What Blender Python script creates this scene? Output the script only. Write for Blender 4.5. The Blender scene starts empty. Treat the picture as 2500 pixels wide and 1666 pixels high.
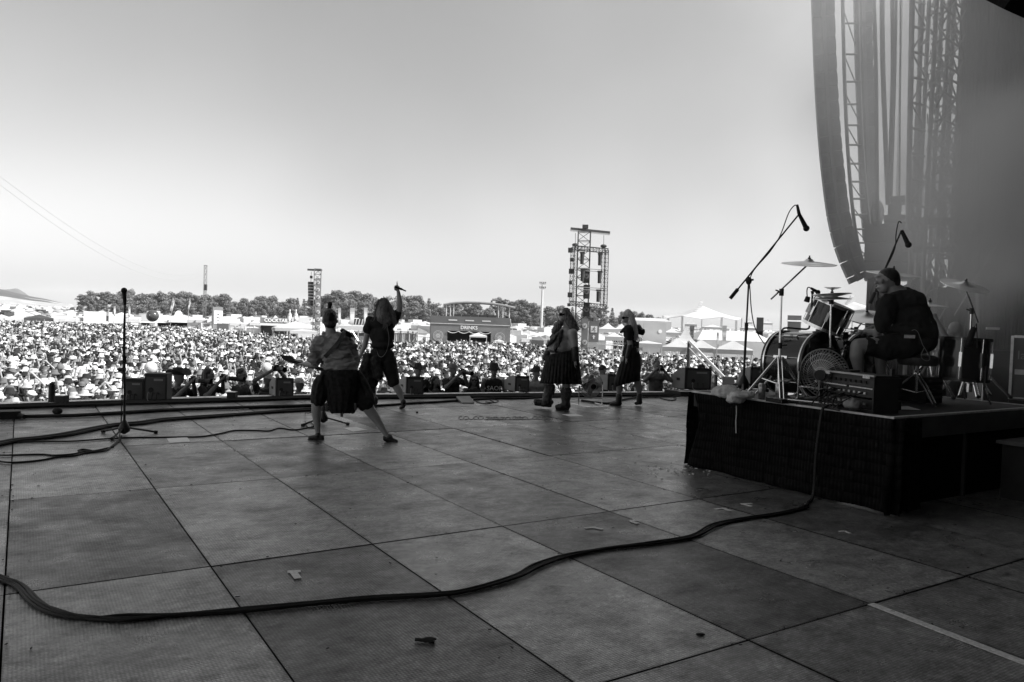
import bpy, bmesh, math, random
from math import sin, cos, tan, pi, radians, sqrt, atan2, hypot
from mathutils import Vector, Matrix, Euler, noise as mnoise
random.seed(11)
scn = bpy.context.scene
col = scn.collection

# ------------------------------------------------------------------ camera
FPX = 1867.4                                   # focal length in pixels of the 2500 px wide photograph
PITCH, ROLL, EYE, YAW = radians(-1.5858), radians(1.9499), 1.5, radians(32.758)
cr, sr, cp, sp = cos(ROLL), sin(ROLL), cos(PITCH), sin(PITCH)
cam_data = bpy.data.cameras.new('camera')
cam_data.sensor_width = 36.0
cam_data.lens = 36.0 * FPX / 2500.0
cam_data.clip_start = 0.05
cam_data.clip_end = 30000
cam = bpy.data.objects.new('camera', cam_data)
col.objects.link(cam)
right_v = Vector((cr, -sr * sp, sr * cp)); up_v = Vector((-sr, -cr * sp, cr * cp)); back_v = -Vector((0, cp, sp))
cam.matrix_world = Matrix(((right_v.x, up_v.x, back_v.x, 0), (right_v.y, up_v.y, back_v.y, 0),
                           (right_v.z, up_v.z, back_v.z, EYE), (0, 0, 0, 1)))
scn.camera = cam

# ------------------------------------------------------------------ sky, sun, exposure
SUN_AZ, SUN_EL = 104.0, 41.0                   # degrees clockwise from +Y, above the horizon
w = bpy.data.worlds.new('World'); scn.world = w; w.use_nodes = True
nt = w.node_tree; nt.nodes.clear()
sky = nt.nodes.new('ShaderNodeTexSky'); sky.sky_type = 'NISHITA'; sky.sun_disc = False
sky.sun_elevation = radians(SUN_EL); sky.sun_rotation = radians(SUN_AZ)
sky.air_density = 2.1; sky.dust_density = 1.1; sky.ozone_density = 1.0
bw = nt.nodes.new('ShaderNodeRGBToBW')
bgn = nt.nodes.new('ShaderNodeBackground'); bgn.inputs['Strength'].default_value = 0.095
wo = nt.nodes.new('ShaderNodeOutputWorld')
sepc = nt.nodes.new('ShaderNodeSeparateColor')
mixr = nt.nodes.new('ShaderNodeMath'); mixr.operation = 'MULTIPLY'; mixr.inputs[1].default_value = 1.0
nt.links.new(sky.outputs[0], sepc.inputs[0])
nt.links.new(sky.outputs[0], bw.inputs[0]); nt.links.new(bw.outputs[0], mixr.inputs[0])  # the photograph is black and white: the sky through a red filter
nt.links.new(mixr.outputs[0], bgn.inputs['Color'])
nt.links.new(bgn.outputs[0], wo.inputs[0])
sun_d = bpy.data.lights.new('sun', 'SUN'); sun_d.energy = 5.0; sun_d.angle = radians(0.5); sun_d.color = (1, 1, 1)
sun = bpy.data.objects.new('sun', sun_d); col.objects.link(sun)
_s = Vector((sin(radians(SUN_AZ)) * cos(radians(SUN_EL)), cos(radians(SUN_AZ)) * cos(radians(SUN_EL)), sin(radians(SUN_EL))))
sun.rotation_euler = _s.to_track_quat('Z', 'Y').to_euler()
sun.location = (60, -20, 80)
scn.view_settings.view_transform = 'Standard'; scn.view_settings.look = 'None'
scn.view_settings.exposure = 0.72; scn.view_settings.gamma = 1.0; scn.view_settings.use_curve_mapping = False
scn.render.engine = 'CYCLES'
scn.cycles.max_bounces = 6; scn.cycles.diffuse_bounces = 3; scn.cycles.glossy_bounces = 3
scn.cycles.transparent_max_bounces = 12; scn.cycles.volume_bounces = 2
scn.cycles.use_denoising = True

# ------------------------------------------------------------------ helpers: where things stand
def ray(px, py):
    x = (px - 1250) / FPX; y = -(py - 833) / FPX
    x, y = cr * x - sr * y, sr * x + cr * y
    return Vector((x, cp - y * sp, sp + y * cp))
def at(px, py, Y):                              # the point at forward distance Y seen at that place of the photograph
    d = ray(px, py); return Vector((0, 0, EYE)) + d * (Y / d.y)
def fl(px, py, z=0.0):                          # the point on a level surface at height z
    d = ray(px, py); return Vector((0, 0, EYE)) + d * ((z - EYE) / d.z)
def proj(p):
    d = Vector(p) - Vector((0, 0, EYE))
    y = d.z * cp - d.y * sp; f = d.y * cp + d.z * sp
    x = d.x / f; y = y / f
    x, y = cr * x + sr * y, -sr * x + cr * y
    return 1250 + FPX * x, 833 - FPX * y
CY, SY = cos(YAW), sin(YAW)
def uv(u, v, z=0.0): return Vector((CY * u - SY * v, SY * u + CY * v, z))    # stage grid: u across the stage, v towards the crowd
def touv(p): return CY * p[0] + SY * p[1], -SY * p[0] + CY * p[1]
UD, VD, ZD = uv(1, 0), uv(0, 1), Vector((0, 0, 1))
STAGE_M = Matrix(((CY, -SY, 0), (SY, CY, 0), (0, 0, 1)))
GROUND = -2.5

# ------------------------------------------------------------------ helpers: objects
def tag(o, label=None, cat=None, group=None, kind=None):
    if label: o['label'] = label
    if cat: o['category'] = cat
    if group: o['group'] = group
    if kind: o['kind'] = kind
    return o
def empty(name, loc, label=None, cat=None, group=None, rot=None):
    o = bpy.data.objects.new(name, None); o.empty_display_size = 0.1
    col.objects.link(o); o.location = loc
    if rot is not None: o.rotation_euler = rot
    return tag(o, label, cat, group)
_inv = {}
def setparent(o, parent):
    if parent is None: return o
    o.parent = parent
    return o
def link(name, me, parent=None, world=True):
    """A mesh built in world coordinates becomes a child without moving: its parent's base is subtracted."""
    o = bpy.data.objects.new(name, me); col.objects.link(o)
    if parent is not None:
        o.parent = parent
        if world: o.matrix_parent_inverse = base_of(parent).inverted()
    return o
def base_of(o):
    m = Matrix.LocRotScale(o.location, o.rotation_euler, o.scale)
    if o.parent is not None: m = base_of(o.parent) @ o.matrix_parent_inverse @ m
    return m

class MB:
    def __init__(s): s.v = []; s.f = []; s.m = []; s.cur = 0
    def add(s, vs, fs):
        n = len(s.v); s.v.extend([tuple(v) for v in vs])
        for f in fs: s.f.append(tuple(i + n for i in f)); s.m.append(s.cur)
        return s
    def box(s, c, size, M=None, bev=0.0, taper=(1, 1)):
        c = Vector(c); hx, hy, hz = size[0] / 2, size[1] / 2, size[2] / 2
        vs = []
        for sz in (-1, 1):
            tx, ty = (taper if sz > 0 else (1, 1))
            for sx, sy_ in ((-1, -1), (1, -1), (1, 1), (-1, 1)):
                vs.append(Vector((sx * hx * tx, sy_ * hy * ty, sz * hz)))
        if M is not None: vs = [M @ v for v in vs]
        vs = [c + v for v in vs]
        return s.add(vs, [(3, 2, 1, 0), (4, 5, 6, 7), (0, 1, 5, 4), (1, 2, 6, 5), (2, 3, 7, 6), (3, 0, 4, 7)])
    def beam(s, p0, p1, wx, wy=None, up=ZD):
        p0 = Vector(p0); p1 = Vector(p1); wy = wx if wy is None else wy
        d = p1 - p0; L = d.length
        if L < 1e-6: return s
        z = d / L; x = Vector(up).cross(z)
        if x.length < 1e-3: x = Vector((1, 0, 0)).cross(z)
        x.normalize(); y = z.cross(x)
        M = Matrix((x, y, z)).transposed()
        return s.box((p0 + p1) / 2, (wx, wy, L), M)
    def cyl(s, p0, p1, r0, r1=None, n=8, cap=True):
        p0 = Vector(p0); p1 = Vector(p1); r1 = r0 if r1 is None else r1
        d = p1 - p0
        if d.length < 1e-7: return s
        z = d.normalized(); x = z.orthogonal().normalized(); y = z.cross(x)
        vs = []
        for p, r in ((p0, r0), (p1, r1)):
            for i in range(n):
                a = 2 * pi * i / n; vs.append(p + x * (r * cos(a)) + y * (r * sin(a)))
        fs = [(i, (i + 1) % n, n + (i + 1) % n, n + i) for i in range(n)]
        if cap: fs += [tuple(range(n - 1, -1, -1)), tuple(range(n, 2 * n))]
        return s.add(vs, fs)
    def ell(s, c, r, M=None, n=12, m=8):
        c = Vector(c)
        if not hasattr(r, '__len__'): r = (r, r, r)
        vs = [Vector((0, 0, r[2]))]
        for j in range(1, m):
            t = pi * j / m
            for i in range(n):
                a = 2 * pi * i / n; vs.append(Vector((r[0] * sin(t) * cos(a), r[1] * sin(t) * sin(a), r[2] * cos(t))))
        vs.append(Vector((0, 0, -r[2])))
        fs = [(0, 1 + i, 1 + (i + 1) % n) for i in range(n)]
        for j in range(m - 2):
            a = 1 + j * n; b = a + n
            fs += [(a + i, b + i, b + (i + 1) % n, a + (i + 1) % n) for i in range(n)]
        a = 1 + (m - 2) * n; e = len(vs) - 1
        fs += [(a + (i + 1) % n, a + i, e) for i in range(n)]
        if M is not None: vs = [M @ v for v in vs]
        return s.add([c + v for v in vs], fs)
    def cap(s, p0, r0, p1, r1, n=10):               # tapered capsule
        s.cyl(p0, p1, r0, r1, n); s.ell(p0, r0, None, n, 6); s.ell(p1, r1, None, n, 6); return s
    def tube(s, pts, r, n=6, cap=True):
        pts = [Vector(p) for p in pts]; k = len(pts)
        rs = r if hasattr(r, '__len__') else [r] * k
        vs = []; x = None
        for i, p in enumerate(pts):
            d = (pts[min(i + 1, k - 1)] - pts[max(i - 1, 0)])
            if d.length < 1e-9: d = Vector((0, 0, 1))
            d.normalize()
            if x is None: x = d.orthogonal().normalized()
            x = (x - d * x.dot(d))
            x = x.normalized() if x.length > 1e-6 else d.orthogonal().normalized()
            y = d.cross(x)
            for j in range(n):
                a = 2 * pi * j / n; vs.append(p + x * (rs[i] * cos(a)) + y * (rs[i] * sin(a)))
        fs = []
        for i in range(k - 1):
            a = i * n; b = a + n
            fs += [(a + j, a + (j + 1) % n, b + (j + 1) % n, b + j) for j in range(n)]
        if cap: fs += [tuple(range(n - 1, -1, -1)), tuple(range((k - 1) * n, k * n))]
        return s.add(vs, fs)
    def lathe(s, prof, c=(0, 0, 0), M=None, n=24, closed=False):
        c = Vector(c); k = len(prof); vs = []
        for r, z in prof:
            for i in range(n):
                a = 2 * pi * i / n; v = Vector((r * cos(a), r * sin(a), z))
                vs.append(c + (M @ v if M is not None else v))
        fs = []
        rng = k if closed else k - 1
        for j in range(rng):
            a = j * n; b = ((j + 1) % k) * n
            fs += [(a + i, a + (i + 1) % n, b + (i + 1) % n, b + i) for i in range(n)]
        return s.add(vs, fs)
    def quad(s, a, b, c, d): return s.add([a, b, c, d], [(0, 1, 2, 3)])
    def prism(s, poly, off):                        # polygon extruded along a vector
        poly = [Vector(p) for p in poly]; off = Vector(off); n = len(poly)
        vs = poly + [p + off for p in poly]
        fs = [tuple(range(n - 1, -1, -1)), tuple(range(n, 2 * n))] + [(i, (i + 1) % n, n + (i + 1) % n, n + i) for i in range(n)]
        return s.add(vs, fs)
    def mesh(s, name, mats, smooth=False):
        me = bpy.data.meshes.new(name)
        me.from_pydata(s.v, [], s.f)
        for m in (mats if isinstance(mats, (list, tuple)) else [mats]): me.materials.append(m)
        if any(s.m): me.polygons.foreach_set('material_index', s.m)
        if smooth: me.polygons.foreach_set('use_smooth', [True] * len(me.polygons))
        me.update(); return me
    def build(s, name, mats, parent=None, smooth=False, sharp=None):
        me = s.mesh(name, mats, smooth)
        bm = bmesh.new(); bm.from_mesh(me); bmesh.ops.recalc_face_normals(bm, faces=bm.faces); bm.to_mesh(me); bm.free()
        if smooth: me.set_sharp_from_angle(angle=radians(sharp or 50))
        return link(name, me, parent)

def smoothpath(pts, k=6):                           # Catmull-Rom through the points
    pts = [Vector(p) for p in pts]; out = []
    for i in range(len(pts) - 1):
        a = pts[max(i - 1, 0)]; b = pts[i]; c = pts[i + 1]; d = pts[min(i + 2, len(pts) - 1)]
        for j in range(k):
            t = j / k
            out.append(0.5 * ((2 * b) + (c - a) * t + (2 * a - 5 * b + 4 * c - d) * t * t + (3 * b - a - 3 * c + d) * t ** 3))
    out.append(pts[-1]); return out

_tmpn = [0]
def remesh(mb, voxel, smooth=4, wrinkle=0.0, wscale=14.0, wdir=None):
    """Union of closed shapes as one continuous smooth skin."""
    me = bpy.data.meshes.new('blob'); me.from_pydata(mb.v, [], mb.f); me.update()
    o = bpy.data.objects.new('blob', me); col.objects.link(o)
    r = o.modifiers.new('r', 'REMESH'); r.mode = 'VOXEL'; r.voxel_size = voxel
    if smooth:
        s_ = o.modifiers.new('s', 'SMOOTH'); s_.factor = 0.5; s_.iterations = smooth
    dg = bpy.context.evaluated_depsgraph_get(); dg.update()
    m2 = bpy.data.meshes.new_from_object(o.evaluated_get(dg))
    bpy.data.objects.remove(o); bpy.data.meshes.remove(me)
    if wrinkle:
        no = [v.normal.copy() for v in m2.vertices]
        for v, n_ in zip(m2.vertices, no):
            p = v.co
            q = Vector((p.x * wscale, p.y * wscale, p.z * wscale * 0.55)) if wdir is None else Vector((p.x * wdir[0], p.y * wdir[1], p.z * wdir[2]))
            v.co = p + n_ * (wrinkle * (mnoise.noise(q) + 0.5 * mnoise.noise(q * 2.3)))
    m2.polygons.foreach_set('use_smooth', [True] * len(m2.polygons)); m2.update()
    return m2
def blob(name, mb, mat, parent, voxel=0.011, smooth=4, wrinkle=0.0, wscale=14.0, wdir=None):
    me = remesh(mb, voxel, smooth, wrinkle, wscale, wdir); me.name = name; me.materials.clear(); me.materials.append(mat)
    return link(name, me, parent)

# ------------------------------------------------------------------ materials (the photograph is black and white: greys only)
MATS = {}
def mat(name, val, rough=0.6, var=0.15, scale=6.0, metal=0.0, spec=0.4, bump=0.0, bscale=60.0, objcol=False, coord='Object', trans=0.0):
    if name in MATS: return MATS[name]
    m = bpy.data.materials.new(name); m.use_nodes = True; MATS[name] = m
    nt = m.node_tree; N = nt.nodes; L = nt.links
    b = N['Principled BSDF']
    b.inputs['Roughness'].default_value = rough; b.inputs['Metallic'].default_value = metal
    b.inputs['Specular IOR Level'].default_value = spec
    tc = N.new('ShaderNodeTexCoord')
    nz = N.new('ShaderNodeTexNoise'); nz.inputs['Scale'].default_value = scale; nz.inputs['Detail'].default_value = 5
    L.new(tc.outputs[coord], nz.inputs['Vector'])
    mr = N.new('ShaderNodeMapRange'); mr.inputs[1].default_value = 0.3; mr.inputs[2].default_value = 0.7
    mr.inputs[3].default_value = 1 - var; mr.inputs[4].default_value = 1 + var
    L.new(nz.outputs[0], mr.inputs[0])
    mu = N.new('ShaderNodeMath'); mu.operation = 'MULTIPLY'
    L.new(mr.outputs[0], mu.inputs[0]); mu.inputs[1].default_value = val
    if objcol:
        oi = N.new('ShaderNodeObjectInfo'); s2 = N.new('ShaderNodeSeparateColor')
        L.new(oi.outputs['Color'], s2.inputs[0]); L.new(s2.outputs[0], mu.inputs[1])
    L.new(mu.outputs[0], b.inputs['Base Color'])
    if bump:
        n2 = N.new('ShaderNodeTexNoise'); n2.inputs['Scale'].default_value = bscale; n2.inputs['Detail'].default_value = 3
        L.new(tc.outputs[coord], n2.inputs['Vector'])
        bp = N.new('ShaderNodeBump'); bp.inputs['Strength'].default_value = bump; bp.inputs['Distance'].default_value = 0.02
        L.new(n2.outputs[0], bp.inputs['Height']); L.new(bp.outputs[0], b.inputs['Normal'])
    if trans:
        tr = N.new('ShaderNodeBsdfTranslucent'); tr.inputs[0].default_value = (val, val, val, 1)
        L.new(mu.outputs[0], tr.inputs[0])
        ms = N.new('ShaderNodeMixShader'); ms.inputs[0].default_value = trans
        L.new(b.outputs[0], ms.inputs[1]); L.new(tr.outputs[0], ms.inputs[2]); L.new(ms.outputs[0], N['Material Output'].inputs[0])
    return m
M_blackmetal = mat('black_metal', 0.014, 0.45, 0.2, 20, spec=0.35)
M_blackwood = mat('black_painted_wood', 0.014, 0.6, 0.3, 8, bump=0.15, bscale=90)
M_rubber = mat('black_rubber', 0.012, 0.6, 0.2, 30, spec=0.25)
M_chrome = mat('chrome', 0.8, 0.22, 0.05, 10, metal=1.0)
M_steel = mat('galvanised_steel', 0.45, 0.42, 0.25, 9, metal=0.8)
M_alu = mat('aluminium', 0.6, 0.35, 0.15, 12, metal=0.9)
M_scaff = mat('scaffold_tube', 0.22, 0.5, 0.3, 5, metal=0.4)
M_blackcloth = mat('black_molton_cloth', 0.006, 0.9, 0.25, 3, spec=0.1, bump=0.3, bscale=40)
M_blackshirt = mat('black_cotton', 0.02, 0.85, 0.25, 9, spec=0.15, bump=0.2, bscale=80)
M_greyshirt = mat('grey_washed_cotton', 0.22, 0.85, 0.35, 5, spec=0.15, bump=0.25, bscale=60)
M_skin = mat('skin', 0.27, 0.5, 0.1, 12, spec=0.35)
M_hairdark = mat('dark_hair', 0.022, 0.5, 0.3, 40, spec=0.4)
M_hairbrown = mat('brown_hair', 0.09, 0.5, 0.35, 40, spec=0.4)
M_hairblond = mat('blond_hair', 0.42, 0.45, 0.3, 40, spec=0.4)
M_leather = mat('dark_leather', 0.025, 0.45, 0.3, 15, spec=0.5, bump=0.2)
M_white = mat('white_paint', 0.78, 0.6, 0.05, 2)
M_tape = mat('white_tape', 0.6, 0.6, 0.25, 60)
M_paper = mat('white_paper', 0.75, 0.7, 0.05, 5)
M_glass = mat('dark_lens_glass', 0.01, 0.08, 0.0, 5, spec=0.8)
M_bronze = mat('cymbal_bronze', 0.85, 0.33, 0.12, 4, metal=0.9)
M_greypaint = mat('grey_paint', 0.2, 0.6, 0.12, 3)
M_edge = mat('pale_edge_metal', 0.5, 0.45, 0.2, 20)
HAZE = 0.00009
# ================================================================== LARGE STRUCTURE
# ------------------------------------------------------------------ ground, hills
def ground_mat():
    m = mat('trampled_field', 0.26, 0.95, 0.35, 0.15, spec=0.1)
    return m
mb = MB(); R = 7000
n = 48
mb.add([(0, 0, GROUND)] + [(R * cos(2 * pi * i / n), R * sin(2 * pi * i / n), GROUND) for i in range(n)], [(0, 1 + i, 1 + (i + 1) % n) for i in range(n)])
tag(mb.build('ground', ground_mat()), kind='structure')

M_hill = mat('hill_woodland', 0.08, 0.95, 0.45, 0.02, spec=0.05)
def hill_material():
    m = M_hill; N = m.node_tree.nodes; L = m.node_tree.links
    b = N['Principled BSDF']
    g = N.new('ShaderNodeNewGeometry'); sx = N.new('ShaderNodeSeparateXYZ'); L.new(g.outputs['Position'], sx.inputs[0])
    nz = N.new('ShaderNodeTexNoise'); nz.inputs['Scale'].default_value = 0.0045; nz.inputs['Detail'].default_value = 3
    L.new(g.outputs['Position'], nz.inputs['Vector'])
    a = N.new('ShaderNodeMath'); a.operation = 'MULTIPLY_ADD'; a.inputs[1].default_value = 70; L.new(nz.outputs[0], a.inputs[0]); L.new(sx.outputs['Z'], a.inputs[2])
    r = N.new('ShaderNodeMapRange'); r.inputs[1].default_value = 44; r.inputs[2].default_value = 47; r.inputs[3].default_value = 0.36; r.inputs[4].default_value = 0.045
    L.new(a.outputs[0], r.inputs[0])
    n2 = N.new('ShaderNodeTexNoise'); n2.inputs['Scale'].default_value = 0.03; n2.inputs['Detail'].default_value = 4
    L.new(g.outputs['Position'], n2.inputs['Vector'])
    r2 = N.new('ShaderNodeMapRange'); r2.inputs[1].default_value = 0.35; r2.inputs[2].default_value = 0.65; r2.inputs[3].default_value = 0.7; r2.inputs[4].default_value = 1.3
    L.new(n2.outputs[0], r2.inputs[0])
    mu = N.new('ShaderNodeMath'); mu.operation = 'MULTIPLY'; L.new(r.outputs[0], mu.inputs[0]); L.new(r2.outputs[0], mu.inputs[1])
    L.new(mu.outputs[0], b.inputs['Base Color'])
hill_material()
def hill(name, ridge, Y, depth, base_z, mt):
    """ridge: (px, py) along the crest at distance Y; slopes come forward and go back."""
    mb = MB(); rows = 14; vs = []
    rp = smoothpath([at(a, b_, Y) for a, b_ in ridge], 8)
    for p in rp:
        top = p.z - base_z
        for j in range(rows):
            t = j / (rows - 1); yy = p.y - depth * (1 - t) if t < 1 else p.y
            k = t * t * (3 - 2 * t)
            z = base_z + top * k + top * 0.12 * (mnoise.noise(Vector((p.x * 0.004, yy * 0.006, 2.0)))) * (1 - t) * t * 4
            zz = max(z, base_z - 0.5)
            vs.append(Vector((p.x * yy / p.y, yy, zz)))
        vs.append(Vector((p.x * 1.25, p.y * 1.25, base_z)))
    R_ = rows + 1; k = len(rp)
    fs = [(i * R_ + j, (i + 1) * R_ + j, (i + 1) * R_ + j + 1, i * R_ + j + 1) for i in range(k - 1) for j in range(R_ - 1)]
    mb.add(vs, fs)
    o = mb.build(name, mt, smooth=True, sharp=80); return tag(o, kind='structure')
hill('hill', [(-500, 700), (-250, 692), (-60, 704), (0, 708), (40, 716), (75, 724), (110, 730), (150, 739), (172, 742), (188, 752), (230, 760)], 3000, 1700, GROUND, M_hill)
hill('hill', [(-400, 690), (-200, 680), (-60, 695), (0, 706), (20, 707), (40, 705), (55, 712), (80, 728), (120, 742), (200, 756)], 4600, 900, GROUND, M_hill)

# ------------------------------------------------------------------ the stage: deck of panels
EDGE = [(-14, 12.9), (-8, 13.1), (-3, 13.5), (-0.24, 13.66), (1.41, 13.74), (4.09, 13.87), (6.36, 13.50), (8.99, 13.11), (12.49, 12.49), (16.5, 11.7), (20.2, 11.1)]
def edge_v(u):
    for (a, b_), (c, d) in zip(EDGE, EDGE[1:]):
        if a <= u <= c: return b_ + (d - b_) * (u - a) / (c - a)
    return EDGE[0][1] if u < EDGE[0][0] else EDGE[-1][1]
def deck_material():
    m = bpy.data.materials.new('stage_deck_plywood'); m.use_nodes = True
    N = m.node_tree.nodes; L = m.node_tree.links; b = N['Principled BSDF']
    def nd(t, **k):
        x = N.new(t)
        for a, v in k.items(): setattr(x, a, v)
        return x
    geo = nd('ShaderNodeNewGeometry'); tc = nd('ShaderNodeTexCoord'); oi = nd('ShaderNodeObjectInfo')
    mp = nd('ShaderNodeMapping'); mp.inputs['Rotation'].default_value = (0, 0, -YAW); L.new(geo.outputs['Position'], mp.inputs[0])
    off = nd('ShaderNodeVectorMath', operation='ADD')
    rnd = nd('ShaderNodeMath', operation='MULTIPLY'); rnd.inputs[1].default_value = 57.0; L.new(oi.outputs['Random'], rnd.inputs[0])
    cx = nd('ShaderNodeCombineXYZ'); L.new(rnd.outputs[0], cx.inputs[2]); L.new(mp.outputs[0], off.inputs[0]); L.new(cx.outputs[0], off.inputs[1])
    P = off.outputs[0]
    def noise(scale, detail=4, vec=P, rough=0.6):
        x = nd('ShaderNodeTexNoise'); x.inputs['Scale'].default_value = scale; x.inputs['Detail'].default_value = detail; x.inputs['Roughness'].default_value = rough
        L.new(vec, x.inputs['Vector']); return x.outputs[0]
    def rng(x, a, b_, c, d):
        r = nd('ShaderNodeMapRange'); r.inputs[1].default_value = a; r.inputs[2].default_value = b_; r.inputs[3].default_value = c; r.inputs[4].default_value = d
        L.new(x, r.inputs[0]); return r.outputs[0]
    def math_(op, a, c):
        x = nd('ShaderNodeMath', operation=op)
        for i, v in enumerate((a, c)):
            if isinstance(v, (int, float)): x.inputs[i].default_value = v
            else: L.new(v, x.inputs[i])
        return x.outputs[0]
    # long scuffs along the boards
    st = nd('ShaderNodeMapping'); st.inputs['Scale'].default_value = (1.0, 1.9, 1.0); st.inputs['Rotation'].default_value = (0, 0, 0.9); L.new(P, st.inputs[0])
    scuff = rng(noise(4.5, 10, st.outputs[0], 0.82), 0.36, 0.66, 0.5, 1.7)
    blot = rng(noise(1.6, 5), 0.3, 0.7, 0.6, 1.4)
    fine = math_('MULTIPLY', rng(noise(46, 4), 0.3, 0.7, 0.5, 1.5), rng(noise(14, 6, P, 0.75), 0.34, 0.66, 0.55, 1.45))
    # light scratches
    s2 = nd('ShaderNodeMapping'); s2.inputs['Scale'].default_value = (1.0, 22.0, 1.0); s2.inputs['Rotation'].default_value = (0, 0, -0.6); L.new(P, s2.inputs[0])
    scr = rng(noise(3.5, 6, s2.outputs[0], 0.7), 0.63, 0.72, 0.0, 0.8)
    # dark drips and burns
    vo = nd('ShaderNodeTexVoronoi'); vo.inputs['Scale'].default_value = 9.0; L.new(P, vo.inputs['Vector'])
    sep = nd('ShaderNodeSeparateColor'); L.new(vo.outputs['Color'], sep.inputs[0])
    rad = rng(sep.outputs[0], 0.45, 1.0, 0.0, 0.2)
    dd = math_('ADD', vo.outputs['Distance'], math_('MULTIPLY', noise(30, 2), 0.12))
    spot = math_('LESS_THAN', math_('SUBTRACT', dd, 0.06), rad)
    spotf = rng(spot, 0, 1, 1.0, 0.55)
    # anti-slip mesh print
    ms = nd('ShaderNodeMapping'); ms.inputs['Scale'].default_value = (62, 62, 62); ms.inputs['Rotation'].default_value = (0, 0, 0.0); L.new(mp.outputs[0], ms.inputs[0])
    ck = nd('ShaderNodeTexVoronoi'); ck.inputs['Scale'].default_value = 1.0; ck.inputs['Randomness'].default_value = 0.12; L.new(ms.outputs[0], ck.inputs['Vector'])
    grid = rng(ck.outputs['Distance'], 0.12, 0.55, 1.45, 0.55)
    # worn, chipped edges of each panel
    gs = nd('ShaderNodeSeparateXYZ'); L.new(tc.outputs['Generated'], gs.inputs[0])
    ex = math_('MINIMUM', gs.outputs[0], math_('SUBTRACT', 1.0, gs.outputs[0]))
    ey = math_('MULTIPLY', math_('MINIMUM', gs.outputs[1], math_('SUBTRACT', 1.0, gs.outputs[1])), 2.2)
    em = math_('MINIMUM', ex, ey)
    chip = math_('LESS_THAN', em, rng(noise(9.0, 6, P, 0.8), 0.5, 0.8, 0.006, 0.075))
    chipf = rng(chip, 0, 1, 1.0, 0.18)
    s3 = nd('ShaderNodeSeparateColor'); L.new(oi.outputs['Color'], s3.inputs[0])
    v = s3.outputs[0]
    for f in (scuff, blot, fine, spotf, grid, chipf): v = math_('MULTIPLY', v, f)
    v = math_('ADD', v, math_('MULTIPLY', scr, 0.06))
    L.new(v, b.inputs['Base Color'])
    L.new(rng(noise(3.0, 5), 0.3, 0.7, 0.22, 0.5), b.inputs['Roughness'])
    L.new(math_('MULTIPLY', rng(s3.outputs[0], 0.05, 0.18, 0.2, 1.0), scuff), b.inputs['Specular IOR Level'])
    bp = nd('ShaderNodeBump'); bp.inputs['Strength'].default_value = 0.35; bp.inputs['Distance'].default_value = 0.004
    L.new(math_('ADD', grid, math_('MULTIPLY', noise(25, 4), 0.8)), bp.inputs['Height']); L.new(bp.outputs[0], b.inputs['Normal'])
    return m
M_deck = deck_material()
stage_floor = empty('stage_floor', (0, 0, 0)); stage_floor['kind'] = 'structure'
U0, DU, V0, DV = -0.05, 1.005, 0.187, 2.233
tone_px = {(230, 1240): .72, (600, 1180): 1.12, (200, 1080): 1.25, (480, 1050): .85, (250, 1450): 1.05, (700, 1320): .72, (1000, 1290): 1.15, (800, 1480): .8,
           (1300, 1430): 1.2, (900, 1150): 1.05, (1150, 1120): .85, (1400, 1090): 1.1, (1300, 1230): .85, (1700, 1330): .75, (2000, 1250): .95, (700, 1050): .8, (1000, 1040): 1.25,
           (1150, 1010): .85, (1300, 985): 1.1, (560, 985): 1.1, (150, 1000): 1.1}
tones = {}
for (a, b_), t in tone_px.items():
    u, v = touv(fl(a * 1.0625, b_ * 1.0625)); tones[(math.floor((u - U0) / DU), math.floor((v - V0) / DV))] = t
rng_ = random.Random(5)
shared = {}
for k in range(-9, 20):
    for j in range(0, 6):
        u0, u1 = U0 + k * DU, U0 + (k + 1) * DU
        v0, v1 = V0 + j * DV, V0 + (j + 1) * DV
        lim0, lim1 = edge_v(u0) - 0.42, edge_v(u1) - 0.42
        if v0 > min(lim0, lim1) - 0.1: continue
        va, vb = min(v1, lim0), min(v1, lim1)
        g = 0.005
        c0 = Vector(((u0 + u1) / 2, (v0 + v1) / 2, 0))
        full = va == v1 and vb == v1
        if full and 'p' in shared: me = shared['p']
        else:
            pm = MB()
            pm.prism([Vector((u0 + g, v0 + g, -0.04)) - c0, Vector((u1 - g, v0 + g, -0.04)) - c0, Vector((u1 - g, vb - g, -0.04)) - c0, Vector((u0 + g, va - g, -0.04)) - c0], (0, 0, 0.04))
            me = pm.mesh('panel', M_deck)
            if full: shared['p'] = me
        o = bpy.data.objects.new('panel', me); col.objects.link(o); o.parent = stage_floor
        o.location = uv(c0.x, c0.y, rng_.uniform(-0.0025, 0.0025)); o.rotation_euler = (0, 0, YAW)
        t = tones.get((k, j), rng_.choice((0.75, 0.9, 1.0, 1.1, 1.2))); c = 0.122 * max(.3, 1 + (t - 1) * 1.7)
        o.color = (c, c, c, 1)
# lip along the front: a row of pale planks, each its own piece
M_lip = mat('pale_edge_plank', 0.72, 0.5, 0.35, 4, bump=0.1)
lip_edge = []
uu = -12.0
lipi = 0
while uu < 16.4:
    u2 = min(uu + 2.4, 16.5)
    pm = MB()
    a0, a1 = edge_v(uu), edge_v(u2)
    pm.prism([uv(uu + .004, a0 - 0.41, -0.06), uv(u2 - .004, a1 - 0.41, -0.06), uv(u2 - .004, a1, -0.06), uv(uu + .004, a0, -0.06)], (0, 0, 0.075))
    pm.build('edge_plank', M_lip, stage_floor); uu = u2
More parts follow.
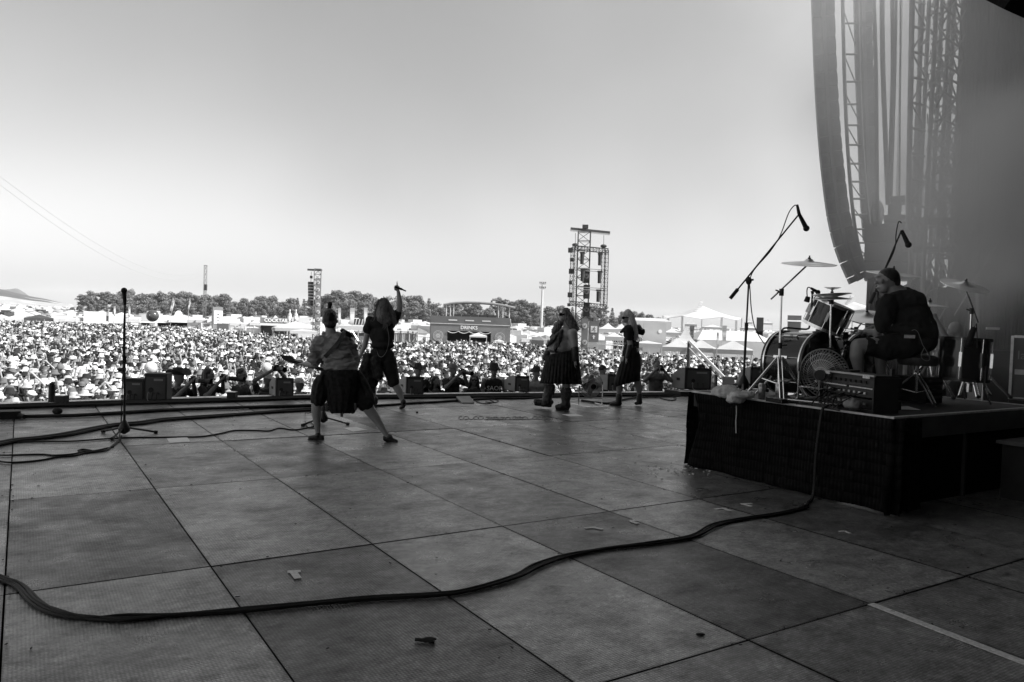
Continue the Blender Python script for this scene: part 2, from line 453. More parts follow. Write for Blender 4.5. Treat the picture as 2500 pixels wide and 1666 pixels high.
# substructure, fascia below, floor behind the camera
pm = MB()
pm.prism([uv(a, b_ - 0.03, -2.49) for a, b_ in EDGE] + [uv(20.2, -3.6, -2.49), uv(-14, -3.6, -2.49)], (0, 0, 2.425))
pm.build('stage_base', M_blackcloth, stage_floor)
pm = MB(); pm.prism([uv(-14, -3.6, -0.05), uv(20.2, -3.6, -0.05), uv(20.2, 0.18, -0.05), uv(-14, 0.18, -0.05)], (0, 0, 0.05)); pm.build('rear_deck', M_blackwood, stage_floor)
# roof and drapes round the stage
def slab(name, poly, z0, z1, mt, kind='structure'):
    pm = MB(); pm.prism([uv(a, b_, z0) for a, b_ in poly], (0, 0, z1 - z0)); return tag(pm.build(name, mt), kind=kind)
ROOF_Z = 12.0
slab('roof', [(-6, -3.8), (20.3, -3.8), (20.3, 7.0), (4, 7.0), (-6, 7.0)], ROOF_Z, ROOF_Z + 0.5, M_blackcloth)
slab('backdrop', [(-6, -3.75), (20.3, -3.75), (20.3, -3.55), (-6, -3.55)], -0.0, ROOF_Z - 0.01, M_blackcloth)
#slab('wing_wall', [(-14.2, -3.5), (-14.0, -3.5), (-14.0, 7.0), (-14.2, 7.0)], -0.0, ROOF_Z - 0.01, M_blackcloth)
M_drape = mat('grey_wing_drape', 0.05, 0.9, 0.3, 1.5, spec=0.1)
pm = MB(); pts = []
vv = -3.5
while vv < 10.62: pts.append((20.0 + 0.06 * sin(vv * 9), vv)); vv += 0.07
for (a, b_), (c, d) in zip(pts, pts[1:]): pm.quad(uv(a, b_, 0.0), uv(c, d, 0.0), uv(c, d, ROOF_Z - .02), uv(a, b_, ROOF_Z - .02))
wd = pm.build('wing_drape', M_drape, smooth=True, sharp=80); tag(wd, kind='structure')
sm = wd.modifiers.new('s', 'SOLIDIFY'); sm.thickness = 0.02
# walkway in the pit that the photographers stand on
def pit_v(u): return edge_v(u) + 1.25
pm = MB(); PIT_Z = -1.45
us = [-8 + i for i in range(27)]
pm.prism([uv(a, edge_v(a) + 0.35, GROUND) for a in us] + [uv(a, edge_v(a) + 2.1, GROUND) for a in reversed(us)], (0, 0, PIT_Z - GROUND))
tag(pm.build('pit_walkway', M_greypaint), kind='structure')

# the air: far things pale a little
mb = MB(); mb.box((0, 0, 62), (14100, 14100, 138)); hz_ = mb.build('haze', None); hz_.data.materials.clear()
hm = bpy.data.materials.new('summer_haze'); hm.use_nodes = True; hm.node_tree.nodes.clear()
_v = hm.node_tree.nodes.new('ShaderNodeVolumePrincipled'); _v.inputs['Color'].default_value = (.95, .95, .95, 1); _v.inputs['Density'].default_value = HAZE; _v.inputs['Anisotropy'].default_value = 0.0
_o = hm.node_tree.nodes.new('ShaderNodeOutputMaterial'); hm.node_tree.links.new(_v.outputs[0], _o.inputs['Volume']); hz_.data.materials.append(hm); tag(hz_, kind='stuff')
# ================================================================== THE CROWD
M_cskin = mat('crowd_skin', 0.42, 0.55, 0.15, 15, objcol=True)
M_ccloth = mat('crowd_cloth', 0.1, 0.9, 0.2, 12, spec=0.15, objcol=True)
M_chat = mat('crowd_hat', 0.4, 0.85, 0.15, 18, spec=0.15, objcol=True)
M_chair = mat('crowd_hair', 0.05, 0.6, 0.3, 30, objcol=True)
ARM = {  # elbow, hand (x is mirrored for the second arm; the figure faces -y)
    'down': ((.25, .03, 1.14), (.23, -.08, .90)), 'up': ((.29, -.06, 1.60), (.24, -.12, 1.90)), 'clap': ((.27, -.13, 1.20), (.05, -.32, 1.36)),
    'overhead': ((.30, -.04, 1.66), (.07, -.12, 1.93)), 'phone': ((.23, -.22, 1.33), (.06, -.30, 1.60)), 'folded': ((.27, -.08, 1.15), (-.04, -.22, 1.18))}
POSE = {'arms down': ('down', 'down'), 'left arm raised': ('up', 'down'), 'right arm raised': ('down', 'up'), 'both arms raised': ('up', 'up'), 'hands clapping': ('clap', 'clap'),
        'hands clasped overhead': ('overhead', 'overhead'), 'phone held up in both hands': ('phone', 'phone'), 'arms folded': ('folded', 'folded')}
def body_prims(pose):
    b = MB(); n = 8
    for s in (-1, 1):
        b.cap((s * .10, 0, .90), .095, (s * .11, .0, .48), .062, n); b.cap((s * .11, 0, .48), .062, (s * .12, .03, .08), .045, n)
        b.cap((s * .12, .03, .05), .05, (s * .14, -.15, .04), .04, n)
    b.ell((0, 0, .98), (.17, .12, .14), None, n, 6); b.ell((0, 0, 1.18), (.165, .115, .24), None, n, 6); b.ell((0, 0, 1.34), (.195, .12, .15), None, n, 6)
    b.cap((0, .01, 1.42), .058, (0, -.01, 1.54), .052, n)
    b.ell((0, -.02, 1.645), (.074, .093, .115), None, 10, 8); b.ell((0, -.055, 1.575), (.05, .055, .05), None, n, 6); b.ell((0, -.112, 1.625), (.014, .022, .026), None, 6, 5)
    for s in (-1, 1): b.ell((s * .075, -.005, 1.635), (.012, .022, .03), None, 6, 5)
    for s, k in ((1, pose[0]), (-1, pose[1])):
        e, h = ARM[k]; e = Vector((s * e[0], e[1], e[2])); h = Vector((s * h[0], h[1], h[2]))
        S = Vector((s * .19, 0, 1.40)); b.cap(S, .054, e, .038, n); b.cap(e, .038, h, .026, n)
        d = (h - e).normalized(); b.cap(h, .034, h + d * .08, .026, n); b.cap(h + d * .08, .02, h + d * .15, .012, 6)
        b.cap(h + d * .02, .016, h + d * .06 + Vector((-s * .05, -.01, 0)), .011, 6)
    return b
def shirt_prims(pose):
    b = MB(); n = 8
    b.ell((0, 0, 1.0), (.185, .135, .13), None, n, 6); b.ell((0, 0, 1.18), (.182, .132, .25), None, n, 6); b.ell((0, 0, 1.345), (.212, .135, .145), None, n, 6)
    for s, k in ((1, pose[0]), (-1, pose[1])):
        e = ARM[k][0]; e = Vector((s * e[0], e[1], e[2])); S = Vector((s * .19, 0, 1.40)); b.cap(S, .074, S.lerp(e, .62), .07, n)
    return b
def trouser_prims():
    b = MB(); n = 8
    for s in (-1, 1): b.cap((s * .10, 0, .88), .112, (s * .11, 0, .50), .085, n)
    b.ell((0, 0, .95), (.185, .135, .13), None, n, 6); return b
HZ = 1.67
def hat_mesh(kind, mt):
    m = MB(); c = Vector((0, -.01, HZ)); smooth = True
    if kind == 'bucket hat': m.lathe([(.0, .115), (.06, .112), (.085, .09), (.098, .02), (.102, .015), (.15, -.03), (.148, -.035), (.1, .005), (.08, .0)], c, None, 14)
    elif kind == 'wide straw hat': m.lathe([(.0, .125), (.055, .12), (.08, .095), (.096, .03), (.15, .02), (.205, -.005), (.203, -.012), (.1, .012), (.08, .01)], c, None, 16)
    elif kind == 'trilby hat': m.lathe([(.0, .10), (.05, .125), (.078, .11), (.098, .03), (.15, .018), (.152, .01), (.1, .015), (.08, .01)], c, None, 14)
    elif kind == 'cowboy hat':
        vs = []; prof = [(.0, .12), (.05, .14), (.075, .13), (.098, .03), (.15, .02), (.215, .012), (.212, .004), (.1, .012)]
        m.lathe(prof, (0, 0, 0), None, 18)
        m.v = [tuple(c + Vector((x * .9, y, z + (0.11 * (abs(x) / .215) ** 2 if hypot(x, y) > .12 else 0)))) for x, y, z in m.v]
    elif kind == 'baseball cap':
        m.lathe([(.0, .105), (.05, .095), (.085, .06), (.1, .0), (.096, -.005)], c, None, 14)
        m.prism([c + Vector((x, y, z)) for x, y, z in ((-.085, -.06, .01), (-.075, -.13, -.002), (-.04, -.185, -.012), (.04, -.185, -.012), (.075, -.13, -.002), (.085, -.06, .01))], (0, 0, .012))
    elif kind == 'headscarf': m.lathe([(.0, .10), (.05, .09), (.084, .055), (.1, .0), (.098, -.015), (.09, -.012)], c, None, 12); m.ell(c + Vector((.03, .12, -.03)), (.03, .03, .06), None, 6, 5)
    elif kind == 'short hair': m.lathe([(.0, .10), (.05, .09), (.08, .06), (.088, .02), (.08, .0)], c + Vector((0, .012, 0)), None, 12); m.ell(c + Vector((0, .05, -.03)), (.075, .05, .07), None, 10, 6)
    elif kind == 'long hair':
        m.lathe([(.0, .10), (.05, .092), (.085, .06), (.094, .0), (.085, -.01)], c + Vector((0, .012, 0)), None, 12)
        for s in (-1, 1): m.cap(c + Vector((s * .078, .02, 0)), .032, c + Vector((s * .11, .0, -.27)), .04, 7)
        m.cap(c + Vector((0, .06, 0)), .07, c + Vector((0, .09, -.3)), .08, 8)
    return m
HATS = ['bucket hat', 'wide straw hat', 'trilby hat', 'cowboy hat', 'baseball cap', 'headscarf', 'short hair', 'long hair']
bodies, shirts, hats = {}, {}, {}
for nm, ps in POSE.items():
    me = remesh(body_prims(ps), .024, 2); me.materials.clear(); me.materials.append(M_cskin); me.name = 'crowd_body'; bodies[nm] = me
    me = remesh(shirt_prims(ps), .03, 2, .006, 10); me.materials.clear(); me.materials.append(M_ccloth); me.name = 'crowd_shirt'; shirts[nm] = me
trouser_me = remesh(trouser_prims(), .035, 2); trouser_me.materials.clear(); trouser_me.materials.append(M_ccloth)
for h in HATS:
    hats[h] = hat_mesh(h, None).mesh('crowd_hat', M_chair if 'hair' in h else M_chat, True)
g = MB()
for s in (-1, 1): g.box((s * .036, -.108, 1.652), (.058, .012, .036))
g.box((0, -.110, 1.66), (.02, .008, .01)); g.box((.078, -.05, 1.66), (.006, .11, .008)); g.box((-.078, -.05, 1.66), (.006, .11, .008))
glasses_me = g.mesh('sunglasses', M_glass)
g = MB(); g.ell((0, -.075, 1.565), (.062, .055, .065), None, 10, 7); g.ell((0, -.085, 1.51), (.04, .04, .05), None, 8, 6)
beard_me = g.mesh('beard', M_chair, True)
# positions
YMAX = [(-300, 100), (0, 97), (300, 97), (520, 92), (640, 78), (760, 70), (960, 68), (1000, 73), (1260, 75), (1300, 75), (1420, 68), (1600, 60), (1900, 57), (2400, 45)]
def interp(tab, x):
    if x <= tab[0][0]: return tab[0][1]
    for (a, b_), (c, d) in zip(tab, tab[1:]):
        if x <= c: return b_ + (d - b_) * (x - a) / (c - a)
    return tab[-1][1]
crng = random.Random(21); spots = []
v = 18.6
while v < 130:
    du = 0.52 if v < 45 else 0.62
    u = -20.0
    while u < 95:
        uu_ = u + crng.uniform(-.2, .2); vv_ = v + crng.uniform(-.26, .26); p = uv(uu_, vv_, GROUND); u += du
        if p.y < 12: continue
        px, py = proj(p + Vector((0, 0, 1.7)))
        if px < -130 or px > 2050: continue
        if p.y > interp(YMAX, px) + crng.uniform(-3, 1): continue
        if crng.random() < 0.07: continue
        spots.append((p, px, py))
    v += 0.60 if v < 45 else 0.70
def edge_y(px):                                    # where the stage lip hides what is behind it
    return interp([(0, 985), (300, 976), (700, 964), (1000, 962), (1300, 959), (1650, 957), (1900, 950)], px)
near = [s for s in spots if 0 < s[1] < 1860 and s[2] < edge_y(s[1]) - 6]
near.sort(key=lambda s: s[0].y)
NEAR = near[:300]; nearset = set(id(s) for s in NEAR)
combos = []
TONE_HAT = [('black', .025), ('grey', .13), ('white', .7), ('pale', .42)]
TONE_SHIRT = [('black', .02), ('black', .022), ('dark grey', .06), ('grey', .2), ('white', .66)]
FACE = ['clean shaven', 'sunglasses-wearing', 'bearded', 'bearded sunglasses-wearing']
seen = set()
while len(combos) < 300:
    h = crng.choices(HATS, (26, 14, 10, 9, 16, 6, 9, 10))[0]
    th = crng.choices(TONE_HAT, (34, 18, 26, 22))[0]
    if h == 'wide straw hat': th = crng.choice(TONE_HAT[2:])
    if 'hair' in h: th = crng.choice((('dark', .03), ('brown', .1), ('fair', .38)))
    ts = crng.choice(TONE_SHIRT); f = crng.choices(FACE, (30, 40, 15, 15))[0]
    po = crng.choices(list(POSE), (64, 6, 6, 3, 5, 3, 5, 8))[0]
    key = (h, th[0], ts[0], f, po)
    if key in seen: continue
    seen.add(key); combos.append((h, th, ts, f, po))
for (p, px, py), (h, th, ts, f, po) in zip(NEAR, combos):
    o = bpy.data.objects.new('person', bodies[po]); col.objects.link(o)
    o.location = p
    sc_ = crng.uniform(.95, 1.06); o.scale = (sc_ * crng.uniform(.97, 1.12), sc_, sc_)
    o.rotation_euler = (0, 0, atan2(p.y - 4, p.x) - pi / 2 + crng.uniform(-.45, .45))
    sk = crng.uniform(.34, .5); o.color = (sk, sk, sk, 1)
    desc = (th[0] + ' ' + h) if 'hair' not in h else ('short ' + th[0] + ' hair' if h == 'short hair' else 'long ' + th[0] + ' hair')
    tag(o, f"{f} fan, {desc}, {ts[0]} shirt, {po}", 'person', 'festival crowd in front of the stage')
    def kid(name, me, c):
        k = bpy.data.objects.new(name, me); col.objects.link(k); k.parent = o; k.color = (c, c, c, 1); return k
    kid('shirt', shirts[po], ts[1]); kid('shorts', trouser_me, crng.choice((.02, .03, .08, .2)))
    kid('hair' if 'hair' in h else 'hat', hats[h], th[1])
    if 'sunglasses' in f or 'shaded' in f: kid('sunglasses', glasses_me, .01)
    if 'bearded' in f: kid('beard', beard_me, crng.choice((.03, .08)))
# the rest of the crowd, as one mass
src = bpy.data.collections.new('crowd_source')
def greymat(nm, v, r=.8): return mat(nm, v, r, 0.12, 15, spec=.15)
SK = [greymat('crowd_skin_%d' % i, v, .55) for i, v in enumerate((.34, .42, .5))]
CL = [greymat('crowd_cloth_%d' % i, v) for i, v in enumerate((.015, .025, .06, .20, .66))]
HT = [greymat('crowd_hat_%d' % i, v) for i, v in enumerate((.015, .03, .16, .45, .7))]
far_b = {}
for nm, ps in POSE.items():
    a = remesh(body_prims(ps), .034, 1); b_ = remesh(shirt_prims(ps), .04, 1); far_b[nm] = (a, b_)
NVAR = 56
for i in range(NVAR):
    nm = crng.choices(list(POSE), (74, 5, 5, 3, 4, 2, 3, 4))[0]; h = crng.choices(HATS, (28, 13, 10, 9, 18, 6, 8, 8))[0]
    vs, fs, ms = [], [], []
    def app(me, mi):
        n0 = len(vs); vs.extend(tuple(v.co) for v in me.vertices)
        for p_ in me.polygons: fs.append(tuple(x + n0 for x in p_.vertices)); ms.append(mi)
    app(far_b[nm][0], 0); app(far_b[nm][1], 1); app(trouser_me, 1); app(hats[h], 2)
    if crng.random() < .5: app(glasses_me, 3)
    me = bpy.data.meshes.new('crowd_person'); me.from_pydata(vs, [], fs)
    hm = crng.choice(HT) if 'hair' not in h else crng.choice((HT[0], HT[0], HT[1], HT[2]))
    for m_ in (crng.choice(SK), crng.choices(CL, (40, 24, 10, 10, 16))[0], hm, M_glass): me.materials.append(m_)
    me.polygons.foreach_set('material_index', ms); me.polygons.foreach_set('use_smooth', [True] * len(fs)); me.update()
    o = bpy.data.objects.new('crowd_person', me); src.objects.link(o)
def instancer(name, pts, rots, scls, idx, coll):
    me = bpy.data.meshes.new(name); me.from_pydata([tuple(p) for p in pts], [], [])
    a = me.attributes.new('rot', 'FLOAT_VECTOR', 'POINT'); a.data.foreach_set('vector', [c for r_ in rots for c in r_])
    a = me.attributes.new('scl', 'FLOAT_VECTOR', 'POINT'); a.data.foreach_set('vector', [c for r_ in scls for c in r_])
    a = me.attributes.new('idx', 'INT', 'POINT'); a.data.foreach_set('value', idx)
    o = bpy.data.objects.new(name, me); col.objects.link(o)
    ng = bpy.data.node_groups.new(name, 'GeometryNodeTree')
    ng.interface.new_socket('Geometry', in_out='INPUT', socket_type='NodeSocketGeometry'); ng.interface.new_socket('Geometry', in_out='OUTPUT', socket_type='NodeSocketGeometry')
    N = ng.nodes; L = ng.links
    gi = N.new('NodeGroupInput'); go = N.new('NodeGroupOutput'); ip = N.new('GeometryNodeInstanceOnPoints'); ci = N.new('GeometryNodeCollectionInfo')
    ci.inputs['Collection'].default_value = coll; ci.inputs['Separate Children'].default_value = True; ci.inputs['Reset Children'].default_value = True
    def na(t, nm):
        x = N.new('GeometryNodeInputNamedAttribute'); x.data_type = t; x.inputs['Name'].default_value = nm; return x.outputs['Attribute']
    L.new(gi.outputs[0], ip.inputs['Points']); L.new(ci.outputs[0], ip.inputs['Instance']); ip.inputs['Pick Instance'].default_value = True
    L.new(na('INT', 'idx'), ip.inputs['Instance Index']); L.new(na('FLOAT_VECTOR', 'rot'), ip.inputs['Rotation']); L.new(na('FLOAT_VECTOR', 'scl'), ip.inputs['Scale'])
    L.new(ip.outputs[0], go.inputs[0])
    md = o.modifiers.new('instances', 'NODES'); md.node_group = ng
    return o
pts, rots, scls, idx = [], [], [], []
for s in spots:
    if id(s) in nearset: continue
    p = s[0]; pts.append(p); rots.append((0, 0, atan2(p.y - 4, p.x) - pi / 2 + crng.uniform(-.5, .5)))
    k = crng.uniform(.93, 1.06); scls.append((k * crng.uniform(.97, 1.14), k, k)); idx.append(crng.randrange(NVAR))
for i in range(900):                               # people further off, between the tents on the right
    px = crng.uniform(1500, 2090); Y = crng.uniform(105, 190); p = at(px, 800, Y); p.z = GROUND
    pts.append(p); rots.append((0, 0, crng.uniform(0, 6.28))); scls.append((1, 1, 1)); idx.append(crng.randrange(NVAR))
tag(instancer('crowd', pts, rots, scls, idx, src), kind='stuff')
# ================================================================== TREES
M_leafA = mat('foliage_oak', 0.2, 0.7, 0.35, 0.35, spec=0.25, trans=0.25)
M_leafB = mat('foliage_pine', 0.15, 0.7, 0.35, 0.35, spec=0.25, trans=0.15)
M_leafC = mat('foliage_birch', 0.22, 0.7, 0.3, 0.35, spec=0.25, trans=0.3)
M_bark = mat('bark', 0.12, 0.9, 0.3, 1.0)
def leafquads(mb, c, rx, rz, n, size, r_):
    for i in range(n):
        d = Vector((r_.gauss(0, 1), r_.gauss(0, 1), r_.gauss(0, 1))).normalized()
        k = r_.uniform(.55, 1.05); p = c + Vector((d.x * rx * k, d.y * rx * k, d.z * rz * k))
        nrm = (d + Vector((r_.gauss(0, .6), r_.gauss(0, .6), r_.gauss(.3, .6)))).normalized()
        x = nrm.orthogonal().normalized(); y = nrm.cross(x); a = r_.uniform(0, 6.28); x, y = x * cos(a) + y * sin(a), y * cos(a) - x * sin(a)
        s = size * r_.uniform(.6, 1.3)
        mb.add([p - x * s, p - y * s * .6, p + x * s, p + y * s * .7], [(0, 1, 2, 3)])
def make_tree(seed, kind):
    """unit tree 10 m tall"""
    r_ = random.Random(seed); cr_ = MB(); tr_ = MB()
    if kind == 'spruce':
        tr_.cyl((0, 0, 0), (0, 0, 9.6), .2, .03, 7)
        z = 1.6
        while z < 9.8:
            R_ = (9.9 - z) / 8.3 * 2.0 * r_.uniform(.8, 1.15) + .12
            m = max(4, int(R_ * 6))
            for i in range(m):
                a = 6.28 * i / m + r_.uniform(-.3, .3); e = Vector((cos(a) * R_, sin(a) * R_, z - R_ * .35))
                tr_.cyl((0, 0, z), e, .03, .01, 3, False)
                for t in (.35, .6, .8, 1): leafquads(cr_, Vector((0, 0, z)).lerp(e, t), .22 + .12 * R_, .14, 4, .17, r_)
            z += r_.uniform(.3, .45)
    elif kind == 'pine':
        tr_.tube([(0, 0, 0), (.08, .05, 3), (-.05, .1, 6), (.1, 0, 9)], [.26, .2, .14, .04], 7)
        for i in range(34):
            z = r_.uniform(3.0, 9.6); a = r_.uniform(0, 6.28); R_ = r_.uniform(.5, 2.3) * (1.1 - abs(z - 7) / 5)
            c = Vector((cos(a) * R_, sin(a) * R_, z)); tr_.cyl((0, 0, z - .8), c, .06, .02, 4, False); leafquads(cr_, c, r_.uniform(.6, 1.0), r_.uniform(.35, .6), 70, .22, r_)
    else:
        tr_.tube([(0, 0, 0), (.1, .05, 2), (.05, -.1, 4), (0, 0, 7.4)], [.32, .25, .18, .05], 7)
        ncl = 60 if kind == 'oak' else 48
        for i in range(ncl):
            z = r_.uniform(.7, 9.3); t = (z + .2) / 10.0
            Rm = 3.3 * (sin(pi * min(1, t * 1.02)) ** .6) * (1 if kind == 'oak' else .8)
            a = r_.uniform(0, 6.28); R_ = Rm * sqrt(r_.uniform(.1, 1)) * .85
            c = Vector((cos(a) * R_, sin(a) * R_, z)); tr_.cyl((0, 0, max(1.2, z - 2)), c, .07, .015, 4, False)
            leafquads(cr_, c, r_.uniform(.7, 1.25), r_.uniform(.55, .85), 80, .25, r_)
    lm = {'spruce': M_leafB, 'pine': M_leafB, 'oak': M_leafA, 'birch': M_leafC}[kind]
    return cr_.mesh('crown', lm), tr_.mesh('trunk', M_bark, True), kind
TREES = [make_tree(1, 'oak'), make_tree(2, 'oak'), make_tree(3, 'oak'), make_tree(4, 'birch'), make_tree(5, 'birch'), make_tree(6, 'pine'), make_tree(7, 'pine'), make_tree(8, 'spruce'), make_tree(9, 'spruce')]
TOPS = [(178, 748), (200, 718), (225, 706), (245, 713), (262, 711), (283, 718), (300, 708), (320, 704), (345, 714), (372, 712), (395, 710), (420, 712), (450, 706), (478, 718), (505, 717), (530, 719),
        (548, 716), (572, 732), (598, 727), (622, 730), (645, 718), (664, 720), (690, 736), (712, 726), (728, 726), (742, 729), (758, 731), (784, 722), (802, 712), (822, 707), (845, 708), (868, 709), (893, 714), (918, 720),
        (948, 718), (975, 714), (1000, 716), (1022, 720), (1045, 727), (1068, 735), (1092, 739), (1110, 737), (1140, 736), (1165, 738), (1202, 732), (1225, 726), (1250, 735), (1275, 729), (1300, 738), (1318, 744),
        (1345, 743), (1372, 741), (1400, 748), (1425, 747), (1450, 742), (1475, 748), (1498, 751), (1522, 756), (1545, 759), (1566, 760), (1588, 766), (1605, 774)]
trng = random.Random(3)
CONIF = [(700, 765), (1045, 1140), (1195, 1240), (1400, 1520)]
def tree(px, py, Y, kindset, label):
    top = at(px, py, Y); H = top.z - GROUND; t = trng.choice([x for x in TREES if x[2] in kindset])
    s = H / 10.0
    o = empty('tree', (top.x, top.y, GROUND - .1), label, 'tree', 'trees along the far edge of the field', (0, 0, trng.uniform(0, 6.28)))
    wsc = trng.uniform(.95, 1.35); o.scale = (s * wsc, s * wsc, s)
    for nm, me in (('crown', t[0]), ('trunk', t[1])):
        c = bpy.data.objects.new(nm, me); col.objects.link(c); c.parent = o
    return o
def near_words(px):
    tab = [(215, 'above the far left end of the stall row'), (275, 'behind the left microphone stand'), (345, 'just right of the left microphone head'), (400, 'above the dark beach ball'), (470, 'behind the two feather flags'), (530, 'behind the lattice camera mast'),
           (620, 'between the poster tower and the cocktail booth'), (705, 'above the cocktail booth'), (770, 'beside the left delay tower'), (830, 'above the guitarist'), (900, 'above the tall white banners'), (985, 'behind the raised arm of the singer'),
           (1050, 'left of the drinks stand'), (1150, 'behind the left half of the drinks stand'), (1260, 'behind the right half of the drinks stand'), (1345, 'beside the floodlight mast'), (1400, 'left of the light truss tower'), (1480, 'right of the light truss tower'), (1700, 'at the right end of the tree line')]
    for a, t in tab:
        if px < a: return t
cnt = {}
for i, (px, py) in enumerate(TOPS):
    con = any(a <= px <= b_ for a, b_ in CONIF) and trng.random() < .5
    ks = ('spruce', 'pine') if con else (('oak', 'birch', 'pine') if px < 480 else ('oak', 'birch'))
    nm = ('conifer' if con else 'leafy tree')
    w_ = near_words(px); k = (nm, w_); cnt[k] = cnt.get(k, 0) + 1
    order = ['', ', second from the left there', ', third from the left there', ', fourth from the left there', ', fifth from the left there', ', sixth there'][min(cnt[k] - 1, 5)]
    tree(px + trng.uniform(-3, 3), py, 330 + trng.uniform(-12, 12), ks, f'{nm} {w_}{order}')
cnt2 = {}
for i in range(46):                                # lower trees and shrubs in front, closing the wood
    px = 190 + i * 30.5 + trng.uniform(-6, 6); py = interp(TOPS, px) + trng.uniform(12, 26); w_ = near_words(px); cnt2[w_] = cnt2.get(w_, 0) + 1
    tree(px, min(py, interp([(0, 770), (1700, 785)], px)), 310 + trng.uniform(-8, 8), ('oak', 'birch'), ('low tree', 'second low tree', 'third low tree', 'fourth low tree', 'fifth low tree', 'sixth low tree')[min(5, cnt2[w_] - 1)] + ' before the wood, ' + w_)
# ================================================================== STALLS, TENTS, TOWERS IN THE FIELD
M_canvas = mat('white_canvas', 0.6, 0.7, 0.06, 0.8, trans=0.2)
M_canvasg = mat('grey_canvas', 0.42, 0.7, 0.1, 0.8)
M_dark = mat('dark_boards', 0.05, 0.7, 0.2, 1.0)
M_mid = mat('printed_hoarding', 0.17, 0.7, 0.12, 0.8)
M_darkprint = mat('dark_print', 0.03, 0.7, 0.1, 2)
M_lightprint = mat('light_print', 0.55, 0.6, 0.05, 2)
def gz(p): return Vector((p.x, p.y, GROUND))
def pxw(Y): return Y / FPX
def face_axes(p, yaw=None):
    """right and forward (towards the stage) axes of something standing at p and facing the stage"""
    d = Vector((-p.x, -p.y, 0)).normalized() if yaw is None else Vector((sin(yaw), -cos(yaw), 0))
    return Vector((-d.y, d.x, 0)), d
def canopy(name, label, px, peak, eave, wpx, Y, mt=None, group='white tents round the field', cat='tent', concave=.5, depth=None, val=.35, yaw=None, walls=False):
    top = at(px, peak, Y); ev = at(px, eave, Y); W = wpx * pxw(Y); D = depth or W
    r, f = face_axes(top, yaw); base = gz(top); mt = mt or M_canvas
    o = empty(name, base, label, cat, group)
    he, ht = ev.z - GROUND, top.z - GROUND
    he = max(he, 1.6)
    m = MB(); K = 6; ring = []
    cor = [(-.5, -.5), (0, -.5), (.5, -.5), (.5, 0), (.5, .5), (0, .5), (-.5, .5), (-.5, 0)]
    for k in range(K + 1):
        t = k / K; z = he + (ht - he) * (t ** (1 + concave)); s = 1 - t
        ring.append([base + r * (a * W * s) + f * (b_ * D * s) + ZD * (z - (0.06 * (ht - he) * (1 - t) * t if a * b_ == 0 else 0)) for a, b_ in cor])
    for k in range(K):
        for i in range(8): m.quad(ring[k][i], ring[k][(i + 1) % 8], ring[k + 1][(i + 1) % 8], ring[k + 1][i])
    m.build('roof', mt, o, smooth=True, sharp=25)
    m = MB()
    for i in range(8):
        a, b_ = ring[0][i], ring[0][(i + 1) % 8]; m.quad(a - ZD * val, b_ - ZD * val, b_, a)
    v_ = m.build('valance', mt, o); v_.modifiers.new('s', 'SOLIDIFY').thickness = .015
    for a, b_ in ((-.48, -.48), (.48, -.48), (.48, .48), (-.48, .48)):
        m = MB(); p = base + r * (a * W) + f * (b_ * D); m.cyl(p, p + ZD * he, .035 * max(1, W / 6), None, 6); m.build('post', M_alu, o)
    if walls:
        m = MB()
        for (a, b_), (c, d) in (((-.47, -.47), (.47, -.47)), ((-.47, -.47), (-.47, .47)), ((.47, -.47), (.47, .47))):
            p, q = base + r * (a * W) + f * (b_ * D), base + r * (c * W) + f * (d * D); m.beam(p + ZD * he / 2, q + ZD * he / 2, he, .02)
        m.build('side_wall', mt, o)
    return o
def kiosk(label, px0, px1, top, Y, sign=None, mt=None, smt=None, awn=True, group='stalls along the far edge of the crowd', cat='stall', depth=3.0, name='kiosk'):
    a, b_ = at(px0, top, Y), at(px1, top, Y); c = (a + b_) / 2; W = (b_ - a).length; base = gz(c); r, f = face_axes(c); H = c.z - GROUND
    o = empty(name, base, label, cat, group); M = Matrix((r, -f, ZD)).transposed()
    mt = mt or M_mid; hs = 1.0 if sign is None else sign
    m = MB()
    m.box(base - f * (depth / 2) + ZD * (H - hs) / 2 + r * (W / 2 - .05), (.1, depth, H - hs), M); m.box(base - f * (depth / 2) + ZD * (H - hs) / 2 - r * (W / 2 - .05), (.1, depth, H - hs), M)
    m.box(base - f * depth + ZD * (H - hs) / 2, (W, .1, H - hs), M); m.box(base - f * (depth / 2) + ZD * (H - hs + .04), (W + .1, depth + .1, .08), M); m.build('walls', mt, o)
    m = MB(); m.box(base + ZD * .55 + f * .05, (W - .2, .4, 1.1), M); m.build('counter', M_dark, o)
    m = MB(); m.box(base + f * .1 + ZD * (H - hs / 2 + .09), (W, .12, hs), M); m.build('sign_board', smt or M_white, o)
    if awn:
        m = MB(); z1 = H - hs + .02; m.prism([base + f * .17 - r * W * .5 + ZD * z1, base + f * .17 + r * W * .5 + ZD * z1, base + f * .8 + r * W * .5 + ZD * (z1 - .18), base + f * .8 - r * W * .5 + ZD * (z1 - .18)], (0, 0, .04)); m.build('awning', M_canvas, o)
    return o, base, r, f, H, W
def text_on(parent, s, c, r, f, size, mt, name='lettering', ext=.02, bold=0.0):
    """flat cut letters lying on a board whose face looks along f"""
    cu = bpy.data.curves.new(name, 'FONT'); cu.body = s; cu.align_x = 'CENTER'; cu.align_y = 'CENTER'; cu.size = size; cu.extrude = ext; cu.resolution_u = 2; cu.offset = bold
    t = bpy.data.objects.new(name, cu); col.objects.link(t)
    dg = bpy.context.evaluated_depsgraph_get(); dg.update(); me = bpy.data.meshes.new_from_object(t.evaluated_get(dg)); bpy.data.objects.remove(t); bpy.data.curves.remove(cu)
    M = Matrix((r, ZD if abs(f.z) < .9 else f.cross(r), f)).transposed().to_4x4(); M.translation = Vector(c); me.transform(M); me.materials.clear(); me.materials.append(mt); me.name = name
    return link(name, me, parent)
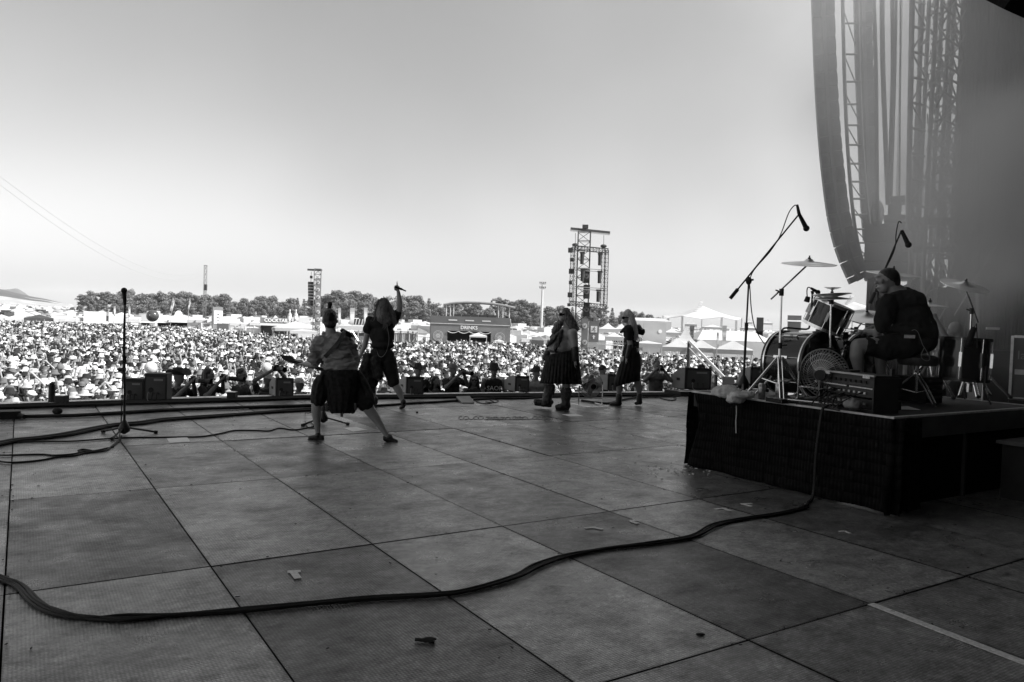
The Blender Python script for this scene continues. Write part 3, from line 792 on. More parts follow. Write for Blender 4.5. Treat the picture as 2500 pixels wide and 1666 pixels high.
# far left row of stalls
canopy('tent', 'white tent cut by the left picture edge, behind the crowd', 4, 768, 774, 32, 98, concave=.2, cat='tent')
canopy('tent', 'low white tent second from the left picture edge', 38, 770, 777, 44, 99, concave=.2)
canopy('tent', 'dark roofed tent with white valance in the far left stall row', 96, 768, 777, 62, 97, M_dark, concave=.1)
for i, (p_, e_) in enumerate(((146, 'left'), (170, 'middle'), (196, 'right'))):
    canopy('tent', f'{e_} one of three joined white canopies left of the wide white sign', p_, 772, 778, 26, 96 + i, concave=.2)
kiosk('stall with a wide white sign board and strut below the left end of the wood', 208, 256, 763, 98, 1.5)
kiosk('stall with plain white sign and striped awning right behind the left microphone stand', 268, 304, 770, 99, .9)
canopy('tent', 'white canopy between the left microphone stand and the beach ball', 324, 771, 779, 30, 97)
kiosk('grey signed stall just left of the dark beach ball', 346, 366, 770, 97, .8, smt=M_canvasg)
kiosk('white signed stall just right of the dark beach ball', 386, 412, 772, 97, .7)
ko = kiosk('stall with a rounded white sign on its roof under the feather flags', 414, 458, 775, 97, .5)
m = MB(); m.prism([ko[1] + ko[2] * (1.0 * cos(t) * .5) + ZD * (ko[4] + .1 + sin(t) * .75) for t in [pi * i / 12 for i in range(13)]], ko[3] * .1); m.build('round_sign', M_white, ko[0])
for i, p_ in enumerate((472, 492)):
    canopy('tent', ('white tent directly under the second feather flag', 'white tent directly left of the poster tower')[i], p_, 774, 781, 26, 95, concave=.3)
def flag(label, px, y0, y1, wpx, Y, feather=False, mt=None, lean=0, name='flag', txt=False):
    t, b_ = at(px + lean, y0, Y), at(px, y1, Y); base = gz(b_); W = wpx * pxw(Y); r, f = face_axes(b_)
    o = empty(name, base, label, 'flag', 'flags standing over the stalls'); m = MB(); m.cyl(base, t, .05, .02, 6); m.build('pole', M_alu, o)
    m = MB(); K = 8; H = (t - b_).length; d = (t - b_).normalized(); vs = []
    for k in range(K + 1):
        s = k / K; ww = W * (min(1, (1 - s) * 3.2) ** .6 if feather else 1 - .25 * (1 - s)); p = b_ + d * (H * s) + f * (.08 * sin(s * 7)); vs += [p + r * .02, p + r * (ww + .02)]
    m.add(vs, [(2 * k, 2 * k + 1, 2 * k + 3, 2 * k + 2) for k in range(K)]); fo = m.build('cloth', mt or M_canvas, o); fo.modifiers.new('s', 'SOLIDIFY').thickness = .02
    if txt:
        m = MB()
        for k in range(6): p = b_ + d * (H * (.2 + .09 * k)) + r * (W * .5) + f * .05; m.box(p, (W * .35, .04, H * .05), Matrix((r, -f, ZD)).transposed())
        m.build('print', M_darkprint, o)
    return o
flag('upright white banner flag left of the left microphone stand', 278, 748, 772, 4, 95); flag('upright white banner flag right of the left microphone stand', 314, 749, 774, 4, 95)
flag('white feather flag with vertical lettering, larger of the pair', 414, 727, 760, 6, 90, True, lean=8, txt=True); flag('small white feather flag left of the lattice camera mast', 458, 730, 755, 4, 92, True, lean=4, txt=True)
# poster tower
def box_tower(label, px0, pxm, px1, y0, Y):
    a, b_, c = at(px0, y0, Y), at(pxm, y0, Y), at(px1, y0, Y); H = b_.z - GROUND; o = empty('poster_tower', gz(b_), label, 'tower')
    e = Vector((.8, -.2, 0)); P = [gz(b_), gz(c) + Vector((0, 1.0, 0)), gz(c) + Vector((-.8, 2.2, 0)), gz(a) + Vector((0, 1.2, 0))]
    m = MB(); m.prism(P, (0, 0, H)); m.build('body', M_mid, o)
    r = (P[1] - P[0]).normalized(); f = Vector((r.y, -r.x, 0)); W = (P[1] - P[0]).length
    m = MB(); m.box(P[0] + r * W * .52 + f * .03 + ZD * (H * .72), (W * .82, .06, H * .36), Matrix((r, -f, ZD)).transposed()); m.build('poster', M_white, o)
    m = MB()
    for k, (q, h_) in enumerate(((.5, .80), (.42, .72), (.6, .7), (.5, .62))): m.box(P[0] + r * W * q + f * .07 + ZD * (H * h_), (W * .18, .03, H * .03), Matrix((r, -f, ZD)).transposed())
    m.build('print', M_darkprint, o); return o
box_tower('square grey poster tower with a white poster, left of the cocktail booth', 508, 520, 537, 750, 92)
slab_ = MB(); b0 = at(545, 790, 90); slab_.box((b0.x, b0.y, (b0.z + GROUND) / 2), (1.4, .3, b0.z - GROUND)); tag(slab_.build('hoarding', M_mid), 'low grey hoarding at the foot of the poster tower', 'hoarding')
for i, (p_, e_, wp) in enumerate(((556, 782, 32), (580, 781, 34), (604, 783, 30), (626, 780, 30))):
    canopy('tent', ('leftmost', 'second', 'third', 'rightmost')[i] + ' white tent in the row between poster tower and cocktail booth', p_, e_, e_ + 8, wp, 100, concave=.6)
co, cb, cr_, cf, cH, cW = kiosk('cocktail booth with white letters on a grey sign board', 637, 702, 778, 84, .62, smt=M_mid, mt=M_canvasg)
text_on(co, 'COCKTAILS', cb + cf * .2 + ZD * (cH - .22) + cr_ * .35, cr_, cf, .52, M_white, bold=.012)
canopy('tent', 'small white peaked tent poking up behind the cocktail booth', 673, 770, 779, 22, 92)
canopy('tent', 'grey white pitched canopy in front of the cocktail booth', 722, 784, 801, 108, 76, M_canvasg, concave=.05, depth=4, val=.3)
canopy('tent', 'low white canopy below the grey pitched canopy, left of the delay tower', 742, 803, 808, 64, 72, concave=.05, depth=3, val=.25)
def bottle(label, px, y0, y1, wpx, Y):
    t, b_ = at(px, y0, Y), at(px, y1, Y); H = t.z - b_.z; R_ = wpx * pxw(Y) / 2
    o = empty('inflatable_bottle', b_, label, 'inflatable', 'giant bottles by the cocktail booth'); m = MB()
    m.lathe([(0, 0), (R_ * .9, 0), (R_, H * .1), (R_, H * .5), (R_ * .8, H * .6), (R_ * .35, H * .72), (R_ * .3, H * .93)], b_, None, 14); m.build('bottle', M_canvasg, o, True)
    m = MB(); m.lathe([(R_ * .36, H * .9), (R_ * .36, H), (0, H)], b_, None, 12); m.build('cap', M_white, o, True)
    m = MB(); m.lathe([(R_ * 1.02, H * .18), (R_ * 1.02, H * .42)], b_, None, 14); m.build('bottle_label', M_white, o, True)
    m = MB(); m.cyl(gz(b_), b_, .3, None, 8); m.build('pedestal', M_dark, o)
bottle('giant bottle inflatable left of the pair by the delay tower', 707, 756, 784, 10, 86); bottle('giant bottle inflatable nearer to the delay tower', 722, 756, 784, 10, 86)
# lattice masts
def lattice(m, p, q, w, seg, tube=.03, brace=.018, up=None, nside=4):
    p, q = Vector(p), Vector(q); d = (q - p).normalized(); x = (Vector(up) if up is not None else (Vector((1, 0, 0)) if abs(d.x) < .8 else Vector((0, 0, 1)))); x = (x - d * x.dot(d)).normalized(); y = d.cross(x)
    if hasattr(w, '__len__'): w0, w1 = w
    else: w0 = w1 = w
    cs = [(-.5, -.5), (.5, -.5), (.5, .5), (-.5, .5)] if nside == 4 else [(-.5, -.4), (.5, -.4), (0, .46)]
    n = len(cs); C = lambda k, t: p.lerp(q, t) + x * (cs[k][0] * w0) + y * (cs[k][1] * w1)
    for k in range(n): m.cyl(C(k, 0), C(k, 1), tube, None, 5)
    for s in range(seg):
        t0, t1 = s / seg, (s + 1) / seg
        for k in range(n):
            k2 = (k + 1) % n
            m.cyl(C(k, t0), C(k2, t1), brace, None, 4, False) if s % 2 == 0 else m.cyl(C(k2, t0), C(k, t1), brace, None, 4, False)
            m.cyl(C(k, t0), C(k2, t0), brace, None, 4, False)
        if s == seg - 1:
            for k in range(n): m.cyl(C(k, 1), C((k + 1) % n, 1), brace, None, 4, False)
    return m
M_maststeel = mat('mast_steel', 0.16, 0.6, 0.2, 1, metal=.2)
t = at(502, 648, 140); o = empty('camera_mast', gz(t), 'slim lattice mast that carries the overhead camera lines', 'mast')
m = MB(); lattice(m, gz(t), t, .42, 22, .03, .018); m.build('mast', M_maststeel, o)
m = MB(); c = at(502, 702, 140); m.box(c, (.4, .5, 1.1)); m.build('winch', M_darkprint, o)
m = MB(); m.beam(t + Vector((-.35, 0, -.1)), t + Vector((.35, 0, -.1)), .08); m.build('head_frame', M_maststeel, o)
for (px, py, q) in ((-60, 385, 'upper'), (-60, 405, 'lower')):
    e = at(px, py, 40); m = MB(); P = []
    for i in range(25): k = i / 24; p = (t + Vector((0, 0, -1.2 if q == 'lower' else -.9))).lerp(e, k); p.z -= 5.5 * 4 * k * (1 - k) * (1.0 if q == 'upper' else 1.12) * .55; P.append(p)
    m.tube(P, .007, 5); tag(m.build('camera_line', M_alu), f'{q} of the two thin lines sagging from the lattice mast to the upper left', 'cable', 'overhead camera lines')
t = at(1325, 692, 200); o = empty('floodlight_mast', gz(t), 'tall thin floodlight mast standing right of the drinks stand', 'mast')
m = MB(); m.cyl(gz(t), t, .38, .24, 8); m.build('pole', M_canvas, o); m = MB()
for dz in (-.2, -1.4): m.beam(t + Vector((-.8, 0, dz)), t + Vector((.8, 0, dz)), .1)
m.build('crossarm', M_maststeel, o)
for dx in (-.7, -.25, .25, .7):
    for dz in (0, -1.2): m = MB(); m.box(t + Vector((dx, -.15, dz + .15)), (.32, .25, .4)); m.build('floodlight', M_maststeel, o)
def emblem(parent, c, r, f, R_, mt, dark):
    """round disc with a raised-horns hand on it"""
    Mx = Matrix((r, ZD, f)).transposed(); m = MB(); m.lathe([(0, .0), (R_, .0), (R_, .03), (0, .03)], c, Mx, 18); m.build('logo_disc', mt, parent)
    m = MB(); z = f * .045
    m.prism([c + z + r * x * R_ + ZD * y * R_ for x, y in ((-.35, -.5), (.35, -.5), (.4, .15), (-.4, .15))], f * .02)
    for x in (-.36, .36): m.prism([c + z + r * (x - .09) * R_ + ZD * .1 * R_, c + z + r * (x + .09) * R_ + ZD * .1 * R_, c + z + r * (x + .07) * R_ + ZD * .68 * R_, c + z + r * (x - .07) * R_ + ZD * .68 * R_], f * .02)
    m.build('logo_hand', dark, parent)
# left delay tower
Y = 72; bt = at(776, 657, Y); o = empty('delay_tower', gz(bt), 'slim delay tower with logo banner and hanging speakers, behind the guitarist', 'tower')
r, f = face_axes(bt); M3 = Matrix((r, -f, ZD)).transposed()
m = MB(); lattice(m, gz(bt), bt, .62, 16, .045, .025, up=r); m.build('mast', M_maststeel, o)
m = MB(); m.beam(bt - r * .95 + ZD * -.1 - f * .2, bt + r * .4 + ZD * -.1 - f * .2, .14, .18); m.build('top_beam', M_dark, o)
bb, bt2 = at(776, 806, Y), at(776, 680, Y); W = 13 * pxw(Y)
m = MB(); m.box((bb + bt2) / 2 + f * .36, (W, .04, (bt2 - bb).length), M3); m.build('banner', M_mid, o)
for i in range(7): emblem(o, at(776.5, 690 + i * 18, Y) + f * .39, r, f, .17, M_lightprint, M_mid)
for i in range(8):
    c = at(758.5 + i * .1, 692 + i * 7.4, Y) + f * .1; m = MB(); m.box(c, (.5, .5, .25), M3); m.build('speaker_box', M_darkprint, o)
m = MB(); a = at(760, 664, Y); m.cyl(a, at(759, 690, Y), .02, None, 5); m.box(at(760, 677, Y), (.2, .2, .25)); m.build('chain_hoist', M_darkprint, o)
# front-of-house platform and its flags
fa, fb = at(846, 795, 70), at(962, 800, 70); r, f = face_axes((fa + fb) / 2); c = (fa + fb) / 2; base = gz(c); M3 = Matrix((r, -f, ZD)).transposed(); W = (fb - fa).length
o = empty('mixing_platform', base, 'long low mixing platform under a flat white roof behind the singer', 'platform'); H = c.z - GROUND
m = MB(); m.box(base - f * 2 + ZD * (H - .2), (W, 4.2, .4), M3); m.build('roof', M_canvas, o)
m = MB(); m.box(base + ZD * (H - .9) / 2 - f * .2, (W * .98, .12, H - .9), M3); m.box(base + ZD * (H - .9) / 2 - f * 3.8, (W * .98, .12, H - .5), M3); m.build('hoarding', M_mid, o)
m = MB(); m.cyl(base - r * W * .38 + ZD * (H - .4) + f * .05, base - r * W * .13 + ZD * .9 + f * .3, .06, None, 6); m.build('brace', M_alu, o)
for k in range(5): m = MB(); m.cyl(base + r * W * (-.49 + .245 * k) + f * .0, base + r * W * (-.49 + .245 * k) + ZD * (H - .3), .05, None, 6); m.build('post', M_alu, o)
fa, fb = at(962, 806, 66), at(1020, 811, 66); r, f = face_axes((fa + fb) / 2); c = (fa + fb) / 2; base = gz(c); W = (fb - fa).length; H = c.z - GROUND; M3 = Matrix((r, -f, ZD)).transposed()
o = empty('camera_platform', base, 'canvas walled camera platform with a diagonal brace, right of the singer', 'platform')
m = MB(); m.box(base - f * 1.2 + ZD * (H - .08), (W, 2.6, .16), M3); m.build('roof', M_canvas, o)
m = MB(); prev = None
for k in range(41):
    q = base + r * W * (-.48 + .92 * k / 40) + f * (.05 * sin(k * 1.9)); 
    if prev is not None: m.quad(prev, q, q + ZD * (H - .2), prev + ZD * (H - .2))
    prev = q
wl = m.build('canvas_wall', M_canvasg, o); wl.modifiers.new('s', 'SOLIDIFY').thickness = .02
m = MB(); m.cyl(base - r * W * .1 + ZD * .6 + f * .4, base + r * W * .48 + ZD * (H - .3) + f * .15, .05, None, 6); m.build('brace', M_alu, o)
for k in (-.48, -.2, .1, .3, .49): m = MB(); m.cyl(base + r * W * k + f * .1, base + r * W * k + f * .1 + ZD * H, .045, None, 6); m.build('post', M_dark if k < .4 else M_alu, o)
for px, w_, q in ((826, 6, 'leftmost and narrowest'), (855, 11, 'middle and widest'), (889, 8, 'rightmost')): flag(f'{q} of three tall white banners between guitarist and singer', px, 752, 793, w_, 74)
m = MB(); a = at(877, 786, 76); r, f = face_axes(a); m.box(a, (1.1, .1, .6), Matrix((r, -f, ZD)).transposed()); so = m.build('striped_screen', M_darkprint); tag(so, 'dark screen with slanting stripes between the two wider white banners', 'screen')
m = MB()
for k in (-.3, 0, .3): m.prism([a + f * .06 + r * (k + d1) + ZD * z1 for d1, z1 in ((-.1, -.28), (0, -.28), (.1, .28), (0, .28))], f * .02)
m.build('stripe', M_lightprint, so)
m = MB(); m.cyl(gz(a), a - ZD * .3, .06, None, 6); m.build('post', M_alu, so)
# the drinks stand
Yd = 97; A, B = at(1052, 771, Yd), at(1245, 776.5, Yd); r = (B - A); r.z = 0; W = r.length; r.normalize(); f = Vector((r.y, -r.x, 0)); base = gz(A); H = (A.z + B.z) / 2 - GROUND; M3 = Matrix((r, -f, ZD)).transposed()
o = empty('drinks_stand', gz((A + B) / 2), 'big grey two storey drinks stand with arched roof and wheel emblems', 'drinks stand')
def bx(m, x0, x1, z0, z1, d0=0.0, d1=.2): m.box(base + r * ((x0 + x1) / 2) + ZD * ((z0 + z1) / 2) - f * ((d0 + d1) / 2), (x1 - x0, d1 - d0, z1 - z0), M3)
hw = lambda px: (px - 1052) / (1245 - 1052) * W
oz = H * .56
m = MB(); bx(m, 0, hw(1093), 0, H * .76); bx(m, hw(1200), W, 0, H * .76); bx(m, hw(1093) + .003, hw(1200) - .003, oz, H * .76); m.build('facade', M_mid, o)
m = MB(); bx(m, -.02, W + .02, H * .78, H, -.05, .2); m.build('upper_facade', mat('darker_hoarding', .115, .7, .12, .8), o)
m = MB(); bx(m, -.03, W + .03, H * .761, H * .779, -.08, .2); m.build('light_rail', M_lightprint, o)
m = MB(); bx(m, 0, W, 0, H * .97, 4.8, 5); m.build('rear_wall', M_dark, o)
m = MB(); bx(m, -.1, 0.1, 0, H * .97, .21, 4.79); m.build('side_wall', M_mid, o)
m = MB(); bx(m, W - .1, W + .1, 0, H * .97, .21, 4.79); m.build('side_wall', M_canvas, o)
m = MB(); m.prism([base + r * W + ZD * H * .97 + f * .0, base + r * (W + .9) + ZD * .2, base + r * (W + .9) + ZD * .2 - f * 4, base + r * W + ZD * H * .97 - f * 4], r * .05); m.build('side_sheet', M_canvas, o)
m = MB(); bx(m, .11, W - .11, H - 1.33, H - 1.25, .21, 4.79); m.build('terrace_floor', M_dark, o)
m = MB(); bx(m, hw(1094), hw(1199), 0, 1.05, -.1, .4); m.build('counter', M_dark, o)
for px in (1106, 1147, 1188): m = MB(); bx(m, hw(px) - .55, hw(px) + .55, H * .865, H * .9, -.08, -.052); m.build('strip_sign', M_lightprint, o)
text_on(o, 'DRINKS', base + r * hw(1146) + ZD * (H * .665) + f * .03, r, f, .62, M_white, bold=.01)
for px, q in ((1071, 0), (1222, 0)):
    c = base + r * hw(px) + ZD * H * .40 + f * .01; Mx = Matrix((r, ZD, f)).transposed()
    for R0, R1 in ((.58, .65), (.44, .50), (.28, .34)): m = MB(); m.lathe([(R0, 0), (R1, 0), (R1, .03), (R0, .03)], c, Mx, 24, True); m.build('emblem_ring', M_canvasg, o)
    m = MB()
    for k in range(12): a_ = k * pi / 6; d = r * cos(a_) + ZD * sin(a_); m.beam(c + d * .07 + f * .02, c + d * .3 + f * .02, .06, .02, up=f)
    m.build('emblem_star', M_lightprint, o)
for k in range(4):                                  # swags of cloth over the opening
    x0, x1 = hw(1094 + 26.4 * k), hw(1094 + 26.4 * (k + 1)); m = MB(); P = [base + r * (x0 + (x1 - x0) * i / 10) + f * .08 + ZD * (oz - .05 - .22 * sin(pi * i / 10)) for i in range(11)]; m.tube(P, .05, 5); m.build('swag', M_canvas, o)
for px0, px1 in ((1108, 1126), (1128, 1148), (1150, 1168), (1170, 1190), (1191, 1211)): m = MB(); bx(m, hw(px0), hw(px1), H, H + .28, -.02, .03); m.build('parapet_panel', M_darkprint, o)
K = 16; arc = []
for k in range(K + 1):
    px = 1085 + (1258 - 1085) * k / K; py = interp([(1085, 744), (1110, 740), (1140, 738.5), (1175, 739.5), (1205, 742), (1230, 746), (1258, 752)], px); arc.append(at(px, py, Yd + 2.4))
m = MB()
for a, b_ in zip(arc, arc[1:]): m.prism([a + f * 2, b_ + f * 2, b_ - f * 2, a - f * 2], (0, 0, .1))
m.build('roof', M_canvas, o)
m = MB(); m.tube([p + f * 1.95 - ZD * .12 for p in arc], .06, 5); m.tube([p - f * 1.95 - ZD * .12 for p in arc], .06, 5); m.build('roof_truss', M_maststeel, o)
for px in (1090, 1100, 1108, 1217, 1228, 1244):
    top = at(px, interp([(1085, 744), (1110, 740), (1175, 739.5), (1258, 752)], px) + 1, Yd + .6); m = MB(); m.cyl((top.x, top.y, base.z + H), top, .07, None, 6); m.build('roof_post', M_canvas, o)
for i, (px, kind, q) in enumerate(((1119, 'short hair', 'leftmost'), (1155, 'bucket hat', 'second'), (1163, 'short hair', 'third'), (1174, 'baseball cap', 'fourth'), (1193, 'short hair', 'fifth'), (1240, 'trilby hat', 'rightmost'))):
    p = at(px, 770, Yd + 1.2); p.z = base.z + H - 1.25; b_ = bpy.data.objects.new('person', bodies['arms down']); col.objects.link(b_); b_.location = p; b_.color = (.36, .36, .36, 1)
    tag(b_, f'{q} of the dark clothed people on the terrace of the drinks stand', 'person', 'people on the drinks stand terrace')
    for nm, me, cc in (('shirt', shirts['arms down'], .02), ('trousers', trouser_me, .02), ('hair' if 'hair' in kind else 'hat', hats[kind], .03)): k = bpy.data.objects.new(nm, me); col.objects.link(k); k.parent = b_; k.color = (cc, cc, cc, 1)
canopy('parasol', 'square white parasol in front of the drinks stand opening', 1168, 813, 820, 42, 92, cat='parasol', concave=.1, val=.18)
canopy('tent', 'small white tent in the crowd below the right wheel emblem', 1218, 829, 834, 26, 84, concave=.1, val=.3)
# right light truss tower
Y = 66; T = at(1424, 556, Y); r, f = face_axes(T); M3 = Matrix((r, -f, ZD)).transposed()
o = empty('light_tower', gz(T), 'tall truss tower hung with stage lamps, behind the bearded man', 'tower')
def tp(px, py, d=0.0): return at(px, py, Y) + f * d
m = MB(); lattice(m, gz(tp(1427, 600, -.3)), tp(1427, 566, -.3), 1.05, 15, .055, .03, up=r); m.build('mast', M_dark, o)
m = MB(); m.beam(tp(1393, 560), tp(1489, 570), .26, .3); m.build('top_beam', M_dark, o)
m = MB(); m.beam(tp(1393, 563.5, .17), tp(1489, 573.5, .17), .03, .12); m.build('beam_edge', M_alu, o)
m = MB(); m.box(tp(1429, 554), (.5, .5, .3), M3); m.build('motor', M_darkprint, o)
for (x0, y0, x1, y1) in ((1398, 606, 1484, 614), (1392, 741, 1479, 750)): m = MB(); lattice(m, tp(x0, y0, .35), tp(x1, y1, .35), .36, 12, .03, .02, up=ZD); m.build('cross_truss', M_dark, o)
for (x0, y0, x1, y1) in ((1398, 606, 1393, 745), (1407, 606, 1403, 745), (1473, 612, 1469, 748), (1482, 613, 1478, 749)): m = MB(); lattice(m, tp(x0, y0, .35), tp(x1, y1, .35), .26, 14, .025, .016, up=r); m.build('side_truss', M_dark, o)
for (x0, y0, x1, y1) in ((1402, 655, 1482, 661), (1402, 701, 1481, 706)): m = MB(); m.beam(tp(x0, y0, .35), tp(x1, y1, .35), .06, .06); m.beam(tp(x0, y0 + 5, .35), tp(x1, y1 + 5, .35), .06, .06); m.build('mid_rail', M_alu, o)
for (x, y) in ((1422, 634), (1465, 637), (1423, 675), (1464, 680), (1461, 725)):
    m = MB(); m.cyl(tp(x, y - 12, .8), tp(x - 1.5, y + 13, .85), .19, .15, 10); m.box(tp(x, y - 15, .7), (.42, .3, .14), M3); m.build('moving_lamp', M_darkprint, o)
for (x, y, s) in ((1393, 613, .4), (1396, 636, .3), (1395, 664, .42), (1393, 691, .28), (1392, 721, .42), (1389, 745, .26)): m = MB(); m.box(tp(x, y, .6), (s, .3, s), M3); m.build('blinder', M_darkprint, o)
for (x, y0, y1) in ((1405, 570, 605), (1474, 575, 608)): m = MB(); m.cyl(tp(x, y0, .2), tp(x - .5, y1, .2), .02, None, 5); m.ell(tp(x - .5, y1 - 6, .2), (.28, .2, .16), M3, 8, 6); m.build('chain_hoist', M_darkprint, o)
m = MB(); a, b_ = tp(1427, 778, .3), tp(1427, 852, .3); m.box((a + b_) / 2, (.56, .04, (a - b_).length), M3); m.build('banner', M_mid, o)
for y in (796, 836): emblem(o, tp(1427.5, y, .34), r, f, .22, M_lightprint, M_mid)
for y in (675, 713, 756):
    m = MB(); m.box(tp(1432, y, .29), (.55, .03, 1.2), M3); m.build('upper_banner', M_darkprint, o); emblem(o, tp(1432, y, .33), r, f, .22, M_mid, M_darkprint)
# exit banner
a, b_ = at(1450, 785, 62), at(1450, 836, 62); r, f = face_axes(a); M3 = Matrix((r, -f, ZD)).transposed(); c = (a + b_) / 2; o = empty('exit_sign', gz(a), 'tall dark emergency exit banner with running figure and arrow, right of the truss tower', 'sign')
Hs = (a - b_).length; m = MB(); m.box(c, (.8, .06, Hs), M3); m.build('board', M_mid, o)
m = MB(); z = c + ZD * Hs * .12 + f * .04
m.prism([z + r * x + ZD * y for x, y in ((-.26, -.26), (.26, -.26), (.26, .26), (-.26, .26))], f * .01); m.build('pictogram_field', M_white, o)
m = MB(); z2 = z + f * .015; m.ell(z2 + r * .04 + ZD * .18, (.04, .01, .04), M3, 8, 5)
for (x0, y0, x1, y1, w_) in ((.02, .13, -.02, -.02, .07), (-.02, -.02, .1, -.1, .05), (.1, -.1, .06, -.22, .045), (-.02, -.02, -.1, -.1, .05), (-.1, -.1, -.2, -.12, .04), (.02, .1, .14, .04, .035), (.02, .1, -.1, .06, .035), (-.1, .06, -.12, -.02, .03)): m.beam(z2 + r * x0 + ZD * y0, z2 + r * x1 + ZD * y1, w_, .012, up=f)
m.build('running_figure', M_mid, o)
m = MB(); z = c - ZD * Hs * .25 + f * .04; m.prism([z + r * x + ZD * y for x, y in ((-.05, -.15), (.05, -.15), (.05, .02), (.13, .02), (0, .17), (-.13, .02), (-.05, .02))], f * .01); m.build('arrow', M_white, o)
for dx in (-.4, .4): m = MB(); m.cyl(gz(a) + r * dx, a + r * dx, .03, None, 6); m.build('post', M_alu, o)
# tents on the right
for i, (px, pk, ev, w_, Y, q) in enumerate(((1485, 788, 803, 52, 80, 'white pagoda tent between truss tower and the woman'), (1518, 790, 803, 40, 88, 'white pagoda tent right behind the head of the woman'), (1500, 812, 822, 44, 70, 'low white canopy left of the woman at crowd level'), (1580, 832, 838, 70, 62, 'flat white canopy just right of the woman at crowd level'),
        (1675, 795, 838, 62, 72, 'sharp peaked white pagoda among the near right tents'), (1687, 781, 792, 28, 110, 'small grey peaked tent under the big white marquee'), (1655, 826, 847, 70, 62, 'leftmost grey white canopy of the front right row'), (1712, 829, 849, 70, 61, 'middle grey white canopy of the front right row'), (1790, 831, 853, 92, 60, 'widest grey white canopy of the front right row'),
        (1875, 778, 789, 22, 150, 'far small white pagoda left of the cymbal stand'), (1828, 776, 787, 18, 160, 'far small white pagoda by the drum microphone stand'), (1740, 793, 799, 50, 130, 'flat white tent under the right half of the marquee'), (1640, 802, 812, 50, 95, 'white canopy left of the sharp peaked pagoda'), (1830, 795, 801, 44, 120, 'flat white tent left of the dark sign tower'))):
    canopy('tent', q, px, pk, ev, w_, Y, (M_canvasg if 'grey' in q else M_canvas), concave=(.9 if 'pagoda' in q else .25), group='tents on the right side of the field', walls='pagoda' in q)
def marquee(label, px, peak, ex0, ey0, ex1, ey1, Y):
    t = at(px, peak, Y); a, b_ = at(ex0, ey0, Y), at(ex1, ey1, Y); c = (a + b_) / 2; W = (b_ - a).length; base = gz(t); o = empty('marquee', base, label, 'marquee', 'big white marquees'); r, f = face_axes(t); he = c.z - GROUND; ht = t.z - GROUND
    m = MB(); N = 12; K = 8; ring = []
    for k in range(K + 1):
        s = k / K; z = he + (ht - he) * (s ** 1.25); ring.append([base + (r * cos(2 * pi * i / N) + f * sin(2 * pi * i / N) * .7) * (W / 2 * (1 - s)) + ZD * (z + (.5 if i % 2 == 0 else 0) * (1 - s) * (1 - s)) for i in range(N)])
    for k in range(K):
        for i in range(N): m.quad(ring[k][i], ring[k][(i + 1) % N], ring[k + 1][(i + 1) % N], ring[k + 1][i])
    m.build('roof', M_canvas, o, True, 20)
    for i in range(0, N): m = MB(); p = ring[0][i]; m.cyl((p.x, p.y, GROUND), p, .12, None, 6); m.build('post', M_alu, o)
    for s in range(7): m = MB(); p = base + (r * -.1 * W * (1 - s / 7)) + ZD * (he + (ht - he) * (s / 7) + 1.0) + f * 2; m.box(p, (.5, .05, .35)); m.build('pennant', M_white, o)
marquee('huge white marquee with pointed roof above the right tents', 1715, 747, 1625, 777, 1812, 783, 150)
marquee('white marquee showing between the tom drum and the drummer', 2083, 737, 2010, 758, 2160, 762, 120)
def hall(label, px0, px1, ridge, eave, Y):
    a, b_ = at(px0, eave, Y), at(px1, eave + (px1 - px0) * .02, Y); c = (a + b_) / 2; r = (b_ - a); r.z = 0; W = r.length; r.normalize(); f = Vector((r.y, -r.x, 0)); base = gz(a); he = c.z - GROUND; hr = at(px0, ridge, Y).z - GROUND; D = 8
    o = empty('hall_tent', gz(c), label, 'tent'); m = MB()
    m.add([base + ZD * he, base + r * W + ZD * he, base + r * (W - 1) + ZD * hr - f * D / 2, base + r * 1.5 + ZD * hr - f * D / 2, base + r * W - f * D + ZD * he, base - f * D + ZD * he], [(0, 1, 2, 3), (3, 2, 4, 5), (1, 4, 2), (5, 0, 3)]); m.build('roof', M_canvas, o)
    m = MB(); m.box(base + r * W / 2 + ZD * (he / 2 - .02) - f * .05, (W * .99, .1, he - .05), Matrix((r, -f, ZD)).transposed()); m.build('wall', M_canvasg, o); m = MB(); m.box(base + r * W / 2 + ZD * (he / 2 - .02) - f * (D - .1), (W * .99, .1, he - .05), Matrix((r, -f, ZD)).transposed()); m.build('wall', M_canvasg, o)
hall('long white hall tent behind the front right canopies', 1702, 1892, 806, 831, 78)
hall('long low white hall tent behind the woman', 1540, 1640, 775, 783, 140)
flag('dark printed banner standing behind the sharp peaked pagoda', 1684, 795, 829, 11, 74, mt=M_mid, txt=True); flag('white tapered banner right of the sharp peaked pagoda', 1764, 795, 832, 10, 72); flag('grey banner left of the sharp peaked pagoda', 1612, 796, 826, 8, 76, mt=M_canvasg); flag('thin white spire flag over the front right canopies', 1751, 812, 850, 3, 58)
kiosk('dark two storey sign tower seen beside the cymbal stand', 1848, 1864, 777, 115, 2.0, smt=M_dark, mt=M_dark, awn=False); kiosk('pale kiosk seen left of the tom drum', 1924, 1956, 772, 115, .7, smt=M_mid, mt=M_canvas)
m = MB(); a = at(1598, 812, 64); m.box((a.x, a.y, (a.z + GROUND) / 2 + .4), (1.9, .12, a.z - GROUND + .8)); ho = m.build('hoarding', M_canvasg); tag(ho, 'grey hoarding with a white badge right of the woman', 'hoarding'); m = MB(); m.lathe([(0, 0), (.16, 0), (.16, .02), (0, .02)], (a.x + .45, a.y - .07, a.z + .1), Matrix(((1, 0, 0), (0, 0, -1), (0, 1, 0))), 14); m.build('badge', M_white, ho)
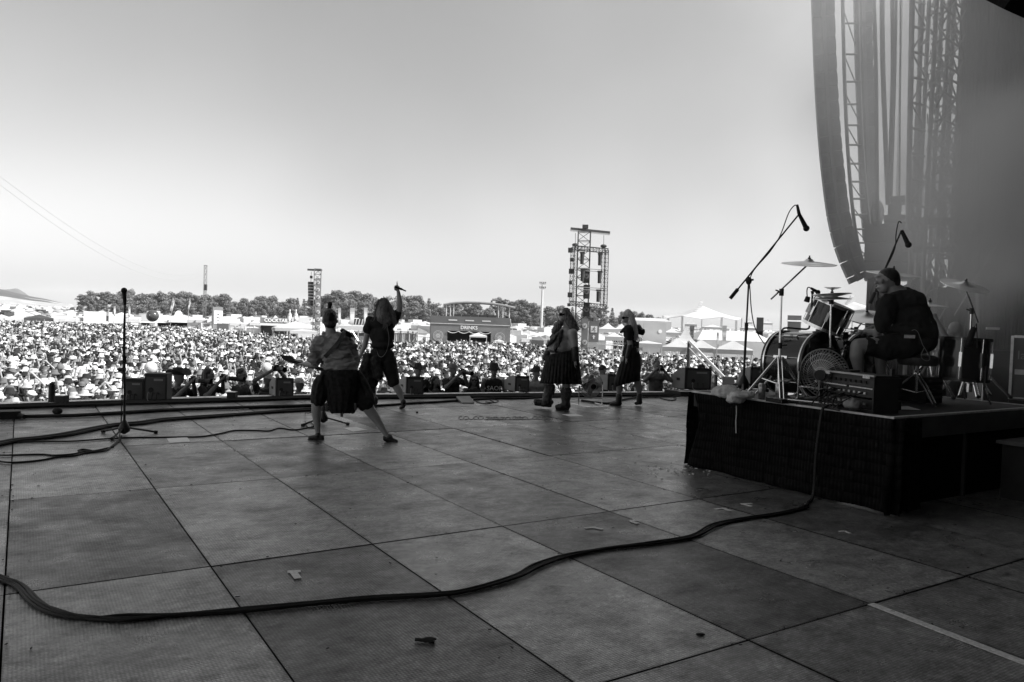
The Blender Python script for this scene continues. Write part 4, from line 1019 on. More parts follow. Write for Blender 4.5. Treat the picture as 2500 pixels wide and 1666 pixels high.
# camp of countless little tents and cars beyond
csrc = bpy.data.collections.new('camp_source')
for i in range(8):
    m = MB(); w_, h_ = crng.uniform(2.2, 4), crng.uniform(1.3, 2.3)
    if i % 3 == 0: m.box((0, 0, h_ * .35), (w_ * 1.5, w_ * .7, h_ * .7)); m.box((0, 0, h_ * .85), (w_ * .9, w_ * .62, h_ * .35))
    else: m.add([(-w_ / 2, -w_ / 2, h_ * .6), (w_ / 2, -w_ / 2, h_ * .6), (w_ / 2, w_ / 2, h_ * .6), (-w_ / 2, w_ / 2, h_ * .6), (0, 0, h_ * .95)], [(0, 1, 4), (1, 2, 4), (2, 3, 4), (3, 0, 4)]); m.box((0, 0, h_ * .3), (w_ * .95, w_ * .95, h_ * .58))
    bo = bpy.data.objects.new('camp_tent', m.mesh('camp_tent', [M_canvas, M_canvas, M_canvasg, M_dark, M_mid, M_canvas, M_canvas, M_canvasg][i])); csrc.objects.link(bo)
pts, rots, scls, idx = [], [], [], []
for i in range(2600):
    px = crng.uniform(-30, 2150); Y = (crng.uniform(115, 300) if px > 520 else crng.uniform(130, 900)) if crng.random() < .8 else crng.uniform(300, 700)
    if 180 < px < 1610 and Y > 290: continue
    p = at(px, 800, Y); p.z = GROUND; pts.append(p); rots.append((0, 0, crng.uniform(0, 6.28))); k = crng.uniform(.7, 1.25); scls.append((k, k, k)); idx.append(crng.randrange(8))
tag(instancer('campsite', pts, rots, scls, idx, csrc), kind='stuff')
# beach balls over the crowd
def ball(label, px, py, rpx, Y, mt, mt2):
    c = at(px, py, Y); R_ = rpx * pxw(Y); o = empty('beach_ball', c, label, 'beach ball'); m = MB(); m.ell(c, R_, None, 24, 16); m.build('skin', mt, o, True, 80); m = MB(); m.cyl(c + Vector((0, -R_ * 1.0, R_ * .12)), c + Vector((0, -R_ * 1.03, R_ * .12)), R_ * .06, None, 8); m.build('valve', mt2, o)
ball('dark shiny beach ball floating above the crowd', 372.5, 771.5, 14.5, 40, mat('dark_vinyl', .06, .12, .1, 2, spec=.8), M_white)
ball('pale beach ball above the crowd behind the monitor pair', 368, 898, 15, 21, mat('pale_vinyl', .62, .3, .1, 2, spec=.6), M_greypaint)
ball('pale patterned beach ball held up near the raised camera', 651, 898, 13, 20, mat('pale_vinyl', .62), M_greypaint)
# camera jib reaching over the crowd
o = empty('camera_jib', gz(at(1690, 840, 40)), 'long white camera jib slanting down over the crowd on the right', 'camera crane')
a, b_ = at(1683, 834, 40), at(1778, 932, 24); m = MB(); m.cyl(a, b_, .07, .05, 6); m.cyl(a + Vector((.0, 0, -.35)), b_ + Vector((0, 0, -.25)), .03, None, 6); m.build('arm', M_canvas, o)
m = MB(); m.box(b_, (.3, .3, .3)); m.build('camera_head', M_darkprint, o); m = MB(); m.cyl(gz(a) + Vector((0, 0, 0)), a, .1, None, 8); m.build('column', M_dark, o)
# ================================================================== RIGHT WING: SPEAKER HANG, TOWER, SMOKE
class Zm:
    """reading a crop of the photograph: crop origin, crop magnification, forward distance"""
    def __init__(s, ox, oy, k, Y): s.ox, s.oy, s.k, s.Y = ox, oy, k, Y
    def p(s, x, y, d=0.0): return at(s.ox + x / s.k, s.oy + y / s.k, s.Y + d)
    def r(s, r): return r / s.k * s.Y / FPX
M_cab = mat('speaker_cabinet', 0.05, 0.6, 0.2, 3)
M_grille = mat('speaker_grille', 0.03, 0.6, 0.3, 60, metal=.2)
YA = 21.0
def hang(label, pts, wpx, Y, depth, group):
    """pts: (px, py) of the left edge from the top down; cabinets hang along that curve"""
    top = at(pts[0][0], pts[0][1], Y); o = empty('line_array', top, label, 'speaker array', group)
    P = smoothpath([at(a, b_, Y) for a, b_ in pts], 12); f = (VD * .55 + UD * -.45).normalized(); r = Vector((f.y, -f.x, 0))
    path = [P[0]]; acc = 0.0
    for a, b_ in zip(P, P[1:]):
        acc += (b_ - a).length
        if acc > .40: path.append(b_); acc = 0.0
    if acc > .1: path.append(P[-1])
    for a, b_ in zip(path, path[1:]):
        d = (b_ - a); L_ = d.length; d.normalize(); W = wpx * pxw(Y); back = r.cross(d); back = back if back.dot(f) < 0 else -back
        M_ = Matrix((r, -back, -d)).transposed(); c = (a + b_) / 2 + r * (W / 2)
        m = MB(); m.box(c, (W, depth, L_ - .022), M_); m.build('speaker_box', M_cab, o)
        sp_ = o.children[-1]
        m = MB(); m.box(c - back * -.0 + back * (depth / 2 + .004), (W * .82, .02, L_ * .62), M_)
        for k in range(3): m.box(c - r * (W / 2 + .004) + back * (-depth * .3 + depth * .3 * k), (.02, depth * .2, L_ * .5), M_)
        m.build('rear_panel', M_grille, sp_)
    for s in (-.02, 1.02):
        m = MB()
        for a, b_ in zip(path, path[1:]): m.beam(a + r * (wpx * pxw(Y) * s), b_ + r * (wpx * pxw(Y) * s), .05, .1)
        m.build('rigging_rail', M_blackmetal, o)
    return o
hang('big curved line array nearest the crowd, its lower end bent towards the stage', [(x + 24, y) for x, y in ((1984, -60), (1990, 120), (1996, 240), (2003, 340), (2012, 430), (2024, 520), (2040, 590), (2058, 640), (2078, 683))], 46, 21, .55, 'flown speaker arrays')
hang('second, darker speaker array hanging right behind the big curved one', [(2106, -60), (2110, 140), (2116, 300), (2120, 420), (2124, 500), (2130, 585)], 24, 22, .45, 'flown speaker arrays')
o = empty('array_frame', at(2075, 100, 21.6), 'ladder frame hanging between the two speaker arrays', 'rigging')
m = MB(); R1 = [at(a, b_, 21.7) for a, b_ in ((2056, -60), (2062, 200), (2072, 400), (2088, 560), (2114, 668))]; R2 = [at(a, b_, 21.7) for a, b_ in ((2092, -60), (2098, 200), (2108, 400), (2124, 560), (2146, 668))]
R1 = smoothpath(R1, 8); R2 = smoothpath(R2, 8); m.tube(R1, .05, 6); m.tube(R2, .05, 6); m.build('rail', M_blackmetal, o)
m = MB()
for i in range(0, len(R1), 2): m.cyl(R1[i], R2[i], .03, None, 5)
for i in range(0, len(R1) - 3, 3): m.cyl(R1[i], R2[i + 3], .018, None, 4)
m.build('rung', M_blackmetal, o)
# block of speakers flown on a chain hoist
Y = 20.5; c = at(2185, 617, Y); o = empty('speaker_stack', c, 'wide block of stacked speakers flown below the chain hoist', 'speaker stack'); f = (VD * .7 - UD * .4).normalized(); r = Vector((f.y, -f.x, 0)); M3 = Matrix((r, -f, ZD)).transposed()
for i in range(3):
    for j in range(2):
        m = MB(); cc = at(2152 + 66 * j, 572 + 46 * i, Y); m.box(cc, (.70, .8, .475), M3); m.build('speaker_box', M_cab, o)
        m = MB(); m.box(cc - f * .41, (.56, .02, .36), M3); m.build('rear_panel', M_grille, o.children[-1])
m = MB(); m.box(at(2185, 541, Y), (1.5, .5, .14), M3); m.build('hanging_bar', M_blackmetal, o)
o = empty('chain_hoist', at(2192, 500, Y), 'boxy chain hoist hanging from a chain above the flown speaker block', 'hoist')
m = MB(); m.box(at(2192, 490, Y), (.6, .35, .16), M3); m.box(at(2184, 515, Y), (.3, .32, .46), M3); m.build('motor', M_cab, o); m = MB()
a, b_ = at(2204, -60, Y), at(2190, 480, Y); nl = 120
for i in range(nl):
    p, q = a.lerp(b_, i / nl), a.lerp(b_, (i + 1.25) / nl); s_ = Vector((.022, 0, 0)) if i % 2 else Vector((0, .022, 0)); m.cyl(p + s_, q + s_, .009, None, 4, False); m.cyl(p - s_, q - s_, .009, None, 4, False)
m.build('chain', M_steel, o)
for i, (x0, xm, x1, yb, th, q) in enumerate(((2131, 2138, 2142, 540, .05, 'leftmost'), (2153, 2155, 2168, 500, .06, 'second'), (2178, 2180, 2172, 480, .055, 'third'), (2189, 2186, 2176, 480, .03, 'fourth'), (2199, 2198, 2196, 500, .022, 'rightmost'))):
    m = MB(); m.tube(smoothpath([at(x0, -60, 20), at(xm, 150, 20), at((xm + x1) / 2, 330, 20), at(x1, yb, 20)], 6), th, 6); tag(m.build('rigging_cable', M_rubber), f'{q} of the thick cables hanging between the arrays and the truss tower', 'cable', 'cables hanging beside the arrays')
m = MB()
for k in range(4): m.tube([at(2142, 522, 20) + Vector((cos(t) * (.16 - .02 * k), .03 * k, sin(t) * (.34 - .03 * k))) for t in [2 * pi * i / 18 for i in range(19)]], .014, 5)
tag(m.build('cable_coil', M_rubber), 'coil of cable hanging left of the chain hoist', 'cable')
# scaffold tower
o = empty('stage_tower', at(2285, 800, 17.5) * 1.0, 'tall truss and scaffold tower at the stage corner, half lost in smoke', 'tower'); o.location.z = 0
def tl(px0, py0, px1, py1, Y0, Y1=None): return at(px0, py0, Y0), at(px1, py1, Y1 or Y0)
Yt = 17.5
m = MB(); m.cyl(*tl(2228, -60, 2217, 560, Yt), .06, None, 8); m.cyl(*tl(2248, -60, 2240, 560, Yt + .6), .05, None, 8); m.build('main_chord', M_scaff, o)
m = MB(); ys = list(range(-60, 600, 62))
for i, y in enumerate(ys):
    a = at(2228 - (y + 60) / 620 * 11, y, Yt); b_ = at(2258, y + 8, Yt + .8); m.cyl(a, b_, .03, None, 5); c = at(2258, y + 62, Yt + .8); 
    if i < len(ys) - 1: m.cyl(a, c, .022, None, 5) if i % 2 else m.cyl(at(2228 - (y + 122) / 620 * 11, y + 62, Yt), b_, .022, None, 5)
m.build('lacing', M_scaff, o)
m = MB(); trr = random.Random(8)
for k, (x, dY) in enumerate(((2256, .8), (2272, 1.6), (2290, .4), (2304, 1.4), (2322, .9), (2334, 1.8))):
    a = at(x, -60, Yt + dY); b_ = Vector((a.x, a.y, 0)); m.cyl(b_, a, .05, None, 6)
m.build('standard_tube', M_scaff, o)
m = MB()
for z in [0.3 + .62 * i for i in range(22)]:
    xs = [2256, 2290, 2322]; P_ = [at(x, 500, Yt + d) for x, d in ((2256, .8), (2290, .4), (2322, .9), (2334, 1.8), (2304, 1.4), (2272, 1.6))]
    for a, b_ in zip(P_, P_[1:]):
        a2, b2 = Vector((a.x, a.y, z)), Vector((b_.x, b_.y, z)); m.cyl(a2, b2, .028, None, 5, False)
        if trr.random() < .6: m.cyl(a2, b2 + Vector((0, 0, .62)), .022, None, 4, False)
        if trr.random() < .5: m.cyl(b2, a2 + Vector((0, 0, .62)), .022, None, 4, False)
m.build('scaffold_lacing', M_scaff, o)
m = MB()
for i in range(240):                               # loops of cable, clamps and tape ends all over the tower
    x = trr.uniform(2262, 2334); y = trr.uniform(-50, 700); p = at(x, y, Yt + trr.uniform(.2, 1.7)); q = p + Vector((trr.uniform(-.18, .18), trr.uniform(-.1, .1), trr.uniform(-.45, .25)))
    m.tube([p, (p + q) / 2 + Vector((trr.uniform(-.15, .15), 0, -.1)), q], trr.uniform(.01, .028), 4)
m.build('cable_loops', M_steel, o)['kind'] = 'stuff'
m = MB(); m.box(at(2265, 610, Yt + 1) , (.9, .8, .08)); m.box(at(2262, 540, Yt + .9), (1.0, .8, .06)); m.build('platform', M_blackwood, o)
# dark cloth added behind the tower foot to block the bright sky
m = MB(); pts = []; vv = 9.02
mm = MB(); q0 = at(2118, 700, 18.6); q1 = at(2334, 700, 18.6); K = 80; pv_ = None
for i in range(K + 1):
    q = q0.lerp(q1, i / K) + Vector((0, .05 * sin(i * 1.7) + .04 * mnoise.noise(Vector((i * .3, 0, 0))), 0)); hh = 2.75 + .12 * sin(i * .16)
    if pv_: mm.quad(Vector((pv_.x, pv_.y, .0)), Vector((q.x, q.y, .0)), Vector((q.x, q.y, hh)), Vector((pv_.x, pv_.y, hh)))
    pv_ = q
ws = mm.build('sky_block_cloth', mat('grey_wing_drape', .05), None, True, 80); ws.modifiers.new('s', 'SOLIDIFY').thickness = .02; tag(ws, 'head high dark cloth added behind the truss tower foot to block bright sky', 'screen')
# near dark beam at the top right
a, b_ = at(2335, -40, 3.6), at(2560, 72, 2.9); m = MB(); ax = (b_ - a).normalized(); nn = Vector((.3, 0, 1)); nn = (nn - ax * nn.dot(ax)).normalized(); bb = ax.cross(nn)
m.prism([a - bb * .2, a + bb * .2, a + bb * .2 + nn * .9, a - bb * .2 + nn * .9], b_ - a); o = m.build('black_banner', M_blackcloth); tag(o, 'black drape edge hanging close to the camera in the top right corner', 'drape')
# flight case and door bars at the right
Y = 10.5; c = at(2530, 898, Y); o = empty('flight_case', Vector((c.x, c.y, .0)), 'grey flight case with pale edges and cut off lettering at the right picture edge', 'flight case')
f = Vector((-c.x, -c.y, 0)).normalized(); r = Vector((-f.y, f.x, 0)); z0, z1 = at(2480, 975, Y).z, at(2480, 822, Y).z; W = .62; M3 = Matrix((r, -f, ZD)).transposed(); cz = (z0 + z1) / 2; cc = Vector((c.x, c.y, cz)) + r * .02
m = MB(); m.box(cc - f * .3, (W, .6, z1 - z0), M3); m.build('case_body', mat('case_laminate', .07, .5, .15, 4), o)
for s in (-1, 1): m = MB(); m.box(cc + r * s * W / 2, (.035, .04, z1 - z0 + .02), M3); m.build('edge_rail', M_alu, o)
for s in (-1, 1): m = MB(); m.box(cc + ZD * s * (z1 - z0) / 2, (W - .04, .04, .035), M3); m.build('edge_rail', M_alu, o)
m = MB(); m.box(cc + f * .01 - r * .2 - ZD * .06, (.13, .02, .07), M3); m.build('handle', M_steel, o)
text_on(o, 'lan', cc + f * .015 - r * .15 + ZD * .17, r, f, .17, mat('grey_stencil', .2, .6), ext=.002)
m = MB(); m.box((cc.x, cc.y, z0 / 2) , (W, .6, max(.05, z0)), M3); m.build('dolly', M_blackwood, o)
# thin slot of light in the drape and a tall cabinet behind the drums
# ================================================================== DRUM RISER
RU0, RU1, RV0, RV1, RZ = 6.08, 8.75, 3.58, 5.85, 0.8
riser = empty('drum_riser', uv((RU0 + RU1) / 2, (RV0 + RV1) / 2), 'black skirted drum riser with bright metal edges', 'drum riser')
def ubox(m, u0, u1, v0, v1, z0, z1): return m.prism([uv(u0, v0, z0), uv(u1, v0, z0), uv(u1, v1, z0), uv(u0, v1, z0)], (0, 0, z1 - z0))
for i, (v0, v1) in enumerate(((RV0, (RV0 + RV1) / 2 - .003), ((RV0 + RV1) / 2 + .003, RV1))): m = MB(); ubox(m, RU0 + .02, RU1 - .02, v0 + .02, v1 - .02, RZ - .16, RZ - .004); m.build('deck_board', M_blackwood, riser)
for (u0, u1, v0, v1) in ((RU0, RU0 + .02, RV0, RV1), (RU1 - .02, RU1, RV0, RV1), (RU0 + .021, RU1 - .021, RV0, RV0 + .045), (RU0 + .021, RU1 - .021, RV1 - .02, RV1)): m = MB(); ubox(m, u0, u1, v0, v1, RZ - .012, RZ + .004); m.build('edge_profile', M_edge, riser)
m = MB(); ubox(m, RU0 + .3, RU1 - .002, RV0 - .004, RV0 + .016, RZ - .19, RZ - .014); m.build('rear_beam', mat('dull_alu', .10, .55, .2, 5, metal=.3), riser)
for u in (RU0 + .1, (RU0 + RU1) / 2, RU1 - .1):
    for v in (RV0 + .1, RV1 - .1): m = MB(); m.cyl(uv(u, v, 0), uv(u, v, RZ - .16), .03, None, 8); m.build('leg', M_blackmetal, riser)
def skirt(name, a, b_, flare, folds=60):
    m = MB(); rows = 9; K = folds * 3; ax = (b_ - a).normalized(); nn = Vector((ax.y, -ax.x, 0)); prev = None
    for i in range(K + 1):
        t = i / K; colp = []
        for j in range(rows):
            s = j / (rows - 1); p = a.lerp(b_, t); z = (RZ - .014) * (1 - s) + .008 * s
            wv = (.012 * sin(t * folds * 1.3 + 2.0 * mnoise.noise(Vector((t * 6, 2, 2)))) + .045 * mnoise.noise(Vector((t * 7, s * 1.5, 3)))) * (.25 + s) + flare * (s ** 3) * (.5 + .5 * mnoise.noise(Vector((t * 3, 0, 9))))
            if t < .03: wv += .05 * sin(s * 3.1) * (1 - t / .03) * -1
            colp.append(Vector((p.x, p.y, z)) + nn * (wv + .012) + ax * (.05 * sin(s * 5) * (1 - t) ** 8))
        if prev:
            for j in range(rows - 1): m.quad(prev[j], colp[j], colp[j + 1], prev[j + 1])
        prev = colp
    o = m.build(name, M_blackcloth, riser, True, 80); o.modifiers.new('s', 'SOLIDIFY').thickness = .006
skirt('skirt', uv(RU0 - .005, RV1 - .06), uv(RU0 - .005, RV0 - .10), .03, 22)
skirt('skirt', uv(RU0 - .09, RV0 - .012), uv(RU0 + .36, RV0 - .012), .03, 6)
skirt('skirt', uv(RU1, RV1 + .012), uv(RU0 - .01, RV1 + .012), .04, 30)
m = MB(); ubox(m, RU0 + .36, RU1, RV0 + .10, RV0 + .12, .004, RZ - .165); m.build('under_shade_sheet', M_blackcloth, riser)  # black sheet added as the darkness under the riser
st = empty('riser_stairs', uv(8.4, 2.9), 'dark wooden steps leading up the back of the drum riser', 'stairs')
for i, (v0, v1, z) in enumerate(((3.02, 3.5, .54), (2.5, 2.98, .27))):
    m = MB(); ubox(m, 7.62 + .28 * i, 9.3, v0, v1, z - .03, z); m.build('tread', mat('worn_tread', .09, .7, .3, 6), st)
    m = MB(); ubox(m, 7.66 + .28 * i, 9.26, v0 + .01, v0 + .04, .005, z - .032); m.build('stair_riser', M_blackwood, st)
for u in (7.7, 9.2): m = MB(); m.prism([uv(u, 2.55, 0), uv(u, 3.48, 0), uv(u, 3.48, .5), uv(u, 2.97, .5), uv(u, 2.97, .235), uv(u, 2.55, .235)], UD * .04); m.build('stringer', M_blackwood, st)
m = MB()
for a, b_ in (((2222, 1122), (2240, 1125)), ((2262, 1130), (2286, 1134)), ((2338, 1142), (2412, 1156))): p, q = fl(*a, .01), fl(*b_, .01); m.beam(p, q, .012, .004)
tag(m.build('floor_tape', M_tape), 'short broken white tape line in the dark beside the riser steps', 'tape')
# ================================================================== DRUM KIT (forward = VD, the drummer faces the crowd)
M_shell = mat('black_drum_shell', .015, .15, .1, 4, spec=.6); M_head = mat('white_drum_head', .7, .4, .05, 5); M_hoopblack = mat('black_hoop', .02, .25, .1, 5, spec=.6)
def frame(ax):
    z = Vector(ax).normalized(); x = z.orthogonal().normalized() if abs(z.z) > .99 else Vector((0, 0, 1)).cross(z).normalized(); y = z.cross(x); return Matrix((x, y, z)).transposed()
def drum(o, c, ax, R_, L_, top=M_head, hoop=M_chrome, lugs=8, prefix=''):
    """shell centred at c along ax; parts under o"""
    M_ = frame(ax); z = M_ @ Vector((0, 0, 1)); x = M_ @ Vector((1, 0, 0)); y = M_ @ Vector((0, 1, 0))
    m = MB(); m.lathe([(R_, -L_ / 2), (R_, L_ / 2)], c, M_, 36); m.build('shell', M_shell, o, True)
    for s, mt in ((1, top), (-1, M_shell)):
        m = MB(); m.lathe([(0, s * (L_ / 2 + .004)), (R_ * .97, s * (L_ / 2 + .004)), (R_, s * L_ / 2)], c, M_, 36); m.build('drum_head', mt, o, True)
        m = MB(); m.lathe([(R_ - .004, s * (L_ / 2 - .012)), (R_ + .014, s * (L_ / 2 - .012)), (R_ + .014, s * (L_ / 2 + .02)), (R_ - .004, s * (L_ / 2 + .02))], c, M_, 36, True); m.build('hoop', hoop, o, True, 40)
    for k in range(lugs):
        a = 2 * pi * k / lugs + .2; d = x * cos(a) + y * sin(a); p = c + d * (R_ + .012); m = MB(); m.beam(p - z * L_ * .18, p + z * L_ * .18, .025, .025, up=d); m.cyl(p - z * (L_ / 2), p + z * (L_ / 2 + .01), .004, None, 5); m.build('lug', M_chrome, o)
def cymbal(o, c, ax, R_, mt=M_bronze, bell=.18):
    M_ = frame(ax); m = MB(); pr = [(0, .028 * R_ / .2), (R_ * bell * .6, .024 * R_ / .2), (R_ * bell, .006 * R_ / .2), (R_ * .6, -.006), (R_, -.02)]; m.lathe(pr + [(r_, z - .003) for r_, z in reversed(pr)], c, M_, 44); m.build('cymbal', mt, o, True, 60)
    z = M_ @ Vector((0, 0, 1)); m = MB(); m.cyl(c - z * .02, c + z * .065, .007, None, 6); m.cyl(c + z * .02, c + z * .045, .016, None, 8); m.build('wing_nut', M_blackmetal, o)
def tripod(o, base, h, spread, n=3, mt=M_chrome, a0=0.3, name='leg', r_=.011, double=True, hub=None):
    hub = hub or h
    for k in range(n):
        a = a0 + 2 * pi * k / n; e = base + Vector((cos(a) * spread, sin(a) * spread, .015)); t = base + Vector((cos(a) * .02, sin(a) * .02, hub)); m = MB()
        side = Vector((-sin(a), cos(a), 0)) * .018
        if double: m.cyl(t + side, e + side, r_ * .8, None, 5); m.cyl(t - side, e - side, r_ * .8, None, 5)
        else: m.cyl(t, e, r_, None, 6)
        m.cyl(base + Vector((0, 0, hub * .35)), t.lerp(e, .55), r_ * .6, None, 4); leg = m.build(name, mt, o)
        m = MB(); m.ell(e, (.025, .025, .02), None, 8, 5); m.build('rubber_foot', M_rubber, leg)
def onr(px, py): return fl(px, py, RZ)
# bass drums
kc = [at(1955, 893, 8.05), at(2055, 886, 8.45)]
for i, c in enumerate(kc):
    c = Vector((c.x, c.y, RZ + .345)); o = empty('bass_drum', Vector((c.x, c.y, RZ)), ('black bass drum nearest the microphone stands', 'second black bass drum, nearer to the drummer\'s knee')[i], 'drum', 'bass drums on the riser')
    drum(o, c, VD, .325, .46, M_shell, M_hoopblack, 8)
    for s in (-1, 1): m = MB(); m.lathe([(.328, -.012), (.345, -.012), (.345, .004), (.328, .004)], c + VD * (s * .215), frame(VD), 40, True); m.build('hoop_trim', M_chrome, o, True, 40)
    for s in (-1, 1): m = MB(); p = c + UD * s * .25 + VD * .12 - ZD * .1; m.cyl(p, Vector((p.x, p.y, RZ + .01)) + UD * s * .18 + VD * .1, .011, None, 6); m.build('spur', M_chrome, o)
    if i == 1: text_on(o, 'tama', c - VD * .0 + UD * -.33 + ZD * .03, -VD * 1.0, -UD, .07, M_lightprint, name='lettering', ext=.001)
# rack tom
zt = Zm(1820, 680, 5.227, 8.0)
c = zt.p(1055, 480); ax = (zt.p(1110, 370, 0) - zt.p(1040, 590, 0)); ax = (ax.normalized() + Vector((.12, -.42, 0)) * .55).normalized()
o = empty('rack_tom', c, 'black rack tom tilted towards the drummer above the bass drum', 'drum'); drum(o, c, ax, .20, .26, M_head, M_chrome, 8)
m = MB(); m.cyl(c - ax * .1, Vector((c.x, c.y, RZ + .58)), .013, None, 8); m.build('tom_mount', M_chrome, o)
o2 = empty('snare_drum', at(2095, 830, 8.4), 'flat snare drum in front of the drummer', 'drum'); drum(o2, at(2095, 832, 8.4), Vector((.05, -.05, 1)), .18, .15, M_head, M_chrome, 10); b_ = at(2095, 838, 8.4); tripod(o2, Vector((b_.x, b_.y, RZ)), b_.z - RZ - .1, .22, 3)
# cymbal stands
def cstand(label, base_px, base_py, elbow, tip, tilt, R_, Y=None, group='cymbals round the drum kit', counter=None, hub=.42, mt=M_bronze, boom_d=0.0):
    b_ = onr(base_px, base_py) if Y is None else at(base_px, base_py, Y); b_.z = RZ; Yb = b_.y
    o = empty('cymbal_stand', b_, label, 'cymbal', group); e = at(*elbow, Yb); t = at(*tip, Yb + boom_d)
    tripod(o, b_, .5, .34, 3, hub=hub)
    m = MB(); m.cyl(b_ + ZD * .04, b_.lerp(e, .5), .014, None, 8); m.cyl(b_.lerp(e, .5), e, .011, None, 8); m.build('pole', M_chrome, o)
    m = MB(); p = b_.lerp(e, .5); m.cyl(p - ZD * .03, p + ZD * .03, .022, None, 8); m.beam(p, p + Vector((.07, 0, .01)), .014); m.cyl(e - ZD * .035, e + ZD * .035, .024, None, 8); m.beam(e, e + Vector((-.06, 0, .02)), .013); m.build('clamp', M_blackmetal, o)
    if counter: m = MB(); m.cyl(at(*counter, Yb), t, .009, None, 7); m.build('boom', M_chrome, o)
    else: m = MB(); m.cyl(e, t, .009, None, 7); m.build('boom', M_chrome, o)
    cymbal(o, t + Vector(tilt).normalized() * .015, tilt, R_, mt); return o
cstand('big crash cymbal on a boom over the left end of the drum kit', 1900, 974, (1908, 714), (1975, 644), (-.02, -.17, 1), .262, counter=(1882, 731))
cstand('crash cymbal right behind the head of the drummer', 2150, 948, (2150, 760), (2180, 668), (.05, -.17, 1), .27, Y=8.3)
cstand('tilted ride cymbal low between tom and drummer', 2068, 930, (2090, 806), (2116, 772), (-.1, -.32, 1), .24, Y=8.5)
cstand('china cymbal tilted up at the far right of the kit', 2362, 966, (2372, 760), (2355, 697), (.1, -.38, 1), .262, counter=(2388, 788))
o = cstand('thin cymbal seen edge on behind the drummer\'s shoulder', 2268, 955, (2268, 780), (2270, 747), (0, -.03, 1), .18, Y=8.2)
o = cstand('stacked hi-hat pair over the rack tom', 2022, 968, (2030, 735), (2031, 729), (-.05, -.05, 1), .185, Y=7.7); c2 = at(2031, 724, 7.7); cymbal(o, c2, (.06, -.04, -1), .185); cymbal(o, at(2032, 707, 7.7), (0, .05, -1), .08)
# floor tom
c = at(2348, 878, 7.9); o = empty('floor_tom', Vector((c.x, c.y, RZ)), 'deep black floor tom at the right of the kit', 'drum'); ht = at(2348, 829, 7.9).z; hb = at(2348, 925, 7.9).z; drum(o, Vector((c.x, c.y, (ht + hb) / 2)), (.03, .0, 1), .25, ht - hb, M_head, M_hoopblack, 8)
for k in range(3):
    a = .9 + 2 * pi * k / 3; p = Vector((c.x + cos(a) * .26, c.y + sin(a) * .26, hb + .15)); m = MB(); m.tube([p, Vector((p.x, p.y, hb - .08)), Vector((p.x + cos(a) * .08, p.y + sin(a) * .08, RZ + .02))], .01, 6); m.build('leg', M_chrome, o)
o = empty('drum_stand', onr(2366, 968), 'chrome double braced stand under the floor tom', 'stand'); b_ = Vector(o.location); m = MB(); m.cyl(b_ + ZD * .05, b_ + ZD * .55, .028, None, 8); m.build('pole', M_chrome, o); tripod(o, b_, .42, .42, 3, a0=-.25, double=False, r_=.016)
m = MB(); p = onr(2285, 985); m.box(p + ZD * .13 + VD * .2, (.3, .36, .26), STAGE_M); o = m.build('pedal_case', M_blackcloth); tag(o, 'black case standing between throne and floor tom', 'case'); m = MB()
for k in range(4): m.box(p + ZD * (.06 + .055 * k) + VD * .012, (.26, .012, .025), STAGE_M)
m.build('slat', M_rubber, o)
# throne
b_ = onr(2236, 984); o = empty('drum_throne', b_, 'round black drum throne on a chrome tripod under the drummer', 'stool'); tz = at(2232, 880, b_.y).z
m = MB(); m.lathe([(0, -.05), (.17, -.05), (.19, -.02), (.19, .03), (.15, .055), (0, .06)], (b_.x, b_.y, tz), None, 22); m.build('seat', M_leather, o, True)
m = MB(); m.cyl(b_ + ZD * .12, Vector((b_.x, b_.y, tz - .05)), .016, None, 8); m.build('post', M_chrome, o); m = MB(); m.cyl(b_ + ZD * .27, b_ + ZD * .33, .03, None, 8); m.beam(b_ + ZD * .3, b_ + ZD * .3 + Vector((-.07, -.02, 0)), .015); m.build('clamp', M_chrome, o); tripod(o, b_, .3, .3, 3, a0=.6, hub=.3)
# ---- microphones
def mic_head(m, p, d, L_=.16, r_=.026, ball=None):
    d = Vector(d).normalized(); m.cyl(p, p + d * L_ * .7, r_ * .55, r_ * .8, 10); m.ell(p + d * L_ * .82, ball or r_ * 1.05, None, 12, 8)
def mic_stand(label, base, top, boom=None, counter=None, micdir=(0, 0, 1), spread=.36, a0=.4, micsize=1.0, group='microphone stands on stage', z=0, straight=True, windscreen=False, flat=True):
    base = Vector(base); top = Vector(top); o = empty('microphone_stand', base, label, 'microphone stand', group)
    hubz = .16
    m = MB(); m.lathe([(.015, .02), (.06, .05), (.065, .09), (.035, .15), (.018, .18)], base, None, 12); m.build('base_hub', M_blackmetal, o, True)
    for k in range(3):
        a = a0 + 2 * pi * k / 3; e = base + Vector((cos(a) * spread, sin(a) * spread, .018)); m = MB(); m.cyl(base + ZD * .10, e, .012, None, 6); lg = m.build('leg', M_blackmetal, o); m = MB(); m.cyl(base.lerp(e, .9) + ZD * .006, e, .02, None, 8); m.build('rubber_foot', M_rubber, lg)
    m = MB(); mid = base.lerp(top, .58); m.cyl(base + ZD * .15, mid, .014, None, 8); m.cyl(mid, top, .010, None, 8); m.build('pole', M_blackmetal, o); m = MB(); m.cyl(mid - ZD * .03, mid + ZD * .05, .02, None, 8); m.build('clutch', M_blackmetal, o)
    tip = top
    if boom is not None:
        m = MB(); m.ell(top, (.035, .035, .045), None, 8, 6); m.beam(top, top + Vector((.05, 0, .015)), .02); m.build('boom_clamp', M_blackmetal, o); m = MB(); m.cyl(counter, boom, .009, None, 7); m.build('boom', M_blackmetal, o)
        m = MB(); cd = (Vector(counter) - Vector(boom)).normalized(); m.cyl(Vector(counter) - cd * .13, Vector(counter), .02, None, 8); m.build('counterweight', M_blackmetal, o); tip = Vector(boom)
    m = MB(); mic_head(m, tip, micdir, .17 * micsize, .026 * micsize, .034 if windscreen else None); m.build('microphone', M_rubber, o, True)
    return o, tip
Ym = 8.35
b_ = onr(1814, 957)
